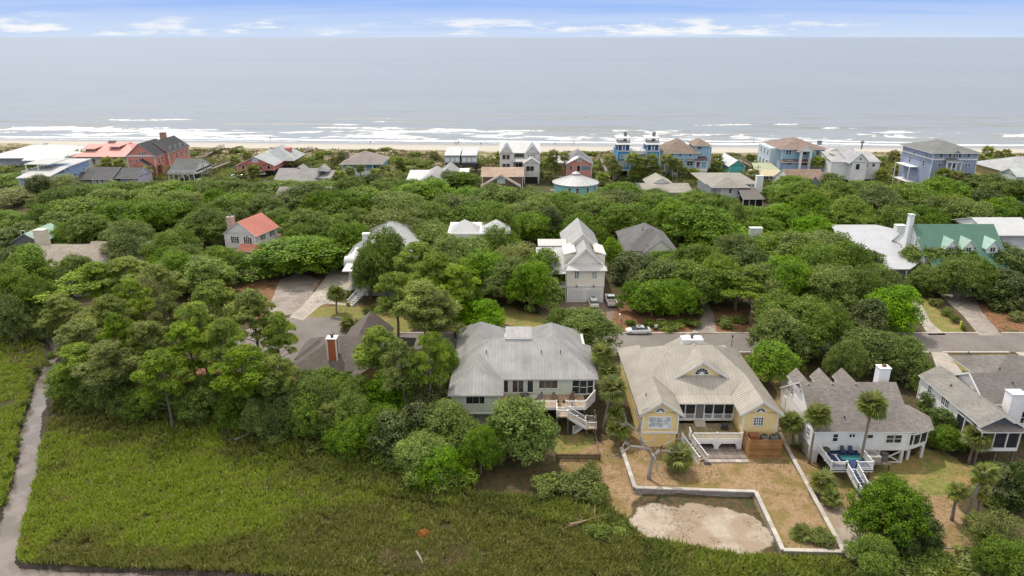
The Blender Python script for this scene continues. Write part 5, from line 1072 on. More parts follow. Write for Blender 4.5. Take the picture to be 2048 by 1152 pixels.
# light blue house with brown hip roofs
h = House('light_blue_house', 'light blue two-storey house with brown hip roof and square tower', 62, 276, 0, short='the light-blue tower house')
LBW = siding((.30,.48,.62)); BRF = sh((.22,.165,.13), .15); x0, x1, z0, z1 = front(277, (1348,306,1392,338)); h.walls(LBW, x0, x1, 277, 292, 3.2, z1, FT); h.hip(x0-3.5, x1+.4, 277, 293, z1, z1+4.6, BRF, .7); h.walls(LBW, x0-3, x0+.1, 279, 292, 3.2, z1, FT); h.walls(siding((.55,.55,.56)), x0, x1, 277.3, 292, 0, 3.2, FT, 'lower_wall')
a, b_, c, d = front(279, (1391,291,1416,336)); h.walls(LBW, a, b_, 279, 289, 3, d, FT, name='tower_wall'); h.hip(a, b_, 279, 289, d, d+2.0, BRF, .8); h.walls(LBW, b_-.1, b_+1.5, 282, 291, 3, d-1, FT)
wins(h, 277, [(1353,323,1358,331),(1359,323,1365,331),(1374,323,1379,331),(1380,323,1385,331),(1358,306,1363,312),(1378,306,1383,312)], (1,2), fr=FT); wins(h, 279, [(1394.5,293,1398,299),(1399,293,1403,299)], (1,2), fr=FT); wins(h, 279, [(1395,306,1398,309),(1400,306,1403,309)], (1,1), fr=FT)
for px0, px1 in ((1352,1367),(1373,1387)): q = front(276.4, (px0,318,px1,321)); h.roof([[(q[0],276,q[2]),(q[1],276,q[2]),(q[1],277,q[3]),(q[0],277,q[3])]], BRF, .1, name='window_hood')
q = front(275.5, (1390,315,1416,322)); h.roof([[(q[0],275,q[2]),(q[1],275,q[2]),(q[1],279.2,q[3]),(q[0],279.2,q[3])]], sh((.10,.07,.07)), .15, name='porch_roof'); h.posts([(q[0]+.3,275.4),((q[0]+q[1])/2,275.4),(q[1]-.3,275.4)], 0, q[2], .3, FT); h.box('porch_floor', FT, q[0], q[1], 275, 279, 3.0, 3.3); h.box('porch_wall', FT, q[0]+.1, q[1]-.1, 275.3, 275.5, 0, 3); wins(h, 279, [(1393,324,1398,334)], (1,1), gl=flat((.16,.06,.04)), name='door'); h.box('garage_door', wt, x0+1.2, x0+4.2, 277.2, 277.3, .1, 2.6)
# teal shed roof, pale green roofed cottage, grey flat roof, grey hip house, brown roof
h = House('teal_beach_hut', 'narrow teal beach house with a pale gable roof near the boardwalk', 83, 285, 0, short='the narrow teal beach house')
TE = siding((.08,.42,.40)); x0, x1, z0, z1 = front(283, (1459,331,1487,350)); h.walls(TE, x0, x1, 283, 300, 0, z1); h.gable(x0, x1, 283, 301, z1, z1+2.2, 'y', (metalroof((.50,.52,.53), .5, .1), wt), TE, .5, end=.6)
for k in range(3): h.win(x0, z1-2, 1.0, 1.5, 287+k*5, (1,2), face='l')
h = House('green_roofed_cottage', 'small white cottage with a faded green and tan low roof', 100, 266, 0, short='the faded-green-roofed cottage')
x0, x1, z0, z1 = front(266, (1517,350,1566,358)); h.walls(W3, x0, x1, 267, 278, 0, z1); h.roof([[(x0-.7,265.3,z1-.2),(x1+.7,265.3,z1-.2),(x1,271,z1+1.2),(x0,271,z1+1.2)]], (paint((.46,.40,.27), .8), wt), .2); h.roof([[(x0,271,z1+1.22),(x1,271,z1+1.22),(x1-1,278,z1+2.6),(x0+1,278,z1+2.6)]], (paint((.34,.37,.25), .8), wt), .2, name='upper_roof'); wins(h, 267, [(1528,352,1536,358),(1541,352,1549,358),(1552,352,1556,357)], (2,2))
h = House('flat_grey_house', 'low house with broad warm grey roof and pointed rear gable', 50, 244, 0, short='the broad warm-grey roof')
x0, x1, z0, z1 = front(243, (1288,384,1384,395)); zr = Z(1330,366,251); h.walls(W3, x0, x1, 244, 258, 0, z1); h.gable(x0, x1, 243, 259, z1, zr, 'x', sh((.27,.245,.215)), W3, .4); xm = P(1319,355,255)[0]; h.gable(xm-4.5, xm+4.5, 251, 262, zr-.6, zr+1.7, 'y', sh((.30,.285,.24)), W3, .3)
h = House('grey_hip_porch_house', 'pale lilac-grey house with grey hip roofs, white chimney and dark screened porch', 68, 226, 0, short='the grey screened-porch house')
PL = siding((.55,.56,.60)); GHR = sh((.26,.24,.215)); x0, x1, z0, z1 = front(232, (1444,374,1488,420)); h.walls(PL, x0, x1+1, 232, 246, 0, z1); h.hip(x0-3, x1+.5, 231.5, 247, z1, z1+2.6, GHR, .5); xa, xb, _, za = front(238, (1412,367,1513,375)); h.walls(PL, xa+2, xb, 238, 256, 0, za); h.hip(xa, xb, 238, 258, za, Z(1475,347,248), GHR, .4)
xp, xq, zp, zq = front(226, (1487,397,1524,416)); h.roof([[(xp-.4,225.3,zq),(xq+.4,225.3,zq),(xq-1,233,zq+2.6),(xp-.2,233,zq+2.6)]], sh((.15,.13,.125)), .2, name='porch_roof'); h.box('porch_screen', screen(), xp, xq, 226.1, 226.2, zp, zq-.2); h.posts([(xp,226),(xp+2,226),(xp+4,226),(xq,226)], 0, zq-.1, .2, wt); h.box('porch_floor', wt, xp, xq, 225.9, 231, zp-.3, zp); h.box('porch_back', DARK, xp, xq, 230, 230.2, zp, zq); x, z = P(1517,373,236); h.chimney(x, 236, 3, z+3.6, 2.2, 1.6, paint((.74,.74,.74)), wt, False); h.rail([(xp-1,224.5,zp-.2),(xq,224.5,zp-.2)], 1, wt, .3, far=True); h.stairs((xq-1,224.5,zp-.2), (xp-3,222,0), 1.4, 9, wt, wt)
wins(h, 232, [(1458,378,1463,386),(1476,380,1481,388)], (1,2)); wins(h, 238, [(1489,370,1494,372.5),(1497,370,1501,372.5),(1504,370,1508,372.5)], (1,1))
h = House('tan_brown_house', 'white gabled house with rusty brown shingle roof and front dormer', 105, 243, 0, short='the rusty-roofed house')
RB = sh((.23,.155,.12), .2); x0, x1, z0, z1 = front(243, (1583,374,1655,385)); zr = Z(1610,338,252); h.walls(W3, x0, x1, 244, 260, 0, z1); h.gable(x0, x1, 243, 261, z1, zr, 'x', RB, W3, .5); xm = P(1618,352,247)[0]; h.gable(xm-3.5, xm+3.5, 242, 254, zr-4.2, zr-.7, 'y', RB, flat((.2,.22,.25)), .6); h.gable(x1-8, x1+5, 245, 263, z1-.5, zr-1.6, 'x', RB, W3, .4)
# light blue house with the white columns
h = House('column_house', 'large light blue house with two-storey white columns, brown roof and dark chimney', 120, 274, 0, short='the white-columned blue house')
x0, x1, z0, z1 = front(276, (1566,298,1644,338)); h.walls(siding((.26,.45,.56)), x0, x1, 276, 294, 0, z1, FT); h.hip(x0-.3, x1+.3, 276, 296, z1, Z(1604,275,286), sh((.225,.16,.135), .12), .9); wl = siding((.26,.37,.55)); h.walls(wl, x0-1.2, x1+.8, 274.6, 277, 0, z1-4.6, FT, 'lower_wall'); h.roof([[(x0-2,273.8,z1-4.7),(x1+1.6,273.8,z1-4.7),(x1+.4,276.2,z1-3.8),(x0-.4,276.2,z1-3.8)]], sh((.16,.12,.11)), .15, name='skirt_roof')
xm0, xm1 = P(1601,310,274)[0], P(1620,310,274)[0]; h.posts([(xm0,273.6),(xm1,273.6)], 0, z1-.4, .85, wt, 'column'); h.gable(xm0-1, xm1+1, 273, 279, z1-.4, z1+1.9, 'y', sh((.225,.16,.135), .12), wt, .4)
wins(h, 276, [(1573,301,1577,309),(1577.5,301,1582,309),(1593,301,1596,307),(1604,301,1613,309),(1633,302,1638,310),(1639,302,1643,310)], (1,2), fr=FT); wins(h, 274.6, [(1575,321,1583,330),(1632,322,1640,331)], (2,2), fr=FT); h.wpx((1603,318,1614,331), 274.6, (1,1), gl=flat((.12,.04,.03)), name='door'); h.walls(siding((.5,.58,.62)), x0-3.5, x0, 280, 293, 0, z1-.3, FT)
for y in (282,286,290): h.win(x0-3.5, z1-2, 1.2, 2, y, (1,2), fr=FT, face='l'); h.win(x0-3.5, z1-6.2, 1.2, 2, y, (1,2), fr=FT, face='l')
x, z = P(1640,278,288); h.chimney(x, 288, z1, z-.8, 1.5, 1.3, paint((.22,.30,.36)), flat((.03,.03,.03)), False); h.rail([(x0-5,279,3.4),(x0-5,292,3.4)], 1, wt, .4, far=True)
# white house with grey gables
h = House('white_gable_house', 'white beach house with pale grey gable roof, triangular front gable and white stairs', 140, 262, 0, short='the grey-gabled white house')
GP_ = sh((.34,.34,.35), .12); x0, x1, z0, z1 = front(264, (1664,323,1757,342)); zr = Z(1712,298,274); h.walls(W3, x0, x1, 264, 284, 1.8, z1); h.gable(x0, x1, 264, 284, z1, zr-.8, 'x', GP_, W3, .4); h.gable(x0+6, x1-6.5, 263, 285, z1, zr+.4, 'x', GP_, W3, .4); xa, xb, _, za = front(261, (1700,325,1737,340)); zp = Z(1719,306,261); h.walls(W3, xa+1, xb-1, 261, 265, 1.8, za); h.gable(xa, xb, 261, 273, za, zp, 'y', GP_, W3, .3, end=.4)
wins(h, 264, [(1745,327,1749,333),(1732,327,1735,334)], (1,2)); h.wpx((1712.5,328,1718,339), 261, (1,1), gl=DARK, name='doorway'); h.wpx((1720,316,1723,319), 261, (1,1), name='round_window'); h.stairs(((xa+xb)/2,260.5,1.8), ((xa+xb)/2+1,255.5,0), 2.4, 9, wt, wt); h.rail([((xa+xb)/2-1.3,260.5,1.9),((xa+xb)/2-.3,255.5,0)], .9, wt, .3, far=True); h.box('undercroft', flat((.10,.13,.18)), x0+1, x1-1, 265, 283, 0, 1.8); x, z = P(1724,290,277); h.b(MB().lathe([(.3,0),(.3,2.2),(.7,2.4),(.7,3.0),(.1,3.4)], 8, (x,277,z-1.6)), 'roof_vent', flat((.2,.2,.2)))
# periwinkle house
h = House('periwinkle_house', 'large periwinkle blue house with grey hip roof, white trim and pale brick base', 150, 242, 0, short='the periwinkle house')
PW = siding((.28,.32,.45)); x0, x1, z0, z1 = front(246, (1868,306,1950,340)); zbnd = Z(1900,319,246); h.walls(PW, x0, x1, 246, 266, 2.6, z1, FT); h.walls(masonry((.58,.50,.42), .15), x0-.1, x1+.1, 245.9, 266.1, 0, 2.6, None, 'base_wall'); h.hip(x0-.2, x1+.2, 246, 266, z1, Z(1905,280,256), sh((.165,.17,.165), .12), .9)
m = MB(); m.box(x0-.1,245.85,zbnd-.2,x1+.1,246,zbnd+.25); m.box(x0-.12,246,zbnd-.2,x0,266,zbnd+.25); m.box(x0-.1,245.85,2.5,x1+.1,246,2.9); h.b(m, 'band_board', FT)
wins(h, 246, [(1880,308,1884.5,315),(1898,308,1902,315),(1907,308,1911,315),(1911.7,308,1915,315),(1918,308,1922,315),(1935,308,1940,315),(1877,327,1881.5,333),(1882,327,1885,333),(1931,328,1935,333),(1936,328,1940,333)], (1,2), fr=FT)
for y, z in ((250,z1-2),(258,z1-2),(263,z1-2),(251,zbnd-2.2),(260,zbnd-2.2)): h.win(x0, z, 1.0, 2.0, y, (1,2), fr=FT, face='l')
q = front(243.5, (1893,318,1925,324)); h.roof([[(q[0],242.8,q[2]),(q[1],242.8,q[2]),(q[1]-1.2,246.1,q[3]),(q[0]+1.2,246.1,q[3])]], sh((.12,.13,.15)), .15, name='porch_roof'); h.posts([(q[0]+.4,243.2),(q[0]+2.1,243.2),(q[1]-2.1,243.2),(q[1]-.4,243.2)], 2.7, q[2], .32, wt, 'column'); h.box('porch_floor', masonry((.5,.43,.38)), q[0], q[1], 242.8, 246, 0, 2.7); h.stairs(((q[0]+q[1])/2,242.8,2.7), ((q[0]+q[1])/2+.5,238.5,0), 2.4, 12, masonry((.5,.43,.38)), wt); h.wpx((1905,327,1912,336), 246, (1,1), gl=flat((.05,.04,.05)), name='door'); h.gable(P(1907,306,246)[0]-.5, P(1915,306,246)[0]+1.0, 245.4, 250, z1-.2, z1+1.2, 'y', sh((.165,.17,.165), .12), PW, .3)
h.box('side_balcony', wt, x0-3, x0, 254, 264, 2.6, 2.8); h.box('side_balcony_roof', wt, x0-3, x0, 254, 264, 8, 8.2); h.posts([(x0-2.9,254.2),(x0-2.9,263.8)], 0, 8, .25, wt)
h = House('edge_grey_house', 'yellow house with pale grey hip roof cut off by the right edge', 176, 246, 0, short='the right-edge yellow house')
x0, x1, z0, z1 = front(247, (2006,341,2140,360)); h.walls(siding((.62,.46,.18)), x0, x1, 247, 262, 0, z1); h.hip(x0, x1, 246, 264, z1, z1+3.6, sh((.34,.35,.36)), .8); h = House('pale_green_hut', 'pale green gabled hut at the right edge below the yellow house', 178, 228, 0, short='the pale green hut'); x0, x1, z0, z1 = front(230, (2034,352,2090,365)); h.walls(siding((.45,.52,.45)), x0, x1, 230, 238, 0, z1); h.gable(x0, x1, 230, 238, z1, z1+1.8, 'x', sh((.4,.44,.4)), siding((.45,.52,.45)), .5)
# ------------------------------------------------------------ vegetation
def leafmat(name, dark, light, tip, seed=0.0, trans=0.27):
    m = MT(name); p = m.pos(); oi = m.n('ShaderNodeObjectInfo').outputs['Random']; v = m.attr('v')
    n = m.noise(p, 0.45, 4, 0.6)
    k = m.math('ADD', m.math('MULTIPLY', v, 0.6), m.math('MULTIPLY', n, 0.55))
    col = m.mix(m.step(k, 0.25, 0.75), dark, light); col = m.mix(m.math('MULTIPLY', m.step(v, 0.8, 1.0), 0.6), col, tip)
    col = m.hsv(col, m.lerp(oi, 0, 1, 0.482, 0.512), m.lerp(oi, 0, 1, 0.82, 1.1), m.lerp(m.math('FRACT', m.math('MULTIPLY', oi, 7.31)), 0, 1, 0.74, 1.2))
    m.done(col, 0.6, 0, 0.22); tr = m.n('ShaderNodeBsdfTranslucent'); m.l(m.hsv(col, 0.49, 1.1, 1.5), tr.inputs[0])
    mx = m.n('ShaderNodeMixShader'); mx.inputs[0].default_value = trans; m.l(m.b.outputs[0], mx.inputs[1]); m.l(tr.outputs[0], mx.inputs[2]); m.l(mx.outputs[0], m.o.inputs[0])
    return m.mat
LM = {'oak': leafmat('live_oak_leaves', (0.055,0.100,0.014), (0.187,0.279,0.032), (0.316,0.393,0.054)),
      'bright': leafmat('spring_leaves', (0.062,0.115,0.011), (0.202,0.330,0.027), (0.319,0.427,0.049)),
      'pine': leafmat('pine_needles', (0.079,0.125,0.019), (0.252,0.328,0.040), (0.403,0.467,0.065)),
      'dark': leafmat('magnolia_leaves', (0.045,0.073,0.019), (0.134,0.178,0.045), (0.290,0.279,0.099)),
      'brown': leafmat('bronze_leaves', (0.097,0.128,0.031), (0.244,0.287,0.060), (0.368,0.379,0.109)),
      'shrub': leafmat('shrub_leaves', (0.061,0.100,0.016), (0.205,0.269,0.040), (0.335,0.353,0.070))}
BARK = masonry((0.2, 0.165, 0.135), .4, 2.0); PBARK = masonry((0.22, 0.17, 0.135), .4, 2.0); PALMB = masonry((0.26, 0.22, 0.18), .35, 2.0); DEADW = masonry((0.33, 0.295, 0.265), .35, 1.5)
def leaves(cent, nrm, size, g, spread=.7, asp=.62):          # diamonds facing roughly along nrm
    n = len(cent); d = nrm + g.normal(0, spread, (n, 3)); d /= np.linalg.norm(d, axis=1)[:, None] + 1e-9
    a = np.cross(d, g.normal(0, 1, (n, 3))); a /= np.linalg.norm(a, axis=1)[:, None] + 1e-9; b = np.cross(d, a)
    s = (size * g.uniform(.65, 1.35, n))[:, None]
    v = np.stack([cent - a*s, cent - b*s*asp + d*s*.12, cent + a*s, cent + b*s*asp + d*s*.12], 1).reshape(-1, 3)
    return v, np.arange(4*n).reshape(n, 4)
def crown_mesh(name, kind, lobes, nsub, nleaf, size, subr, g, up=.25, flatz=1.0, asp=.62):
    """lobes: centre xyz + radius, metres. Each lobe carries sub-clumps over its outer shell, each sub-clump a handful of leaves."""
    cs = []; ns = []; vs = []
    allc = np.array([l[:3] for l in lobes]); mid = allc.mean(0)
    for x, y, z, r in lobes:
        k = int(nsub * (r/np.mean([l[3] for l in lobes]))**2) + 3
        d = g.normal(0, 1, (k*2, 3)); d /= np.linalg.norm(d, axis=1)[:, None]; d[:, 2] += up; d /= np.linalg.norm(d, axis=1)[:, None]; d = d[d[:, 2] > -.45][:k]
        c = np.array([x, y, z]) + d * np.array([r, r, r*flatz]) * g.uniform(.78, 1.06, (len(d), 1))
        br = np.clip(g.uniform(.05, .45, len(d)) + g.uniform(-.15, .15), 0, 1)
        for ci, di, bi in zip(c, d, br):
            q = g.normal(0, 1, (nleaf, 3)); q /= np.linalg.norm(q, axis=1)[:, None]; q[:, 2] = q[:, 2]*.8 + .2
            rr = subr * g.uniform(.45, 1.1, (nleaf, 1)) * r**.5
            cs.append(ci + q*rr); ns.append(di*.55 + q*.75 + np.array([0, 0, .35])); vs.append(np.clip(bi + g.uniform(-.1, .5, nleaf), 0, 1))
    v, f = leaves(np.concatenate(cs), np.concatenate(ns), size, g, .7, asp)
    return arrmesh(name, v, f, LM[kind], attr={'v': ('FACE', np.concatenate(vs))}), mid
def limb(mb, a, b, r0, r1, g, n=4, wob=.12, sides=6):
    a = np.array(a, float); b = np.array(b, float); L_ = np.linalg.norm(b-a); pts = []; rs = []
    for i in range(n+1):
        t = i/n; p = a + (b-a)*t + (g.normal(0, 1, 3)*wob*L_*.35*math.sin(math.pi*t)); p[2] += .08*L_*math.sin(math.pi*t); pts.append(tuple(p)); rs.append(r0+(r1-r0)*t)
    mb.tube(pts, rs, sides, cap=False)
TREES = {}                                                   # kind -> list of (crown mesh, trunk mesh, nominal half width, nominal height)
def make(kind, seed):
    g = np.random.default_rng(seed); tb = MB(); bark = BARK
    if kind in ('oak', 'bright', 'dark', 'brown'):
        Wd, Ht = {'oak': (6.3, 9.0), 'bright': (5.0, 9.0), 'dark': (3.6, 8.5), 'brown': (4.6, 7.5)}[kind]; nl = {'oak': 24, 'bright': 19, 'dark': 14, 'brown': 17}[kind]; lobes = []
        for i in range(nl):
            a = i*2.39996 + g.uniform(-.3, .3); rr = math.sqrt((i+.6)/nl); x, y = rr*math.cos(a), rr*math.sin(a)
            a += .25*math.sin(3*a+seed); rr *= 1+.16*math.sin(2*a+seed*1.7); x, y = rr*math.cos(a), rr*math.sin(a)
            zt = {'oak': .50+.36*(1-rr**2), 'bright': .42+.44*(1-rr**1.8), 'dark': .25+.62*(1-rr**1.4), 'brown': .45+.4*(1-rr**2)}[kind]
            r = {'oak': 2.0, 'bright': 1.75, 'dark': 1.55, 'brown': 1.6}[kind] * g.uniform(.62, 1.3); sc = (Wd-r)/Wd
            lobes.append((x*Wd*sc*1.02, y*Wd*sc*1.02, Ht*(zt+g.uniform(-.12, .08)), r))
            if rr > .5 and g.random() < .8: lobes.append((x*Wd*sc*.98, y*Wd*sc*.98, Ht*(zt-.22+g.uniform(-.06, .05)), r*.9))
        cm, mid = crown_mesh('crown', kind, lobes, {'oak': 34, 'bright': 32, 'dark': 28, 'brown': 20}[kind], 20 if kind != 'brown' else 14, {'oak': .15, 'bright': .15, 'dark': .15, 'brown': .125}[kind], .42, g, flatz=.92)
        zb = Ht*{'oak': .28, 'bright': .3, 'dark': .2, 'brown': .3}[kind]; lean = g.uniform(-.5, .5, 2); r0 = {'oak': .42, 'bright': .3, 'dark': .22, 'brown': .25}[kind]
        limb(tb, (0,0,-.5), (lean[0],lean[1],zb), r0, r0*.75, g, 3, .1, 8)
        for l in sorted(lobes, key=lambda q: -q[3])[:11]: limb(tb, (lean[0],lean[1],zb*.95), (l[0]*.9,l[1]*.9,l[2]-.3), r0*.5, .05, g, 4, .25, 5)
    elif kind == 'pine':
        Wd, Ht = 4.2, 15.0; lobes = []; bark = PBARK; z0 = .52
        for i in range(21):
            t = i/20; a = i*2.39996+g.uniform(-.5, .5); rad = Wd*(1-(abs(t-.38)/.68)**1.8)*.82*g.uniform(.45, 1.05); z = Ht*(z0+(1-z0)*t*.94)
            lobes.append((rad*math.cos(a), rad*math.sin(a), z, g.uniform(.95, 1.6)))
        cm, mid = crown_mesh('crown', 'pine', lobes, 30, 24, .19, .36, g, up=.7, flatz=.5, asp=.32)
        limb(tb, (0,0,-.5), (g.uniform(-.4,.4),g.uniform(-.4,.4),Ht*.97), .26, .05, g, 6, .04, 7)
        for l in lobes: limb(tb, (0,0,l[2]-.9-.15*math.hypot(l[0],l[1])), (l[0],l[1],l[2]-.15), .07, .025, g, 3, .12, 4)
        for k in range(5):
            a = g.uniform(0, 6.28); z = Ht*g.uniform(.2, .45); limb(tb, (0,0,z), (1.6*math.cos(a),1.6*math.sin(a),z+.3), .05, .015, g, 2, .1, 4)
    elif kind == 'shrub':
        Wd, Ht = 1.7, 2.2; lobes = [(g.uniform(-1,1), g.uniform(-1,1), g.uniform(.5,1.5), g.uniform(.5,.85)) for _ in range(9)]
        cm, mid = crown_mesh('foliage', 'shrub', lobes, 20, 13, .11, .32, g); bark = BARK
        for l in lobes[:5]: limb(tb, (0,0,-.3), (l[0]*.8,l[1]*.8,l[2]), .06, .02, g, 2, .1, 4)
    elif kind == 'scraggly':                                 # thin pine with bare limbs showing
        Wd, Ht = 4.0, 11.0; bark = PBARK; lobes = [(Wd*.85*math.cos(a)*r, Wd*.85*math.sin(a)*r, Ht*z, g.uniform(.7,1.2)) for a, r, z in zip(g.uniform(0,6.28,14), g.uniform(.2,1,14), g.uniform(.62,.97,14))]
        cm, mid = crown_mesh('crown', 'pine', lobes, 17, 16, .15, .42, g, up=.5, flatz=.6); limb(tb, (0,0,-.5), (.4,.2,Ht*.92), .24, .06, g, 5, .08, 7)
        for l in lobes: limb(tb, (.2,.1,l[2]-1.2), (l[0],l[1],l[2]-.1), .09, .03, g, 4, .2, 5)
    tm = tb.mesh('trunk' if kind != 'shrub' else 'stems', bark, True)
    TREES.setdefault(kind, []).append((cm, tm, Wd, Ht))
for k, n in (('oak', 8), ('bright', 5), ('pine', 5), ('dark', 3), ('brown', 2), ('shrub', 5), ('scraggly', 2)):
    for i in range(n): make(k, 100*len(k)+i*7+ord(k[0]))
PLANTED = []                                                 # (object, kind, x, y, half width, height)
GROUPS = {'oak': 'live oaks among the houses', 'bright': 'bright spring trees among the houses', 'pine': 'pines beside the marsh', 'dark': 'dark magnolias and hollies', 'brown': 'bronze thin trees', 'shrub': 'shrubs and scrub', 'scraggly': 'thin scraggly pines'}
NAMES = {'oak': 'live_oak', 'bright': 'leafy_tree', 'pine': 'pine_tree', 'dark': 'magnolia_tree', 'brown': 'thin_tree', 'shrub': 'shrub', 'scraggly': 'scraggly_pine'}
def plant(kind, x, y, hw, ht, z=None, label=None):
    cm, tm, w, h_ = rng.choice(TREES[kind]); z = hz(x, y)-.05 if z is None else z
    e = empty(NAMES[kind], (x, y, z), rng.uniform(0, 6.28)); e.rotation_euler.x = rng.uniform(-.07, .07); e.rotation_euler.y = rng.uniform(-.07, .07); e.scale = (hw/w, hw/w*rng.uniform(.9, 1.1), ht/h_)
    put('trunk' if kind != 'shrub' else 'stems', tm, e); put('crown' if kind != 'shrub' else 'foliage', cm, e)
    tag(e, label, 'tree' if kind != 'shrub' else 'shrub', GROUPS[kind]); PLANTED.append((e, kind, x, y, hw, ht)); return e
KEEP = [(1410,347,1490,385,226),(1488,380,1525,418,222),(1110,345,1196,388,238),(963,333,1048,378,243),(1575,338,1660,372,242),(1288,358,1384,382,243),(1662,295,1760,348,256),(820,330,922,364,247),(535,335,655,362,249),(335,315,432,362,267),(168,334,284,366,255),(38,324,163,350,239),(455,430,550,500,166),(896,453,1012,480,159),(1245,460,1342,500,155),(1760,466,1824,530,147),(1685,463,1760,488,150),(1814,443,1948,495,148),(1814,495,1842,538,148),(36,440,112,490,165),(1487,455,1545,474,163),(722,457,826,484,150),(700,535,728,600,141),(590,655,680,740,96),(650,525,712,630,140),(1230,664,1500,702,113),(1864,668,2048,704,113),(1172,592,1238,614,137),(1248,650,1310,672,120),(1830,285,1950,350,240),(1440,312,1486,345,280),(1514,332,1566,356,265),(1395,612,1430,664,121),(1900,600,1990,664,121),(1815,596,1900,666,121)]
def T(kind, px, top, wpx, ht, label=None, free=False):                   # crown top seen at pixel (px, top), crown wpx pixels wide, ht metres tall
    x, y = G(px, top, ht*.93 - (1.0 if top > 700 else 0)); dep = proj(x, y, ht*.7)[2]; hw = wpx/2*dep/FP*1.03
    for f in (1, .85, .7, .55, .42):                        # a tree never hides what the photograph shows behind it: it is lower there
        cu, ct, dp = proj(x, y, ht*f); _, cb, _ = proj(x, y, ht*f*.4); w = hw*FP/dp*.8*(.5+.5*f)
        if not free and any(y < ky and cu+w > k0 and cu-w < k2 and ct+3 < k3 and cb > k1 for k0, k1, k2, k3, ky in KEEP): continue
        return plant(kind, x, y, hw*(.5+.5*f), ht*f, None, label)
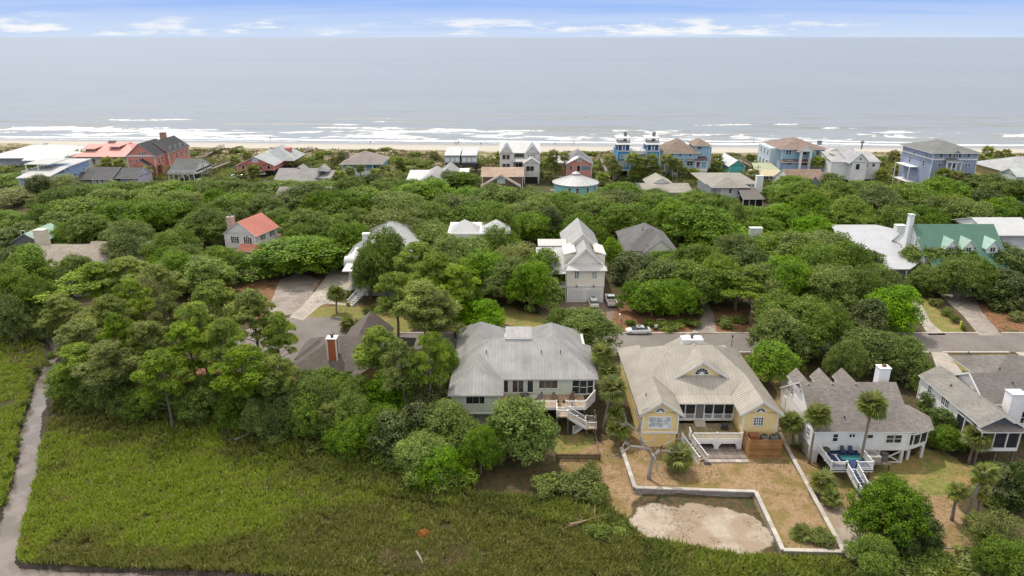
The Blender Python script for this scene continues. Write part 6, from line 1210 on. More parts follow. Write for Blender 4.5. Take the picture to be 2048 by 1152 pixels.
TL_ = [
# front grove of pines beside the marsh
('pine',262,562,84,14),('pine',335,592,80,14),('pine',425,580,130,15),('pine',500,600,120,15),('pine',548,640,80,13),('pine',300,640,100,13),('pine',375,648,110,14),('pine',445,655,110,14),('pine',200,596,110,13),('pine',150,640,110,12),('pine',210,680,120,12),('pine',150,690,110,10),('pine',320,715,120,12),('pine',480,715,120,13),('pine',540,730,90,11),('pine',240,630,90,14),('pine',400,620,100,15),
('oak',140,735,110,6),('oak',215,745,130,7),('oak',300,768,120,6),('oak',400,770,130,6.5),('oak',490,785,120,6),('dark',565,770,80,7),('brown',185,620,120,10),('brown',290,560,110,11),('pine',120,590,90,11),('scraggly',130,560,170,9),('pine',190,530,110,11),('pine',250,520,110,12),('pine',310,535,100,12),('oak',345,520,120,8),('bright',330,500,80,7),('oak',250,480,110,7),('dark',290,490,70,6),
# far left
('oak',20,478,130,10),('bright',55,505,110,10),('oak',10,540,120,11),('oak',60,560,110,10),('bright',30,450,110,8),('oak',85,600,70,7),('oak',15,600,100,8),('bright',5,425,90,7),
('oak',90,418,110,8),('oak',170,402,170,9.5),('oak',225,412,120,9),('dark',240,418,60,8.5),('oak',290,410,140,9),('oak',360,392,130,9),('brown',385,394,90,9),('oak',440,400,110,9),('oak',330,408,140,8.5),('oak',410,430,120,8),('bright',120,430,100,8),
('oak',110,386,110,9),('brown',85,350,90,7),('dark',160,362,100,8),('oak',150,378,130,8.5),('oak',215,372,120,8.5),('oak',270,370,120,8.5),('oak',330,374,140,8.5),('oak',400,370,110,8.5),('oak',300,385,140,8),('oak',220,388,130,8.5),('bright',360,380,100,8),('brown',15,385,120,5),('brown',40,375,90,5),('bright',20,350,80,5),
('oak',395,450,190,11),('oak',440,480,130,10),('oak',345,470,110,9),('oak',365,500,110,8),('bright',400,520,120,8),('oak',430,470,100,11),
# middle belt
('oak',460,356,120,9),('oak',510,362,130,9),('dark',545,350,80,8),('oak',570,362,150,9),('oak',640,362,150,9),('oak',620,378,140,8),('oak',700,362,90,9),('dark',740,348,90,9),('oak',470,395,130,9),('oak',530,400,100,9),('oak',700,395,140,10),('oak',660,410,130,9),('oak',615,430,110,9),('oak',570,440,80,7),('bright',730,380,120,9),('oak',790,395,150,10),('brown',790,430,170,11),('oak',850,372,160,10),('oak',930,362,140,10),('oak',1000,385,150,10),('oak',1060,380,140,10),('oak',1130,376,120,9),('bright',1010,372,110,8),('oak',900,400,170,10),('oak',960,415,160,10),('oak',1060,410,150,10),('oak',1120,400,130,9),('oak',860,420,150,10),('dark',905,345,80,7),('bright',925,345,80,7),('oak',775,365,110,8),('oak',820,368,110,8),
('oak',1190,380,120,9),('oak',1245,365,110,8),('oak',1240,392,150,9),('oak',1190,410,130,10),('oak',1250,420,160,10),('oak',1320,398,140,9),('oak',1310,380,110,7),('bright',1385,375,100,8),('oak',1440,392,120,8),('oak',1400,395,140,9),('bright',1410,420,170,11),('oak',1350,415,120,9),('bright',1440,440,130,9),('oak',1500,420,110,8),('bright',1530,440,90,7),('oak',650,445,140,8),('bright',680,440,110,9),('oak',720,430,120,10),('dark',700,470,80,8),('oak',600,460,90,7),('oak',560,425,90,8),
# right belt
('bright',1560,352,110,9),('oak',1605,368,150,10),('bright',1590,350,100,8),('oak',1680,375,110,10),('dark',1665,350,70,8),('oak',1730,370,140,10),('oak',1760,390,160,11),('oak',1820,378,140,10),('dark',1870,395,110,10),('oak',1890,370,140,9),('dark',1930,350,130,8),('oak',1985,350,130,9),('oak',2030,365,120,9),('dark',1985,385,110,9),('oak',2010,410,130,10),('oak',1940,410,130,10),('brown',1900,400,110,10),('oak',1570,390,130,9),('oak',1630,400,110,10),('oak',1700,410,130,10),('oak',1790,420,120,9),('oak',1560,420,110,8),('bright',1630,440,110,8),('oak',1850,420,110,9),('bright',1490,432,90,6),
# around the middle row
('oak',560,490,110,8),('oak',745,500,90,9),('pine',870,518,130,15),('pine',830,500,120,14),('pine',905,540,100,14),('pine',790,560,110,14),('pine',840,580,130,14),('pine',880,600,110,13),('bright',940,478,150,10),('oak',990,470,120,9),('brown',1040,490,110,9),('oak',900,490,110,10),('oak',960,510,150,10),('oak',1020,530,120,9),('bright',1077,512,110,10),('oak',1060,540,110,9),('bright',1085,560,90,7),('bright',965,610,120,8),('oak',930,580,100,9),
('dark',1270,492,100,9),('dark',1290,520,90,9),('bright',1225,480,50,8),('oak',1340,490,150,9),('oak',1395,505,140,9),('bright',1330,530,130,9),('bright',1385,540,140,9),('oak',1440,530,120,9),('bright',1270,560,80,7),('bright',1310,570,110,7),('oak',1360,570,110,7),('scraggly',1480,540,130,9),('scraggly',1510,575,120,8),('oak',1480,480,130,9),('oak',1540,470,160,10),('oak',1600,480,150,10),('oak',1660,470,150,10),('oak',1640,500,150,10),('oak',1700,500,120,10),('dark',1740,500,80,8),('bright',1760,515,90,8),('oak',1580,530,150,10),('oak',1670,540,150,10),('oak',1720,550,110,9),('oak',1530,540,120,9),('dark',1490,500,110,9),('bright',1770,545,90,7),
('oak',1880,492,150,8.5),('bright',1930,500,110,8),('oak',1960,480,110,9),('dark',2000,480,110,9),('dark',2035,500,120,9),('oak',1860,520,90,8),('oak',1925,530,120,8),('dark',2010,540,110,8),('dark',2045,560,80,7),('oak',1960,530,100,8),
# along the street
('oak',1590,608,190,9),('oak',1560,640,130,8),('oak',1650,625,130,9),('bright',1790,580,130,9),('dark',1745,600,90,9),('oak',1780,620,150,9),('oak',1765,665,190,8),('oak',1700,690,90,7),('oak',1820,690,90,7),('bright',1550,705,110,7),('oak',1120,630,80,7),
# in front
('bright',1045,808,165,9),('oak',1000,850,120,6),('bright',885,808,130,7.5),('oak',850,880,150,5.5),('bright',870,900,120,5),('oak',960,870,90,6),('dark',780,830,110,7),('dark',830,815,100,7),('pine',750,662,110,12.5),('pine',800,690,90,13),('oak',715,740,120,9),('oak',650,735,140,7.5),('bright',770,760,120,8),('oak',690,800,110,7),('oak',620,800,110,6.5),('oak',760,820,100,6.5),('dark',850,740,90,9),('pine',855,680,90,14),('oak',880,700,80,9),
('oak',1790,985,180,7),('dark',1830,1010,130,6),('brown',2000,1030,130,5),('dark',2015,940,90,5),('dark',2050,930,90,6),('oak',1750,1090,110,4),('oak',2030,1090,130,5),('bright',1900,860,70,3.5),('dark',1895,830,80,4.5),('dark',1870,800,70,4),
]
TL_ += [('dark',75,352,70,9),('brown',120,348,90,9),('dark',175,366,80,8),('oak',1000,430,90,12),('bright',1280,372,60,6),('oak',640,395,90,11),('bright',880,395,80,11),('dark',1100,420,70,11),('brown',1215,395,80,9),('oak',1480,410,70,10),('bright',1745,385,80,11),('brown',1650,385,80,9),('dark',480,420,70,10),('bright',420,385,80,10),('brown',290,395,80,8),('oak',175,440,120,9),('oak',120,450,60,8),('oak',250,455,110,8),('bright',30,430,80,7),('oak',145,520,90,8),('pine',600,690,60,12),('oak',620,770,120,8),('oak',570,800,110,6),('oak',520,815,90,5),('oak',700,850,110,5),('bright',935,850,110,6),('oak',1060,430,110,10),('oak',1160,440,110,9),('oak',850,450,140,9),('oak',700,455,110,10)]
for t in TL_: T(*t)
for t in [('oak',768,488,125,13),('oak',735,512,70,10),('oak',1172,626,145,7.5),('bright',592,478,200,9)]: T(*t, free=True)
def shr(px, py, w, ht):                                      # a shrub whose foot stands at the pixel
    x, y = G(px, py, -.8 if py > 800 else 0); dep = proj(x, y, 1)[2]; return plant('shrub', x, y, w/2*dep/FP, ht)
for a in [(1150,985,90,2.6),(1195,1000,60,2.2),(1120,975,70,2.4),(1180,960,60,2.8),(1090,985,60,2),(930,965,70,2.4),(890,975,80,2.5),(840,960,70,2.2),(780,930,70,2.2),(730,915,60,2.0),(680,880,70,2.4),(600,870,70,2.2),(540,850,70,2.2),(480,838,60,2.0),(420,832,60,2.0),(360,826,60,1.8),(300,824,60,1.8),(230,812,60,1.8),(170,800,60,2.2),(130,770,60,2.5),(118,740,40,2.2),(560,880,60,1.6),(640,900,60,1.7),(1640,1090,60,1.4),(1620,900,40,1.2),
          (48,800,22,1.1),(40,845,24,1.2),(33,880,24,1.3),(26,912,24,1.2),(18,955,22,1.1),(4,1000,22,1.1),(58,765,18,1.1),(72,735,20,1.3),(92,715,22,1.6),(100,700,24,1.8),(1555,620,40,1.8),(1450,650,50,1.6),(1475,645,40,1.4),(1340,655,60,1.3),(1380,650,50,1.2),(1300,650,30,1.2),(1260,650,24,1.2),(1890,630,30,1.6),(1910,645,26,1.5),(1870,610,30,1.6),(1850,590,30,1.8),(1925,660,14,1.0),(2040,640,50,1.6),(675,596,30,1.6),(700,592,26,1.6),(718,580,30,2.0),(696,612,9,.7),(740,625,30,1.6),(1750,1140,120,1.6),(1850,1130,110,1.6),(1950,1130,110,1.5),(2030,1120,90,1.8),(1960,1060,60,2.0),(1985,1010,50,2),(1870,890,40,1.4),(1890,880,40,1.6),(1240,1060,50,1.0),(1200,1060,70,1.1)]: shr(*a)
# scrub between the beach houses and over the back of the dunes
BX = [f for f in []]
def clear(x, y, r):
    for hh in HOUSES:
        for x0, x1, y0, y1 in hh.foot:
            if x0-r < x < x1+r and y0-r < y < y1+r: return False
    return True
for i in range(190):
    px = rng.uniform(-40, 2090); py = rng.choice([rng.uniform(312, 352), rng.uniform(322, 362)]) - (18 if px < 500 else 8 if px < 900 else 0)
    x, y = G(px, py); w = rng.uniform(2.0, 4.6); ht = rng.uniform(1.4, 3.4)*(1 if py > 330 else .7)
    if clear(x, y, 1.2) and not any(y < ky and k0 < px < k2 and k1 < py-8 < k3 for k0,k1,k2,k3,ky in KEEP): plant('shrub', x, y, w, ht)
# ------------------------------------------------------------ palmettos: leaning trunk with every fan frond a part
FRM = leafmat('palm_fronds', (0.10,0.135,0.028), (0.21,0.24,0.05), (0.36,0.33,0.11), trans=.25); FRD = leafmat('dry_fronds', (0.16,0.12,0.06), (0.26,0.19,0.09), (0.3,0.22,0.1), trans=.2); FRY = leafmat('yellow_fronds', (0.12,0.14,0.02), (0.24,0.24,0.03), (0.34,0.30,0.04), trans=.3)
def frond_mesh(name, L_, mt, g, droop=.5, seg=15):
    v = []; f = []; pl = .45*L_; v += [(0,-.02,0),(0,.02,0),(pl,.015,.02),(pl,-.015,.02)]; f.append((0,1,2,3))
    for k in range(seg):
        a = R(-105+210*k/(seg-1)); ln = L_*.62*g.uniform(.85,1.1)*(1-.18*abs(a)/1.8); w = .048*L_
        c, s = math.cos(a), math.sin(a); o = len(v); fold = .05*L_*(1 if k%2 else -1)*.3
        pts = [(pl,0,0,0), (pl+ln*.55*c-w*s, ln*.55*s+w*c, -.06*L_+fold, 1), (pl+ln*c, ln*s, -droop*L_*.42*g.uniform(.7,1.3)-.04, 1), (pl+ln*.55*c+w*s, ln*.55*s-w*c, -.06*L_-fold, 1)]
        v += [(x,y,z) for x,y,z,_ in pts]; f.append((o,o+1,o+2,o+3))
    return arrmesh(name, np.array(v), np.array(f), mt, attr={'v': ('FACE', np.clip(g.uniform(0,1,len(f)),0,1))})
_g = np.random.default_rng(5)
FRONDS = [frond_mesh('frond', 1.0, FRM, _g, d) for d in (.35,.5,.65)]; DRY = [frond_mesh('frond', 1.0, FRD, _g, .9)]; YEL = [frond_mesh('frond', 1.0, FRY, _g, d) for d in (.3,.5)]
PALMS = []
def palm(bx, by, cx_, cy_, r, label, n=34, dry=4, yel=0, zg=None):
    zg = (-.9 if by > 860 else -.5 if by > 780 else 0) if zg is None else zg
    x, y = G(bx, by, zg); X_, Z_ = P(cx_, cy_, y); z0 = hz(x, y); h_ = max(Z_-z0-.35*r, .25); dxp = X_-x
    e = empty('palmetto', (x,y,z0-.05), 0, label, 'palm tree', 'palmettos'); m = MB(); pts = [(dxp*t**1.3, .1*math.sin(3*t), -.3+(h_+.3)*t) for t in (0,.2,.4,.6,.8,1)]
    m.tube(pts, [.25,.2,.175,.165,.165,.2], 8); m.build('trunk', PALMB, e, smooth=True)
    if h_ > 1.5:
        bt = MB()
        for k in range(14):
            a = k*2.4; zz = h_-.75+.05*k; bt.beam((dxp*(zz/h_)**1.3+.16*math.cos(a), .16*math.sin(a), zz), (dxp*(zz/h_)**1.3+.34*math.cos(a), .34*math.sin(a), zz+.3), .07, .03)
        bt.build('boots', PALMB, e, kind='stuff')
    for k in range(n+dry):
        a = k*2.39996+rng.uniform(-.2,.2); t = (k+.5)/n
        if k < n: el = 78-105*t**.9; me = rng.choice(YEL if k > n-1-yel else FRONDS)
        else: el = -58-rng.uniform(0,22); me = DRY[0]
        sc = 1.0*r*rng.uniform(.78,1.08)*(1.0 if k < n else .8); o = put('frond', me, e, (dxp,0,h_-.02*k/n), (rng.uniform(-.3,.3), -R(el), a)); o.scale = (sc,sc,sc)
    PALMS.append((e, x, y)); return e
for a in [(1205,868,1226,768,2.3,'tall palmetto with leaning trunk between the green house and the yellow house'),
    (1212,800,1206,700,2.1,'palmetto crown against the green house roof, farther of two behind the tall leaning palmetto'), (1224,815,1219,738,2.0,'palmetto close behind the tall leaning palmetto beside the yellow house',),
    (1236,893,1236,852,1.9,'short palmetto with ragged skirt at the yellow house left corner'), (1222,880,1232,822,1.6,'slender dark palmetto tucked behind the short palmetto by the yellow house'),
    (1353,948,1358,905,2.2,'stocky palmetto in front of the yellow house deck stairs'), (1588,890,1584,838,1.9,'dark palmetto between the yellow house and the white house'),
    (1618,925,1637,822,2.0,'tall palmetto in front of the left end of the shingled white house'), (1718,940,1747,800,2.15,'tallest palmetto, growing up through the blue deck'),
    (1938,925,1957,866,2.1,'full-headed palmetto before the screened porch of the right-edge house'), (1904,1040,1918,975,1.5,'palmetto with drooping straw-coloured fronds, left of three at lower right'),
    (1929,1050,1972,938,1.8,'tall leaning palmetto, middle of three on the lower right slope'), (1953,1034,1966,976,1.2,'small-headed palmetto, right of three on the lower right slope'),
    (1855,1095,1858,1052,1.3,'short palmetto above the round bush, bottom right'), (1977,1112,1978,1070,1.5,'squat palmetto among shrubs in the bottom right corner'),
    (1827,765,1832,718,2.0,'palmetto behind the right end of the white shingled house'), (660,892,655,818,1.5,'bare-trunked palmetto in front of the brown-roofed house, left of a pair'), (678,872,670,815,1.4,'leaning palmetto trunk in front of the brown-roofed house, right of a pair'),
    (803,908,804,850,1.4,'lone yellowing palmetto in the thicket left of the green house'), (673,626,671,580,2.2,'neat palmetto in a mulch ring beside the cul-de-sac driveway'), (692,520,694,480,2.2,'palmetto at the top of the pale driveway'),
    (1853,565,1858,502,2.2,'slim palmetto in front of the steep green-roofed house'), (1178,490,1178,430,1.6,'very tall thin palmetto behind the cream garage house'), (1693,462,1692,424,2.2,'dying orange palmetto behind the white metal roof'),(1684,462,1680,432,1.8,'smaller orange palmetto beside the dying orange one')]:
    dead = 'orange' in a[5]; strawy = 'straw' in a[5] or 'yellowing' in a[5] or 'lower right slope' in a[5] or 'bottom right' in a[5]
    palm(*a, n=8 if dead else 26 if strawy else 54, dry=16 if dead else 11 if strawy else 5, yel=6 if strawy else 0)
for a in [(1653,985,1648,955,1.9,'bushy yellow-green low palmetto left of the blue deck stairs'),(1664,1008,1664,988,1.6,'low yellow palmetto clump nearest the blue deck stairs'),(1603,1082,1603,1062,1.5,'small young palmetto in the narrow end of the walled yard'),(695,660,695,640,1.9,'low fan palm clump at the edge of the cul-de-sac lawn'),(715,655,718,643,1.5,'smaller fan palm clump beside the cul-de-sac lawn palm'),(1597,742,1597,732,1.8,'low fan palm in the shade between the yellow house and the street'),(575,770,573,735,2.0,'dark fan palm at the left corner of the brown-roofed house')]:
    palm(*a, n=26, dry=2, yel=10 if 'yellow' in a[5] else 0)
# far palms of the beach rows: same fronds, joined into one crown each
def far_crown(seed):
    g = random.Random(seed); vs = []; fs = []; at = []
    for k in range(24):
        me = g.choice(FRONDS); n = len(me.vertices); co = np.empty(n*3, np.float32); me.vertices.foreach_get('co', co); co = co.reshape(-1,3)
        a = k*2.4; el = 75-115*(k/24)**.9; mx = np.array(Matrix.Rotation(a,3,'Z') @ Matrix.Rotation(-R(el),3,'Y')); o = sum(len(q) for q in vs); vs.append(co @ mx.T * g.uniform(.8,1.05)); fs += [[i+o for i in p.vertices] for p in me.polygons]
    return arrmesh('crown', np.concatenate(vs), np.array(fs), FRM, attr={'v': ('FACE', np.random.default_rng(seed).uniform(0,1,len(fs)))})
FC = [far_crown(i) for i in range(3)]; FTm = MB().tube([(0,0,-.05),(.02,0,.5),(0,0,1)], [.17,.14,.15], 6).mesh('trunk', PALMB)
for bx, by, cy_, r in [(1262,363,318,2.6),(1280,363,326,2.4),(1300,363,320,2.6),(1218,363,322,2.8),(1226,363,332,2.4),(1330,363,320,2.6),(1345,363,328,2.4),(1366,363,346,2.4),(1386,363,348,2.5),(1432,342,320,2.6),(1105,364,312,2.4),(1128,364,313,2.0),(1098,364,328,2.6),(1112,364,338,2.6),(722,366,337,1.6),(868,322,310,2.2),(948,330,315,2.4),(1500,330,318,2.4),(1690,361,320,2.8),(1738,361,326,2.4),(1876,398,350,2.6),(1905,398,353,2.2),(1970,330,304,2.6),(1995,322,310,2.2),(2008,320,307,2.2),(1996,345,332,2.4),(290,350,330,3.4),(312,352,336,2.8),(165,322,310,2.6),(95,318,306,2.4),(60,322,312,2.4),(215,338,325,2.6),(240,342,328,2.6),(640,322,312,2.2),(600,320,308,2.2),(1270,363,344,2.4),(1292,363,346,2.4),(1310,363,340,2.2),(1355,363,336,2.2),(345,352,342,2.4),(1020,352,342,1.8),(1510,345,332,2.2),(1665,361,334,2.2),(1632,361,324,2.4),(1655,361,318,2.2)] + [(q, py, py-rng.uniform(13,21), rng.uniform(1.9,2.6)) for q, py in ((rng.uniform(150,2050), rng.uniform(328,374)) for _ in range(120)) if not any(k0 < q < k2 and k1 < py-10 < k3 for k0,k1,k2,k3,ky in KEEP) and clear(*G(q, py), 1.6)]:
    x, y = G(bx, by); X_, Z_ = P(bx, cy_, y); e = empty('palmetto', (x,y,hz(x,y)-.05), rng.uniform(0,6), None, 'palm tree', 'palmettos of the beach rows'); t = put('trunk', FTm, e); ht = max(1.2, Z_-hz(x,y)); t.scale = (1.4,1.4,ht); c = put('crown', rng.choice(FC), e, (0,0,ht)); c.scale = (r*1.3,)*3; PLANTED.append((e, 'farpalm', x, y, r, ht))
# ------------------------------------------------------------ the grey dead tree in the walled yard
g = np.random.default_rng(21); x0, y0 = G(1297, 958, -.4); dt = empty('dead_tree', (x0,y0,-.45), 0, 'bare grey dead tree with twisted silver limbs at the walled yard corner', 'tree'); m = MB()
Yd = y0
def L2(px, py, dy=0.0): X_, Z_ = P(px, py, Yd+dy); return np.array([X_-x0, dy, Z_+.45])
def br(pts, r0, r1): 
    p = [L2(*q) for q in pts]; n = len(p); m.tube([tuple(q) for q in p], [r0+(r1-r0)*i/(n-1) for i in range(n)], 7)
    return p
br([(1297,962),(1300,940),(1306,915),(1300,900),(1285,885),(1277,862)], .3, .15); br([(1277,862),(1281,845),(1274,832)], .2, .1); br([(1306,915),(1318,902),(1325,890)], .26, .12); br([(1300,900),(1283,895,-.8),(1262,892,-1.2),(1248,903,-1.4),(1240,915,-1.5)], .2, .05); br([(1262,892,-1.2),(1250,885,-1.5),(1236,908,-1.8)], .1, .03); br([(1302,905),(1310,915,-1),(1313,930,-1.4),(1315,943,-1.5)], .14, .05)
def twig(p, d, r, n): 
    q = p + d; mid = p + d*.5 + g.normal(0,.12,3)*np.linalg.norm(d); m.tube([tuple(p),tuple(mid),tuple(q)], [r,r*.7,r*.35], 5)
    if n > 0:
        for _ in range(3): twig(p+d*g.uniform(.4,1), (d*.62+g.normal(0,.42,3)*np.linalg.norm(d))*g.uniform(.55,.9), r*.55, n-1)
for px, py, dy, vx, vy, vz, r in ((1277,840,0,-.5,.2,1.5,.09),(1274,832,0,.9,0,1.1,.08),(1277,862,0,-1.3,.3,.9,.09),(1240,915,-1.5,-1,-.3,.2,.05),(1262,892,-1.2,-.8,-.6,.8,.06),(1236,908,-1.8,-.9,0,-.4,.04),(1325,890,0,1.1,.2,.7,.09),(1318,902,0,1.4,-.5,.2,.07),(1315,943,-1.5,.3,-.3,-.5,.05),(1285,885,0,1.3,-.6,.4,.08),(1290,890,0,-.9,-.8,1.0,.07)): twig(L2(px,py,dy), np.array([vx,vy,vz]), r, 2)
m.build('trunk', DEADW, dt, smooth=True)
# ------------------------------------------------------------ retaining wall of the yellow house's yard
WALLM = masonry((0.30,0.265,0.235), .45, 1.6); CAPM = masonry((0.46,0.42,0.38), .3, 1.2)
rw = empty('retaining_wall', (*G(1270,976,-.4), -.4), 0, 'low stone retaining wall with pale capstones stepping round the yellow house yard', 'wall'); ox, oy = rw.location.x, rw.location.y
RW = GP([(1243,896),(1270,976),(1511,984),(1566,1101),(1687,1104),(1558,866)], -.35)
for (ax, ay), (bx, by) in zip(RW[:-1], RW[1:]):
    ln = math.hypot(bx-ax, by-ay); k = max(1, round(ln/1.15)); st = ln/k; rot = math.atan2(by-ay, bx-ax)
    cap = MB().box(.01,-.25,0,st-.01,.25,.13).mesh('capstone', CAPM); bl = MB().box(.012,-.19,0,st-.012,.19,.40).mesh('block', WALLM)
    for i in range(k):
        px_, py_ = ax+(bx-ax)*i/k, ay+(by-ay)*i/k; ls = max(0, hz(px_, py_)+.0)
        put('capstone', cap, rw, (px_-ox, py_-oy, .08+rng.uniform(-.015,.015)), rot+rng.uniform(-.008,.008))
        for c in range(3 if by < 84 else 1): put('block', bl, rw, (px_-ox+math.cos(rot)*(.3*st if c%2 else 0), py_-oy+math.sin(rot)*(.3*st if c%2 else 0), -.33-.41*c), rot+rng.uniform(-.012,.012))
# terrace of flagstones under the deck, with a dark mat
tb = MB().box(25.6,79.7,-.6,31.0,84.5,-.34); te = tb.build('terrace', masonry((.16,.13,.11)), kind='structure'); pm = MB().box(.02,.02,0,.86,.86,.06).mesh('flagstone', masonry((.25,.205,.18), .5, 2.0)); pm2 = MB().box(.02,.02,0,.86,.70,.06).mesh('flagstone', masonry((.44,.38,.34), .3, 2.0))
for i in range(6):
    for j in range(5): put('flagstone', pm if j else pm2, te, (25.65+.89*i, 79.75+.89*j, -.35+rng.uniform(0,.012)))
tag(MB().box(25.0,79.2,-.36,25.9,79.8,-.33).build('door_mat', flat((.03,.03,.03), .9)), 'dark mat at the foot of the yellow house deck stairs', 'mat')
# ------------------------------------------------------------ fences
def fence(name, label, pts, ht, mt, step=.16, w=.13, gap_post=2.2, rails=True):
    e = empty(name, (*pts[0], hz(*pts[0])), 0, label, 'fence'); ox, oy, oz = e.location; pk = MB().box(-w/2,-.015,.03,w/2,.015,ht).mesh('picket', mt); po = MB().box(-.06,-.06,-.3,.06,.06,ht+.08).mesh('post', mt)
    for (ax, ay), (bx, by) in zip(pts[:-1], pts[1:]):
        ln = math.hypot(bx-ax, by-ay); rot = math.atan2(by-ay, bx-ax); n = int(ln/step)
        for i in range(n): x, y = ax+(bx-ax)*i/n, ay+(by-ay)*i/n; put('picket', pk, e, (x-ox, y-oy, hz(x,y)-oz+rng.uniform(-.04,.04)), rot+rng.uniform(-.02,.02))
        for i in range(int(ln/gap_post)+1): t = i/max(1,int(ln/gap_post)); x, y = ax+(bx-ax)*t, ay+(by-ay)*t; put('post', po, e, (x-ox-.05*math.sin(-rot), y-oy+.05*math.cos(rot), hz(x,y)-oz), rot)
        m = MB()
        for z in (.3, ht-.25): m.beam((ax-ox,ay-oy+.04,z), (bx-ox,by-oy+.04,z), .05, .09)
        m.build('rail', mt, e)
    return e
fence('picket_fence', 'weathered dark picket fence below the green house rear yard', GP([(1112,917),(1200,918)], -.75), .95, wood((.10,.075,.055), 1, 2), .13, .10)
fence('side_fence', 'low pale side fence running back from the dark picket fence', GP([(1199,916),(1190,866)], -.7), .55, wood((.42,.36,.29), 1, 2), .16, .13)
fence('board_fence', 'grey board fence along the left side of the white house', GP([(1582,862),(1613,908)], -.6), 1.7, wood((.40,.37,.34), 1, 2), .18, .16)
# ------------------------------------------------------------ things on the decks
BK = flat((.025,.025,.028), .5); GRYC = flat((.12,.12,.125), .6)
def chair(x, y, z, rot, mt, label, name='deck_chair'):
    e = empty(name, (x,y,z), rot, label, 'chair'); MB().box(-.27,-.27,.36,.27,.27,.42).build('seat', mt, e); m = MB(); m.slab([(-.27,.2,.42),(.27,.2,.42),(.27,.42,1.02),(-.27,.42,1.02)], .05); m.build('backrest', mt, e)
    for sx_ in (-.25,.25):
        MB().box(sx_-.04,-.3,.58,sx_+.04,.28,.62).build('armrest', mt, e)
        for sy in (-.25,.25): MB().box(sx_-.03,sy-.03,0,sx_+.03,sy+.03,.6).build('leg', mt, e)
    return e
def table(x, y, z, r, mt, label, h_=.72):
    e = empty('round_table', (x,y,z), 0, label, 'table'); MB().lathe([(r,h_-.04),(r,h_)], 16).build('tabletop', mt, e); MB().lathe([(.3,0),(.06,.05),(.05,h_-.04)], 10).build('pedestal', mt, e)
table(3.1,90.6,2.85,.6,GRYC,'dark round table on the green house deck')
for a, w in ((30,'behind the round table, right side'),(150,'behind the round table, to its left'),(210,'in front of the round table, to its left'),(330,'in front of the round table, to its right')): chair(3.1+1.0*math.cos(R(a)), 90.6+.9*math.sin(R(a)), 2.85, R(a-90), GRYC, 'grey chair on the green deck, '+w)
WD = wood((.17,.12,.085), 1, 2); table(7.4,90.3,2.85,.45,WD,'small weathered wooden table on the right half of the green house deck', .5)
for x, y, r_, w in ((6.2,90.9,40,'left of the small wooden table'),(8.6,91.2,-40,'behind and right of the small wooden table'),(8.5,89.6,-130,'near the deck rail right of the wooden table'),(6.6,89.5,150,'near the deck rail left of the wooden table')): chair(x,y,2.85,R(r_),WD,'weathered wooden chair '+w, 'wooden_chair')
tag(MB().box(1.2,91.6,2.86,2.4,92.3,3.2).build('storage_bench', BK), 'black storage bench against the green house wall', 'bench')
e = empty('gas_grill', (29.2,85.6,1.06), 0, 'black gas grill with side shelves on the yellow house deck', 'grill'); MB().box(-.4,-.3,.1,.4,.3,.75).build('cabinet', BK, e); MB().tube([(-.4,0,.8),(.4,0,.8)], [.32,.32], 12).build('hood', BK, e); MB().box(-.95,-.27,.72,-.42,.27,.77).build('side_shelf', GRYC, e); MB().box(.42,-.27,.72,.95,.27,.77).build('side_shelf', GRYC, e)
for lx in (-.35,.35): MB().tube([(lx,-.34,.1),(lx,.34,.1)], [.1,.1], 8).build('wheel', GRYC, e)
def condenser(x, y, z, label):
    e = empty('air_conditioner', (x,y,z), 0, label, 'air conditioner'); MB().box(-.42,-.42,0,.42,.42,.85).build('casing', flat((.17,.19,.185), .6), e); MB().lathe([(.36,.86),(.36,.9)], 16).build('fan_grille', flat((.03,.035,.035)), e)
condenser(33.5,82.2,1.42,'grey air conditioner behind the slat screen, left of the pair'); condenser(34.7,82.2,1.42,'grey air conditioner behind the slat screen, right of the pair')
tag(MB().box(31.5,81.8,1.4,32.8,82.8,2.35).build('planter_box', wood((.3,.12,.06), 1, 2)), 'reddish wooden box at the left end of the slat screen platform', 'box')
NVY = flat((.035,.05,.11), .7)
chair(43.0,79.9,.83,R(4),NVY,'navy blue chair against the white house wall, left of a pair'); chair(44.0,79.9,.83,R(-6),NVY,'navy blue chair against the white house wall, right of a pair')
rug = tag(MB().box(42.4,78.6,.828,45.0,79.6,.84).build('rug', flat((.025,.16,.17), .9)), 'turquoise rug in front of the pair of navy chairs on blue deck', 'rug')
e = empty('kettle_grill', (40.7,79.7,.83), 0, 'round black covered grill in the far left corner of the blue deck', 'grill'); MB().lathe([(.2,.35),(.5,.6),(.52,.85),(.35,1.05),(.05,1.1)], 14).build('bowl', BK, e)
for k in range(3): MB().tube([(.15*math.cos(k*2.1),.15*math.sin(k*2.1),.5),(.4*math.cos(k*2.1),.4*math.sin(k*2.1),0)], [.03,.03], 5).build('leg', BK, e)
e = empty('side_platform', (46.8,79.3,-1.0), 0, 'weathered timber platform beside the blue deck', 'platform'); MB().box(-1.4,-1.0,1.2,1.8,1.1,1.32).build('boards', decking((.2,.17,.13)), e)
for x, y in ((-1.3,-.9),(1.7,-.9)): MB().box(x-.08,y-.08,-.2,x+.08,y+.08,1.2).build('post', pw, e)
e = empty('hot_tub', (46.6,79.5,.33), 0, 'pale square spa tub on the timber platform beside the blue deck', 'spa'); MB().box(-.9,-.8,0,.9,.8,.8).build('cabinet', masonry((.42,.40,.37), .3), e); MB().lathe([(.6,.81),(.6,.84),(.45,.86)], 16).build('cover', flat((.16,.16,.16)), e)
e = empty('rubbish_bin', (48.1,79.3,.33), 0, 'dark grey wheeled bin to the right of the spa tub', 'bin'); MB().box(-.35,-.35,0,.35,.35,1.0).build('body', GRYC, e); MB().box(-.4,-.4,1.0,.4,.38,1.1).build('lid', BK, e)
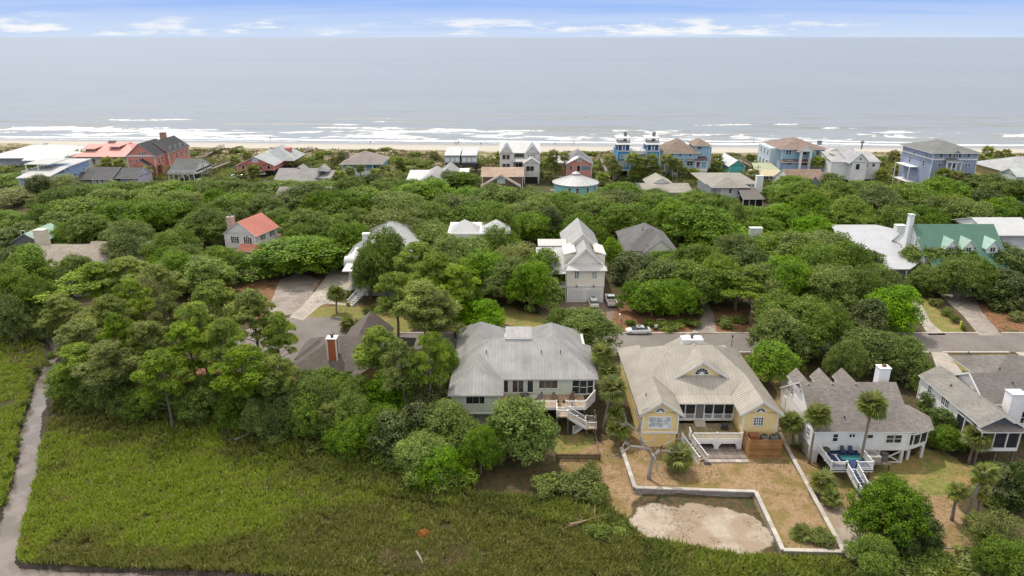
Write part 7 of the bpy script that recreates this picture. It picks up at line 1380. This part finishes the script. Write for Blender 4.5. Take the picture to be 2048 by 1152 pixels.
# ------------------------------------------------------------ vehicles (local x = forward)
TYRE = flat((.02,.02,.02), .85); RIM = flat((.5,.5,.52), .3, .6); VG = glass((.02,.026,.03), .08)
def loft(secs, mt, name, e, smooth=True):                    # secs: list of (x, half width, z0, z1, half width at top)
    m = MB(); n = len(secs)
    for x, hw, z0, z1, ht in secs: m.v += [(x,-hw,z0),(x,-hw*1.02,z0+(z1-z0)*.55),(x,-ht,z1),(x,ht,z1),(x,hw*1.02,z0+(z1-z0)*.55),(x,hw,z0)]
    for i in range(n-1):
        for k in range(6): m.f.append([i*6+k, i*6+(k+1)%6, (i+1)*6+(k+1)%6, (i+1)*6+k]); m.m.append(0)
    m.f += [[0,1,2,3,4,5][::-1], [(n-1)*6+k for k in range(6)]]; m.m += [0,0]
    return m.build(name, mt, e)
def wheels(e, xs, hw, r):
    for x in xs:
        for sg in (-1,1):
            o = MB().tube([(x,sg*(hw-.2),r),(x,sg*hw,r)], [r,r], 14).build('wheel', TYRE, e); MB().tube([(x,sg*(hw-.1),r),(x,sg*(hw+.012),r)], [r*.62,r*.58], 10).build('rim', RIM, o)
def car(x, y, rot, col, label, style='coupe', name='parked_car', detail=True):
    e = empty(name, (x,y,.02), rot, label, 'truck' if style == 'pickup' else 'car', 'parked vehicles'); mt = carpaint(col)
    if style == 'coupe':
        loft([(-2.35,.72,.38,.72,.62),(-2.2,.86,.28,.92,.74),(-1.3,.9,.24,.98,.76),(0,.9,.24,.94,.78),(1.1,.9,.24,.90,.76),(1.9,.86,.26,.80,.70),(2.3,.74,.32,.66,.58)], mt, 'body', e)
        loft([(-1.75,.70,.92,.98,.58),(-1.0,.74,.92,1.30,.56),(-.3,.75,.92,1.40,.56),(.3,.75,.90,1.36,.55),(1.25,.70,.86,.92,.60)], VG, 'window', e); loft([(-1.05,.57,1.26,1.335,.53),(-.3,.58,1.36,1.43,.54),(.32,.57,1.33,1.395,.53)], mt, 'roof', e); MB().box(-.45,-.3,1.42,.2,.3,1.437).build('sunroof', VG, e)
        for xx in (-1.15,-.05): MB().box(xx-.05,-.765,.92,xx+.05,.765,1.05).build('pillar', mt, e)
        wheels(e, (-1.4,1.42), .9, .33); ll = 2.12
    elif style == 'suv':
        loft([(-2.25,.78,.4,.95,.72),(-2.15,.9,.3,1.05,.80),(0,.93,.28,1.05,.82),(1.2,.92,.28,1.02,.80),(2.0,.88,.3,.9,.74),(2.25,.76,.36,.75,.62)], mt, 'body', e); loft([(-2.1,.78,1.03,1.08,.70),(-1.75,.80,1.03,1.58,.64),(.35,.80,1.03,1.60,.64),(1.2,.74,1.0,1.05,.66)], VG, 'window', e); loft([(-1.85,.68,1.55,1.64,.60),(-.6,.70,1.60,1.70,.62),(.4,.68,1.56,1.65,.60)], mt, 'roof', e); MB().box(-.35,-.42,1.69,.3,.42,1.712).build('sunroof', VG, e); wheels(e, (-1.35,1.4), .93, .36); ll = 2.05
        for xx in (-.75,.2): MB().box(xx-.06,-.83,1.05,xx+.06,.83,1.3).build('pillar', mt, e)
    else:
        loft([(.9,.98,.45,1.15,.9),(1.4,.98,.42,1.12,.9),(2.6,.95,.42,1.08,.84),(2.85,.86,.5,.95,.76)], mt, 'bonnet', e); loft([(-.9,.98,.42,1.2,.92),(.95,.98,.42,1.16,.9)], mt, 'cab', e); loft([(-.85,.84,1.18,1.78,.70),(.2,.84,1.18,1.80,.70),(1.15,.78,1.1,1.16,.74)], VG, 'window', e); loft([(-.9,.74,1.76,1.86,.66),(-.2,.76,1.8,1.9,.68),(.3,.74,1.77,1.86,.66)], mt, 'roof', e)
        m = MB(); m.box(-2.95,-.98,.45,-.92,-.84,1.2); m.box(-2.95,.84,.45,-.92,.98,1.2); m.box(-2.95,-.84,.45,-2.85,.84,1.12); m.box(-1.02,-.84,.45,-.92,.84,1.2); m.build('bed', mt, e); MB().box(-2.85,-.84,.5,-1.02,.84,.62).build('bed_floor', BK, e); MB().box(-2.8,-.6,.64,-1.25,.6,1.0).build('tan_board', flat((.42,.25,.15), .8), e); MB().box(-3.1,-.95,.42,-2.96,.95,.6).build('bumper', flat((.4,.4,.42), .3, .7), e); wheels(e, (-1.9,1.85), .98, .4); ll = 2.7
        for xx in (.0,): MB().box(xx-.06,-.86,1.18,xx+.06,.86,1.45).build('pillar', mt, e)
        for sg in (-1,1): MB().box(.75,sg*1.0,1.15,.95,sg*1.22,1.35).build('mirror', BK, e)
    if detail:
        for sg in (-1,1):
            MB().box(ll-.06,sg*.55-.16,.58,ll+.12,sg*.55+.16,.72).build('headlight', glass((.5,.52,.55), .1), e); MB().box(-ll-(.28 if style == 'pickup' else .1),sg*.62-.13,.68,-ll+.06,sg*.62+.13,.84).build('tail_light', flat((.35,.02,.02), .3), e)
    return e
x, y = G(1276, 666); car(x, y, math.pi+.03, (.60,.61,.63), 'silver coupe parked at the kerb in front of the yellow house', 'coupe'); LAND.append(('the silver car', x, y))
x, y = G(1186, 610); car(x, y, R(92), (.76,.76,.76), 'white SUV parked nose-in before the right garage door', 'suv'); x, y = G(1221, 606); car(x, y, R(91), (.74,.74,.74), 'white pickup with a tan board in its black bed beside the garage house', 'pickup', 'pickup_truck')
for px, py, r_, lab in ((403,366,60,'small white car parked below the white porch house, far left'),(474,358,10,'white car under the coral red cottage, left of two'),(491,357,15,'white car under the coral red cottage, right of two'),(1303,366,95,'white van in front of the bright blue twin-tower house'),(1366,362,95,'pale car on the drive of the light blue house with the tower')):
    x, y = G(px, py); car(x, y, R(r_), (.72,.72,.73), lab, 'suv', detail=False)
x, y = G(163, 500); car(x, y, R(20), (.015,.016,.018), 'black car parked between the two low grey roofs at left', 'suv', detail=False)
# ------------------------------------------------------------ street and yard furniture
def post_thing(name, label, cat, px, py, h_, mt, top=None): 
    x, y = G(px, py); e = empty(name, (x,y,hz(x,y)), 0, label, cat); MB().tube([(0,0,-.2),(0,0,h_)], [.06,.05], 8).build('post', mt, e)
    if top: top(e, h_)
    return e
post_thing('lamp_post', 'slim black lamp post beside the road behind the yellow house', 'lamp post', 1462, 702, 2.6, BK, lambda e, h_: MB().lathe([(.1,0),(.2,.3),(.22,.32),(.04,.45)], 8, (0,0,h_)).build('lantern', BK, e))
post_thing('mailbox', 'small mailbox on a post by the lawn at the road right', 'mailbox', 1936, 718, 1.0, wood((.3,.2,.12), 1, 2), lambda e, h_: MB().box(-.12,-.3,h_,.12,.3,h_+.28).build('box', GRYC, e))
post_thing('mailbox', 'white mailbox at the edge of the garage house driveway', 'mailbox', 1239, 640, 1.0, TRIM, lambda e, h_: MB().box(-.12,-.3,h_,.12,.3,h_+.28).build('box', TRIM, e))
x, y = G(1920, 656); e = empty('caution_figure', (x,y,0), R(20), 'neon yellow-green caution figure standing on the roadside lawn', 'sign'); m = MB(); m.prism([(-.2,0,0),(-.08,0,0),(0,0,.45),(.1,0,0),(.22,0,0),(.13,0,.6),(.14,0,.95),(.38,0,.8),(.4,0,.88),(.1,0,1.12),(-.1,0,1.12),(-.3,0,.75),(-.22,0,.7),(-.12,0,.9),(-.13,0,.6)], (0,.06,0)); m.lathe([(.02,1.12),(.15,1.22),(.15,1.34),(.02,1.44)], 8, (0,.03,0)); m.build('panel', flat((.62,.75,.02), .5), e)
x, y = G(1323, 643); tag(MB().tube([(x+.95*math.cos(R(a)), y+.95*math.sin(R(a)), .12+.02*math.sin(a)) for a in range(0,361,15)], [.05]*25, 6).build('hoop', flat((.6,.66,.6), .5)), 'pale green hoop lying on the leaf litter behind the silver car', 'hoop')
x, y = G(1387, 556); tag(MB().tube([(x-1.3,y,1.2),(x-.6,y,1.0),(x+.6,y,1.0),(x+1.3,y,1.2)], [.05,.38,.38,.05], 8).build('kayak', flat((.60,.06,.03), .4)), 'bright red kayak glimpsed under the trees behind the street', 'kayak')
x, y = G(1305, 661); e = empty('trailer_rack', (x+.6,y+.3,.02), 0, 'dark rack with pale gear beside the rear of the silver car', 'rack'); MB().box(-.5,-.3,.3,.5,.3,.42).build('frame', BK, e); MB().box(-.2,-.2,.42,.3,.2,.95).build('load', paint((.5,.45,.48)), e); MB().tube([(0,-.33,.25),(0,.33,.25)], [.25,.25], 10).build('wheel', TYRE, e)
x, y = G(1344, 651); tag(MB().lathe([(.5,0),(.55,.25),(.3,.42),(.05,.45)], 9, (x,y,0)).build('boulder', masonry((.45,.42,.38))), 'pale boulder in the leaf litter right of the silver car', 'rock')
def pole(px, py, top, label):
    x, y = G(px, py); X_, Z_ = P(px, top, y); e = empty('utility_pole', (x,y,0), 0, label, 'utility pole', 'utility poles'); MB().tube([(0,0,-.3),(0,0,Z_)], [.17,.12], 8).build('pole', wood((.2,.17,.14), 1, 2), e); MB().box(-1.2,-.06,Z_-.9,1.2,.06,Z_-.75).build('crossarm', wood((.2,.17,.14)), e)
pole(410,356,320,'utility pole in front of the white porch house'); pole(1091,360,318,'utility pole between the tall three-gabled house and the pink shed'); pole(1353,372,328,'utility pole in front of the light blue house with the tower'); pole(1512,372,330,'utility pole left of the faded green roofed cottage'); pole(1587,345,326,'utility pole before the blue house with white columns')
x, y = G(558, 508); e = empty('flag', (x,y,0), 0, 'small striped red and white flag above the red-roofed house side deck', 'flag'); MB().tube([(0,0,2.5),(0,0,5.6)], [.03,.03], 5).build('pole', TRIM, e)
for k in range(5): MB().box(.03,-.01,5.45-.16*(k+1),1.0,.01,5.45-.16*k).build('stripe', flat((.55,.06,.06) if k%2 == 0 else (.75,.72,.72)), e)
p_ = GP([(130,586),(150,572),(192,574),(188,588)]); sheet('pool_deck', [(x*1.0,y) for x, y in GP([(105,592),(135,566),(205,570),(200,594)])], masonry((.3,.27,.24),.2), .02); sheet('swimming_pool', p_, flat((.03,.30,.28), .08), .03)
# driftwood and debris in the marsh
def log(name, label, pts, r, mt=DEADW, twigs=0):
    g = np.random.default_rng(len(label)); m = MB(); q = [np.array([*G(px, py, -.7), -.75+dz]) for px, py, dz in pts]; m.tube([tuple(a) for a in q], [r*(1-.5*i/(len(q)-1)) for i in range(len(q))], 7)
    for _ in range(twigs):
        a = q[g.integers(0, len(q))]; d = g.normal(0,.8,3); d[2] = abs(d[2])*.7; m.tube([tuple(a), tuple(a+d*.6+g.normal(0,.1,3)), tuple(a+d*1.2)], [r*.35,r*.25,r*.1], 4)
    tag(m.build(name, mt), label, 'log')
log('driftwood', 'white bleached log lying in brown marsh at bottom centre', [(833,1106,.25),(840,1116,.2),(846,1128,.1)], .14); log('driftwood', 'tangled fallen branch at the edge of the sandy lot', [(1140,1052,.3),(1165,1048,.4),(1190,1040,.4)], .13, masonry((.36,.25,.17)), 9); log('driftwood', 'pale curved log on the slope below the lower right palmettos', [(1874,1092,.3),(1882,1097,.2),(1905,1098,.1)], .16)
log('fallen_branch', 'bare grey branches sprawling over the shrubs left of the sandy lot', [(1162,990,.9),(1176,1000,1.2),(1192,1004,.8)], .09, DEADW, 9); log('fallen_branch', 'grey dead brush pile at the foot of the pine grove', [(470,885,.5),(495,878,.7),(515,870,.4)], .09, masonry((.3,.26,.23)), 12); log('fallen_branch', 'dead pine limb lying at the front of the pine grove', [(250,842,.6),(280,838,.9),(305,828,.6)], .08, DEADW, 8)
x, y = G(848, 1068, -.7); vv = np.random.default_rng(3); cen = vv.normal(0,1,(420,3)); cen /= np.linalg.norm(cen,axis=1)[:,None]; cen[:,2] = np.abs(cen[:,2]); nn_ = cen.copy(); cen = cen*np.array([.75,.6,.55]); a_, b_ = leaves(cen, nn_, .12, vv)
tag(put('rusty_bush', arrmesh('rusty_bush', a_, b_, leafmat('rusty_leaves', (.30,.12,.03), (.45,.20,.06), (.5,.25,.08)), attr={'v': ('FACE', vv.uniform(0,1,len(b_)))}), None, (x,y,hz(x,y)+.15)), 'small dead rust-orange bush alone in the marsh, bottom centre', 'bush')
# ------------------------------------------------------------ boardwalks over the dunes, people on the beach
WB = wood((.26,.21,.165)); WB2 = wood((.34,.29,.245))
def boardwalk(label, pts, zt=1.9, w=1.5):
    q = [Vector((*G(px, py, zt+hz(*G(px,py))*.3), 0)) for px, py in pts]; o = q[0]; e = empty('boardwalk', (o.x,o.y,0), 0, label, 'boardwalk', 'boardwalks over the dunes'); q = [p-o for p in q]; dk_ = MB(); rl = MB()
    for a, b_ in zip(q[:-1], q[1:]):
        d = (b_-a).normalized(); s_ = Vector((-d.y,d.x,0))*(w/2); n = max(1, int((b_-a).length/.32)); up = Vector((0,0,zt))
        for i in range(n):
            p0 = a.lerp(b_, (i+.06)/n)+up; p1 = a.lerp(b_, (i+.94)/n)+up; dk_.slab([p0-s_,p1-s_,p1+s_,p0+s_][::(1 if s_.cross(d).z < 0 else -1)], .06)
        for sg in (-1,1):
            rl.beam(a+s_*sg+up+Vector((0,0,1)), b_+s_*sg+up+Vector((0,0,1)), .12, .08); rl.beam(a+s_*sg+up+Vector((0,0,.5)), b_+s_*sg+up+Vector((0,0,.5)), .08, .06)
            for i in range(int((b_-a).length/2.2)+1): p = a.lerp(b_, i*2.2/(b_-a).length)+s_*sg; MB().box(p.x-.08,p.y-.08,-.8,p.x+.08,p.y+.08,zt+1.05).build('post', WB, e)
    dk_.build('planks', WB2, e, kind='stuff'); rl.build('rails', WB, e, kind='stuff')
for lab, pts in (('long boardwalk running from the white porch house up to the dunes', [(424,337),(455,325),(484,314)]),('boardwalk with a raised landing on the dunes behind the coral house', [(402,314),(425,303),(446,293)]),('boardwalk beyond the coral red cottage leading to the beach', [(586,309),(604,303),(622,297)]),('boardwalk left of the teal porch house leading to the beach', [(655,317),(672,310),(690,305)]),('pale boardwalk between the pink cottage and the bright blue house', [(1212,342),(1206,328),(1202,316)]),('boardwalk behind the narrow teal beach house', [(1506,333),(1490,325),(1476,317)]),('boardwalk at the left of the blue house with white columns', [(1556,318),(1542,309),(1532,302)]),('boardwalk at the far left edge of the dunes', [(-12,322),(0,316),(16,311)])): boardwalk(lab, pts)
def person_mesh(mats):
    J = [((0,0,.92),.15),((0,0,1.15),.14),((0,0,1.40),.16),((0,0,1.52),.06),((0,0,1.66),.105),((-.19,0,1.40),.065),((-.25,.03,1.12),.05),((-.22,-.06,.88),.04),((.19,0,1.40),.065),((.26,-.04,1.13),.05),((.22,-.1,.9),.04),((-.1,0,.86),.1),((-.11,-.1,.48),.07),((-.11,.04,.07),.05),((-.11,-.1,.03),.045),((.1,0,.86),.1),((.12,.1,.48),.07),((.12,.22,.07),.05),((.12,.08,.03),.045)]
    E = [(0,1),(1,2),(2,3),(3,4),(2,5),(5,6),(6,7),(2,8),(8,9),(9,10),(0,11),(11,12),(12,13),(13,14),(0,15),(15,16),(16,17),(17,18)]
    me = bpy.data.meshes.new('person'); me.from_pydata([j[0] for j in J], E, []); o = bpy.data.objects.new('tmp', me); C.objects.link(o); md = o.modifiers.new('s','SKIN')
    for v, (_, r) in zip(me.skin_vertices[0].data, J): v.radius = (r, r*.8)
    me.skin_vertices[0].data[0].use_root = True; o.modifiers.new('u','SUBSURF').levels = 1
    dg = bpy.context.evaluated_depsgraph_get(); r = bpy.data.meshes.new_from_object(o.evaluated_get(dg)); bpy.data.objects.remove(o); r.name = 'person'
    r.materials.clear()
    for q in mats: r.materials.append(q)
    for p in r.polygons: z = p.center.z; p.material_index = 1 if z > 1.52 or abs(p.center.x) > .235 or z < .5 else (0 if z > .88 else 2); p.use_smooth = True
    return r
SK = flat((.40,.24,.17), .6); PM = [person_mesh([flat(t, .8), SK, flat(b_, .8)]) for t, b_ in (((.05,.06,.10),(.03,.03,.04)),((.45,.44,.43),(.06,.08,.14)),((.35,.08,.07),(.04,.04,.05)))]
for px, py, k, lab in ((541,279,0,'dark-clothed person walking the wet sand beyond the coral red cottage'),(741,289,0,'dark-clothed person walking on the beach beyond the teal porch house'),(910,290,0,'dark-clothed person on the beach, leftmost of a group beyond the black boxy house'),(913.5,290,1,'person in a pale top, middle of the group beyond the black boxy house'),(917,288.5,0,'dark-clothed person at the water line, rightmost of the group beyond the black boxy house'),(962,292,2,'person in a reddish top alone on the sand left of the three-gabled house'),(1110,290,0,'dark-clothed person at the water line right of the three-gabled house'),(1146,288,0,'dark-clothed person at the water line beyond the pink cottage'),(1148.5,288,1,'person in a pale top beside another beyond the pink cottage'),(1171,237,0,'person standing out in the sea beyond the breakers'),(1507,285,1,'person in a pale top wading left of the blue house with columns'),(1543,288,0,'dark-clothed person on the sand just left of the column house')):
    x, y = G(px, py, -.9); zz = max(hz(x,y), -1.15) if py > 250 else -1.7; e = empty('person', (x,y,zz), rng.uniform(0,6.28), lab, 'person', 'people on the beach'); o = put('body', rng.choice(PM) if k is None else PM[k], e); o.scale = (1.05,)*3
# ------------------------------------------------------------ marsh and dune grass: nobody could count it
MARSHPX = [[(20,1140),(60,960),(95,850),(112,790),(150,770),(300,800),(480,835),(640,880),(800,930),(950,985),(1200,1000),(1262,1050),(1290,1075),(1480,1112),(1560,1108),(1700,1126),(2060,1120),(2060,1200),(150,1200),(60,1150)], [(-30,672),(60,672),(88,690),(92,720),(70,780),(45,900),(28,985),(0,1062),(-30,1080)], [(-30,618),(95,612),(110,645),(-30,652)]]
def inpix(n, polys):
    o = []
    for p in polys:
        xs_, ys_ = zip(*p); ar = (max(xs_)-min(xs_))*(max(ys_)-min(ys_)); k = int(n*ar/1.0e6); a = nrg.uniform(min(xs_),max(xs_),k); b_ = nrg.uniform(min(ys_),max(ys_),k); s_ = inpoly(a, b_, p); o.append(np.stack([a[s_],b_[s_]],1))
    return np.concatenate(o)
def toground(px, z):
    u = (px[:,0]-1024)/FP; v = (px[:,1]-576)/FP; t = (z-HC)/(-_s-v*_c); return u*t, (_c-v*_s)*t
def tufts(name, x, y, hlo, hhi, mt, nb, wid, g, lean=.45, extra=None, hmul=None):
    n = len(x); z = hgt(x, y); X_ = np.repeat(x, nb)+g.normal(0,.10,n*nb); Y_ = np.repeat(y, nb)+g.normal(0,.10,n*nb); Z_ = np.repeat(z, nb)-.03; k = n*nb
    hh = g.uniform(hlo, hhi, k)*(np.repeat(hmul, nb) if hmul is not None else 1); a = g.uniform(0,6.283,k); ln = g.uniform(.1,lean+.25,k)*hh; b_ = a+1.57+g.normal(0,.5,k); w = wid*g.uniform(.6,1.5,k)
    base = np.stack([X_,Y_,Z_],1); tip = base+np.stack([np.cos(a)*ln,np.sin(a)*ln,hh],1); mid = base+np.stack([np.cos(a)*ln*.3,np.sin(a)*ln*.3,hh*.55],1); sd_ = np.stack([np.cos(b_)*w,np.sin(b_)*w,np.zeros(k)],1)
    v = np.stack([base,mid+sd_,tip,mid-sd_],1).reshape(-1,3); at = {'v': ('FACE', g.uniform(0,1,k))}
    for q, d in (extra or {}).items(): at[q] = ('FACE', np.repeat(d, nb))
    return put(name, arrmesh(name, v, np.arange(4*k).reshape(k,4), mt, attr=at), kind='stuff')
def grassmat(name, cols, br_=(.2,.15,.08)):
    m = MT(name); p = m.pos(); v = m.attr('v'); w = m.attr('w'); n1 = m.noise(p, .12, 5, .6); n2 = m.noise(p, .6, 5, .65)
    k = m.math('ADD', w, m.math('MULTIPLY', m.math('SUBTRACT', n1, .5), 2.0)); col = m.mix(m.step(k, .3, .7), cols[0], cols[1]); col = m.mix(m.math('MULTIPLY', m.step(n2, .54, .68), .75), col, cols[2]); col = m.mix(m.math('MULTIPLY', m.step(v, .78, 1.0), .7), col, br_)
    kk = m.lerp(v, 0, 1, .7, 1.25); col = m.mix(1.0, col, m.comb(kk,kk,kk), 'MULTIPLY'); m.done(col, .7, 0, .2); tr = m.n('ShaderNodeBsdfTranslucent'); m.l(col, tr.inputs[0]); mx = m.n('ShaderNodeMixShader'); mx.inputs[0].default_value = .3; m.l(m.b.outputs[0], mx.inputs[1]); m.l(tr.outputs[0], mx.inputs[2]); m.l(mx.outputs[0], m.o.inputs[0]); return m.mat
px = inpix(150000, MARSHPX); x, y = toground(px, -.9); d = np.minimum(segdist(x,y,CREEK)-np.interp(y,[58,75,105,115],[1.5,1.12,.95,.55]), segdist(x,y,CREEK2)-1.4)
TR = [GP(q, -1) for q in ([(110,945),(180,965),(290,985),(400,975)],[(320,870),(300,930),(290,985)],[(400,975),(470,930),(560,890)],[(430,1005),(600,1010),(760,970)],[(215,905),(240,960)])]
keep = (d > .12+.35*vn.fbm(x*.9, y*.9)) & (vn.fbm(x*.28+60, y*.28+8, 4) > .235)
for q in TR: keep &= segdist(x,y,q) > .02+.26*nrg.random(len(x))**2
x, y, px = x[keep], y[keep], px[keep]
ctr = np.exp(-((px[:,0]-330)/260)**2-((px[:,1]-985)/100)**2)*1.1 + np.exp(-((px[:,0]-20)/45)**2-((px[:,1]-850)/150)**2)*.9 + np.exp(-((px[:,0]-1500)/300)**2-((px[:,1]-1125)/30)**2)*.8 + .22 + .25*(px[:,0]<75) - .45*np.exp(-((px[:,0]-950)/330)**2-((px[:,1]-1110)/50)**2)
edge = np.clip(1-np.abs(d[keep])/1.2, 0, 1)
MG = grassmat('marsh_grass', [(.195,.215,.046), (.275,.365,.032), (.30,.26,.09)], (.40,.35,.15))
k_ = np.exp(-((px[:,0]-860)/120)**2-((px[:,1]-1115)/38)**2) + np.exp(-((px[:,0]-30)/28)**2-((px[:,1]-705)/28)**2) > .15+.6*vn.fbm(x*.5+3,y*.5)
tufts('dry_grass', x[k_], y[k_], .15, .5, grassmat('dry_grass', [(.24,.19,.11),(.33,.25,.15),(.30,.19,.12)], (.42,.32,.22)), 6, .05, nrg, .9, {'w': .5+0*x[k_]})
tufts('marsh_grass', x, y, .22, .62, MG, 5, .055, nrg, .6, {'w': np.clip(ctr,0,1.3)}, 1+.5*edge+1.5*(vn.fbm(x*.7,y*.7)-.5))
px = inpix(90000, [[(470,845),(640,885),(800,935),(950,990),(1200,1005),(1262,1052),(1200,1060),(1000,1030),(800,1000),(640,950),(500,890)],[(110,790),(300,805),(480,838),(480,860),(300,835),(120,830)],[(1290,1080),(1480,1114),(1700,1128),(2060,1122),(2060,1200),(1290,1200)]]); x, y = toground(px, -.9)
tufts('marsh_shrublets', x, y, .35, 1.0, grassmat('marsh_shrublets', [(.13,.165,.032),(.22,.27,.036),(.20,.17,.055)]), 5, .09, nrg, .8, {'w': .5+0*x}, .6+.9*vn.fbm(x*.35,y*.35))
LAWNPX = [[(1640,950),(1760,905),(1890,900),(1960,950),(1900,1020),(1780,1070),(1700,1000)],[(605,634),(640,614),(770,612),(800,640),(790,690),(690,668),(640,658)],[(1905,712),(2050,708),(2050,722),(1940,750)],[(1812,586),(1850,596),(1905,640),(1935,666),(1868,666)],[(1118,872),(1188,872),(1195,915),(1118,912)],[(1130,920),(1240,890),(1260,990),(1250,1030),(1160,1010)],[(1250,900),(1500,925),(1560,900),(1680,1098),(1570,1098),(1515,978),(1275,970)],[(1280,990),(1500,995),(1540,1060),(1560,1105),(1500,1112),(1290,1076),(1255,1050)]]
px = inpix(60000, LAWNPX); x, y = toground(px, -.6); k = vn.fbm(x*.35+3,y*.35,4) > .45; x, y = x[k], y[k]; k = np.array([clear(a, b_, .2) for a, b_ in zip(x, y)]); x, y = x[k], y[k]
tufts('lawn_grass', x, y, .05, .14, grassmat('lawn_grass', [(.16,.13,.05),(.13,.15,.03),(.22,.14,.06)], (.26,.18,.09)), 3, .03, nrg, .8, {'w': .4+0*x})
px = inpix(300000, [[(-20,292),(500,296),(1024,304),(2070,309),(2070,345),(1024,338),(500,330),(-20,322)]]); x, y = toground(px, 1.0); k = (vn.fbm(x*.09+11,y*.11+2,5) > .42) & (y < ydune(x)-1.5); x, y = x[k], y[k]; k = np.array([clear(a, b_, .5) for a, b_ in zip(x, y)]); x, y = x[k], y[k]
tufts('dune_grass', x, y, .35, 1.0, grassmat('dune_grass', [(.13,.125,.045),(.14,.15,.04),(.22,.165,.08)], (.26,.19,.10)), 4, .13, nrg, .7, {'w': .45+0*x})
px = inpix(120000, [[(1190,600),(1262,604),(1330,634),(1500,642),(1500,664),(1240,660),(1205,640)],[(1900,602),(2060,590),(2060,664),(2004,662)],[(440,572),(556,562),(540,636),(455,618)],[(560,562),(655,562),(676,600),(602,632)],[(1500,602),(1715,592),(1755,640),(1505,658)],[(200,745),(420,730),(690,785),(690,880),(480,828),(300,800)],[(710,845),(950,860),(950,950),(730,920)]]); x, y = toground(px, -.2)
tufts('leaf_litter', x, y, .03, .12, grassmat('leaf_litter', [(.17,.08,.04),(.09,.085,.03),(.26,.14,.08)], (.30,.17,.10)), 3, .08, nrg, 1.2, {'w': .4+0*x})

# low evergreen scrub knitted between the beach houses
def scrubmass(n, polys, seed):
    g = np.random.default_rng(seed); q = inpix(n, polys); x, y = toground(q, .5); k = (vn.fbm(x*.06+40, y*.06+9, 4) > .40) & (y < ydune(x)-14); x, y = x[k], y[k]; k = np.array([clear(a, b_, 1.0) for a, b_ in zip(x, y)]); x, y = x[k], y[k]
    cs = []; ns = []; vs = []
    for a, b_, z in zip(x, y, hgt(x, y)):
        r = g.uniform(.8, 2.1); hh = r*g.uniform(.7, 1.2); m_ = 46; d = g.normal(0,1,(m_,3)); d /= np.linalg.norm(d,axis=1)[:,None]; d[:,2] = np.abs(d[:,2]); cs.append(np.array([a,b_,z+.1])+d*np.array([r,r,hh])*g.uniform(.8,1.08,(m_,1))); ns.append(d+np.array([0,0,.4])); vs.append(np.clip(g.uniform(0,.5)+g.uniform(0,.5,m_),0,1))
    v, f = leaves(np.concatenate(cs), np.concatenate(ns), .30, g); put('beach_scrub', arrmesh('beach_scrub', v, f, LM['shrub'], attr={'v': ('FACE', np.concatenate(vs))}), kind='stuff')
scrubmass(34000, [[(-40,318),(500,318),(1024,318),(2090,322),(2090,378),(1500,372),(1024,366),(500,362),(-40,352)]], 5)
# ------------------------------------------------------------ wording of the plant labels: kind, place by the nearest named thing, then rank
ADJ = {'oak': 'broad live oak', 'bright': 'bright green tree', 'pine': 'tall pine', 'dark': 'dark glossy tree', 'brown': 'thin olive-bronze tree', 'shrub': 'green shrub', 'scraggly': 'bare-limbed pine', 'farpalm': 'small palmetto'}
LAND += [('the creek', *G(60,860,-1)), ('the sandy lot', *G(1400,1050,-1)), ('the cul-de-sac', *G(600,690)), ('the pale driveway', *G(660,590)), ('the swimming pool', *G(165,578)), ('the far road bend at right', *G(1960,690)), ('the shaded side driveway', *G(1410,640)), ('the white marsh log', *G(838,1110,-1)), ('the right-hand lawn', *G(1850,620)), ('the dying orange palmetto', *G(1692,455)), ('the lower right palmettos', *G(1920,1030,-1)), ('the dark picket fence', *G(1155,918,-1)), ('the red kayak', *G(1387,556))]
_seen = {}
for e, kind, x, y, hw, ht in PLANTED:
    if e.get('label'): continue
    pu, pv, dp = proj(x, y, ht*.5); best = sorted(LAND, key=lambda l: (l[1]-x)**2+(l[2]-y)**2)[0]; u, v, _ = proj(best[1], best[2], 2)
    dx_, dy_ = x-best[1], y-best[2]; side = 'right' if dx_ > 0 else 'left'; far = 'behind' if dy_ > 0 else 'in front of'
    rel = f'{far} {best[0]}' if abs(dx_) < .45*abs(dy_) else f'{side} of {best[0]}' if abs(dy_) < .45*abs(dx_) else f'{"behind" if dy_ > 0 else "before"}, to the {side} of {best[0]}'
    size = ''
    _seen.setdefault((ADJ[kind], rel), []).append((math.hypot(dx_, dy_), e))
ORD = ['nearest to it', 'second nearest', 'third nearest', 'fourth nearest', 'fifth nearest', 'sixth nearest', 'seventh nearest', 'eighth nearest', 'ninth nearest', 'tenth nearest', 'eleventh nearest', 'twelfth nearest', 'thirteenth nearest', 'fourteenth nearest', 'fifteenth nearest']
for (a, rel), l in _seen.items():
    l.sort(key=lambda q: q[0])
    for i, (d, e) in enumerate(l): e['label'] = f'{a} {rel}' + (f', {ORD[min(i, 14)]}' if len(l) > 1 else '')
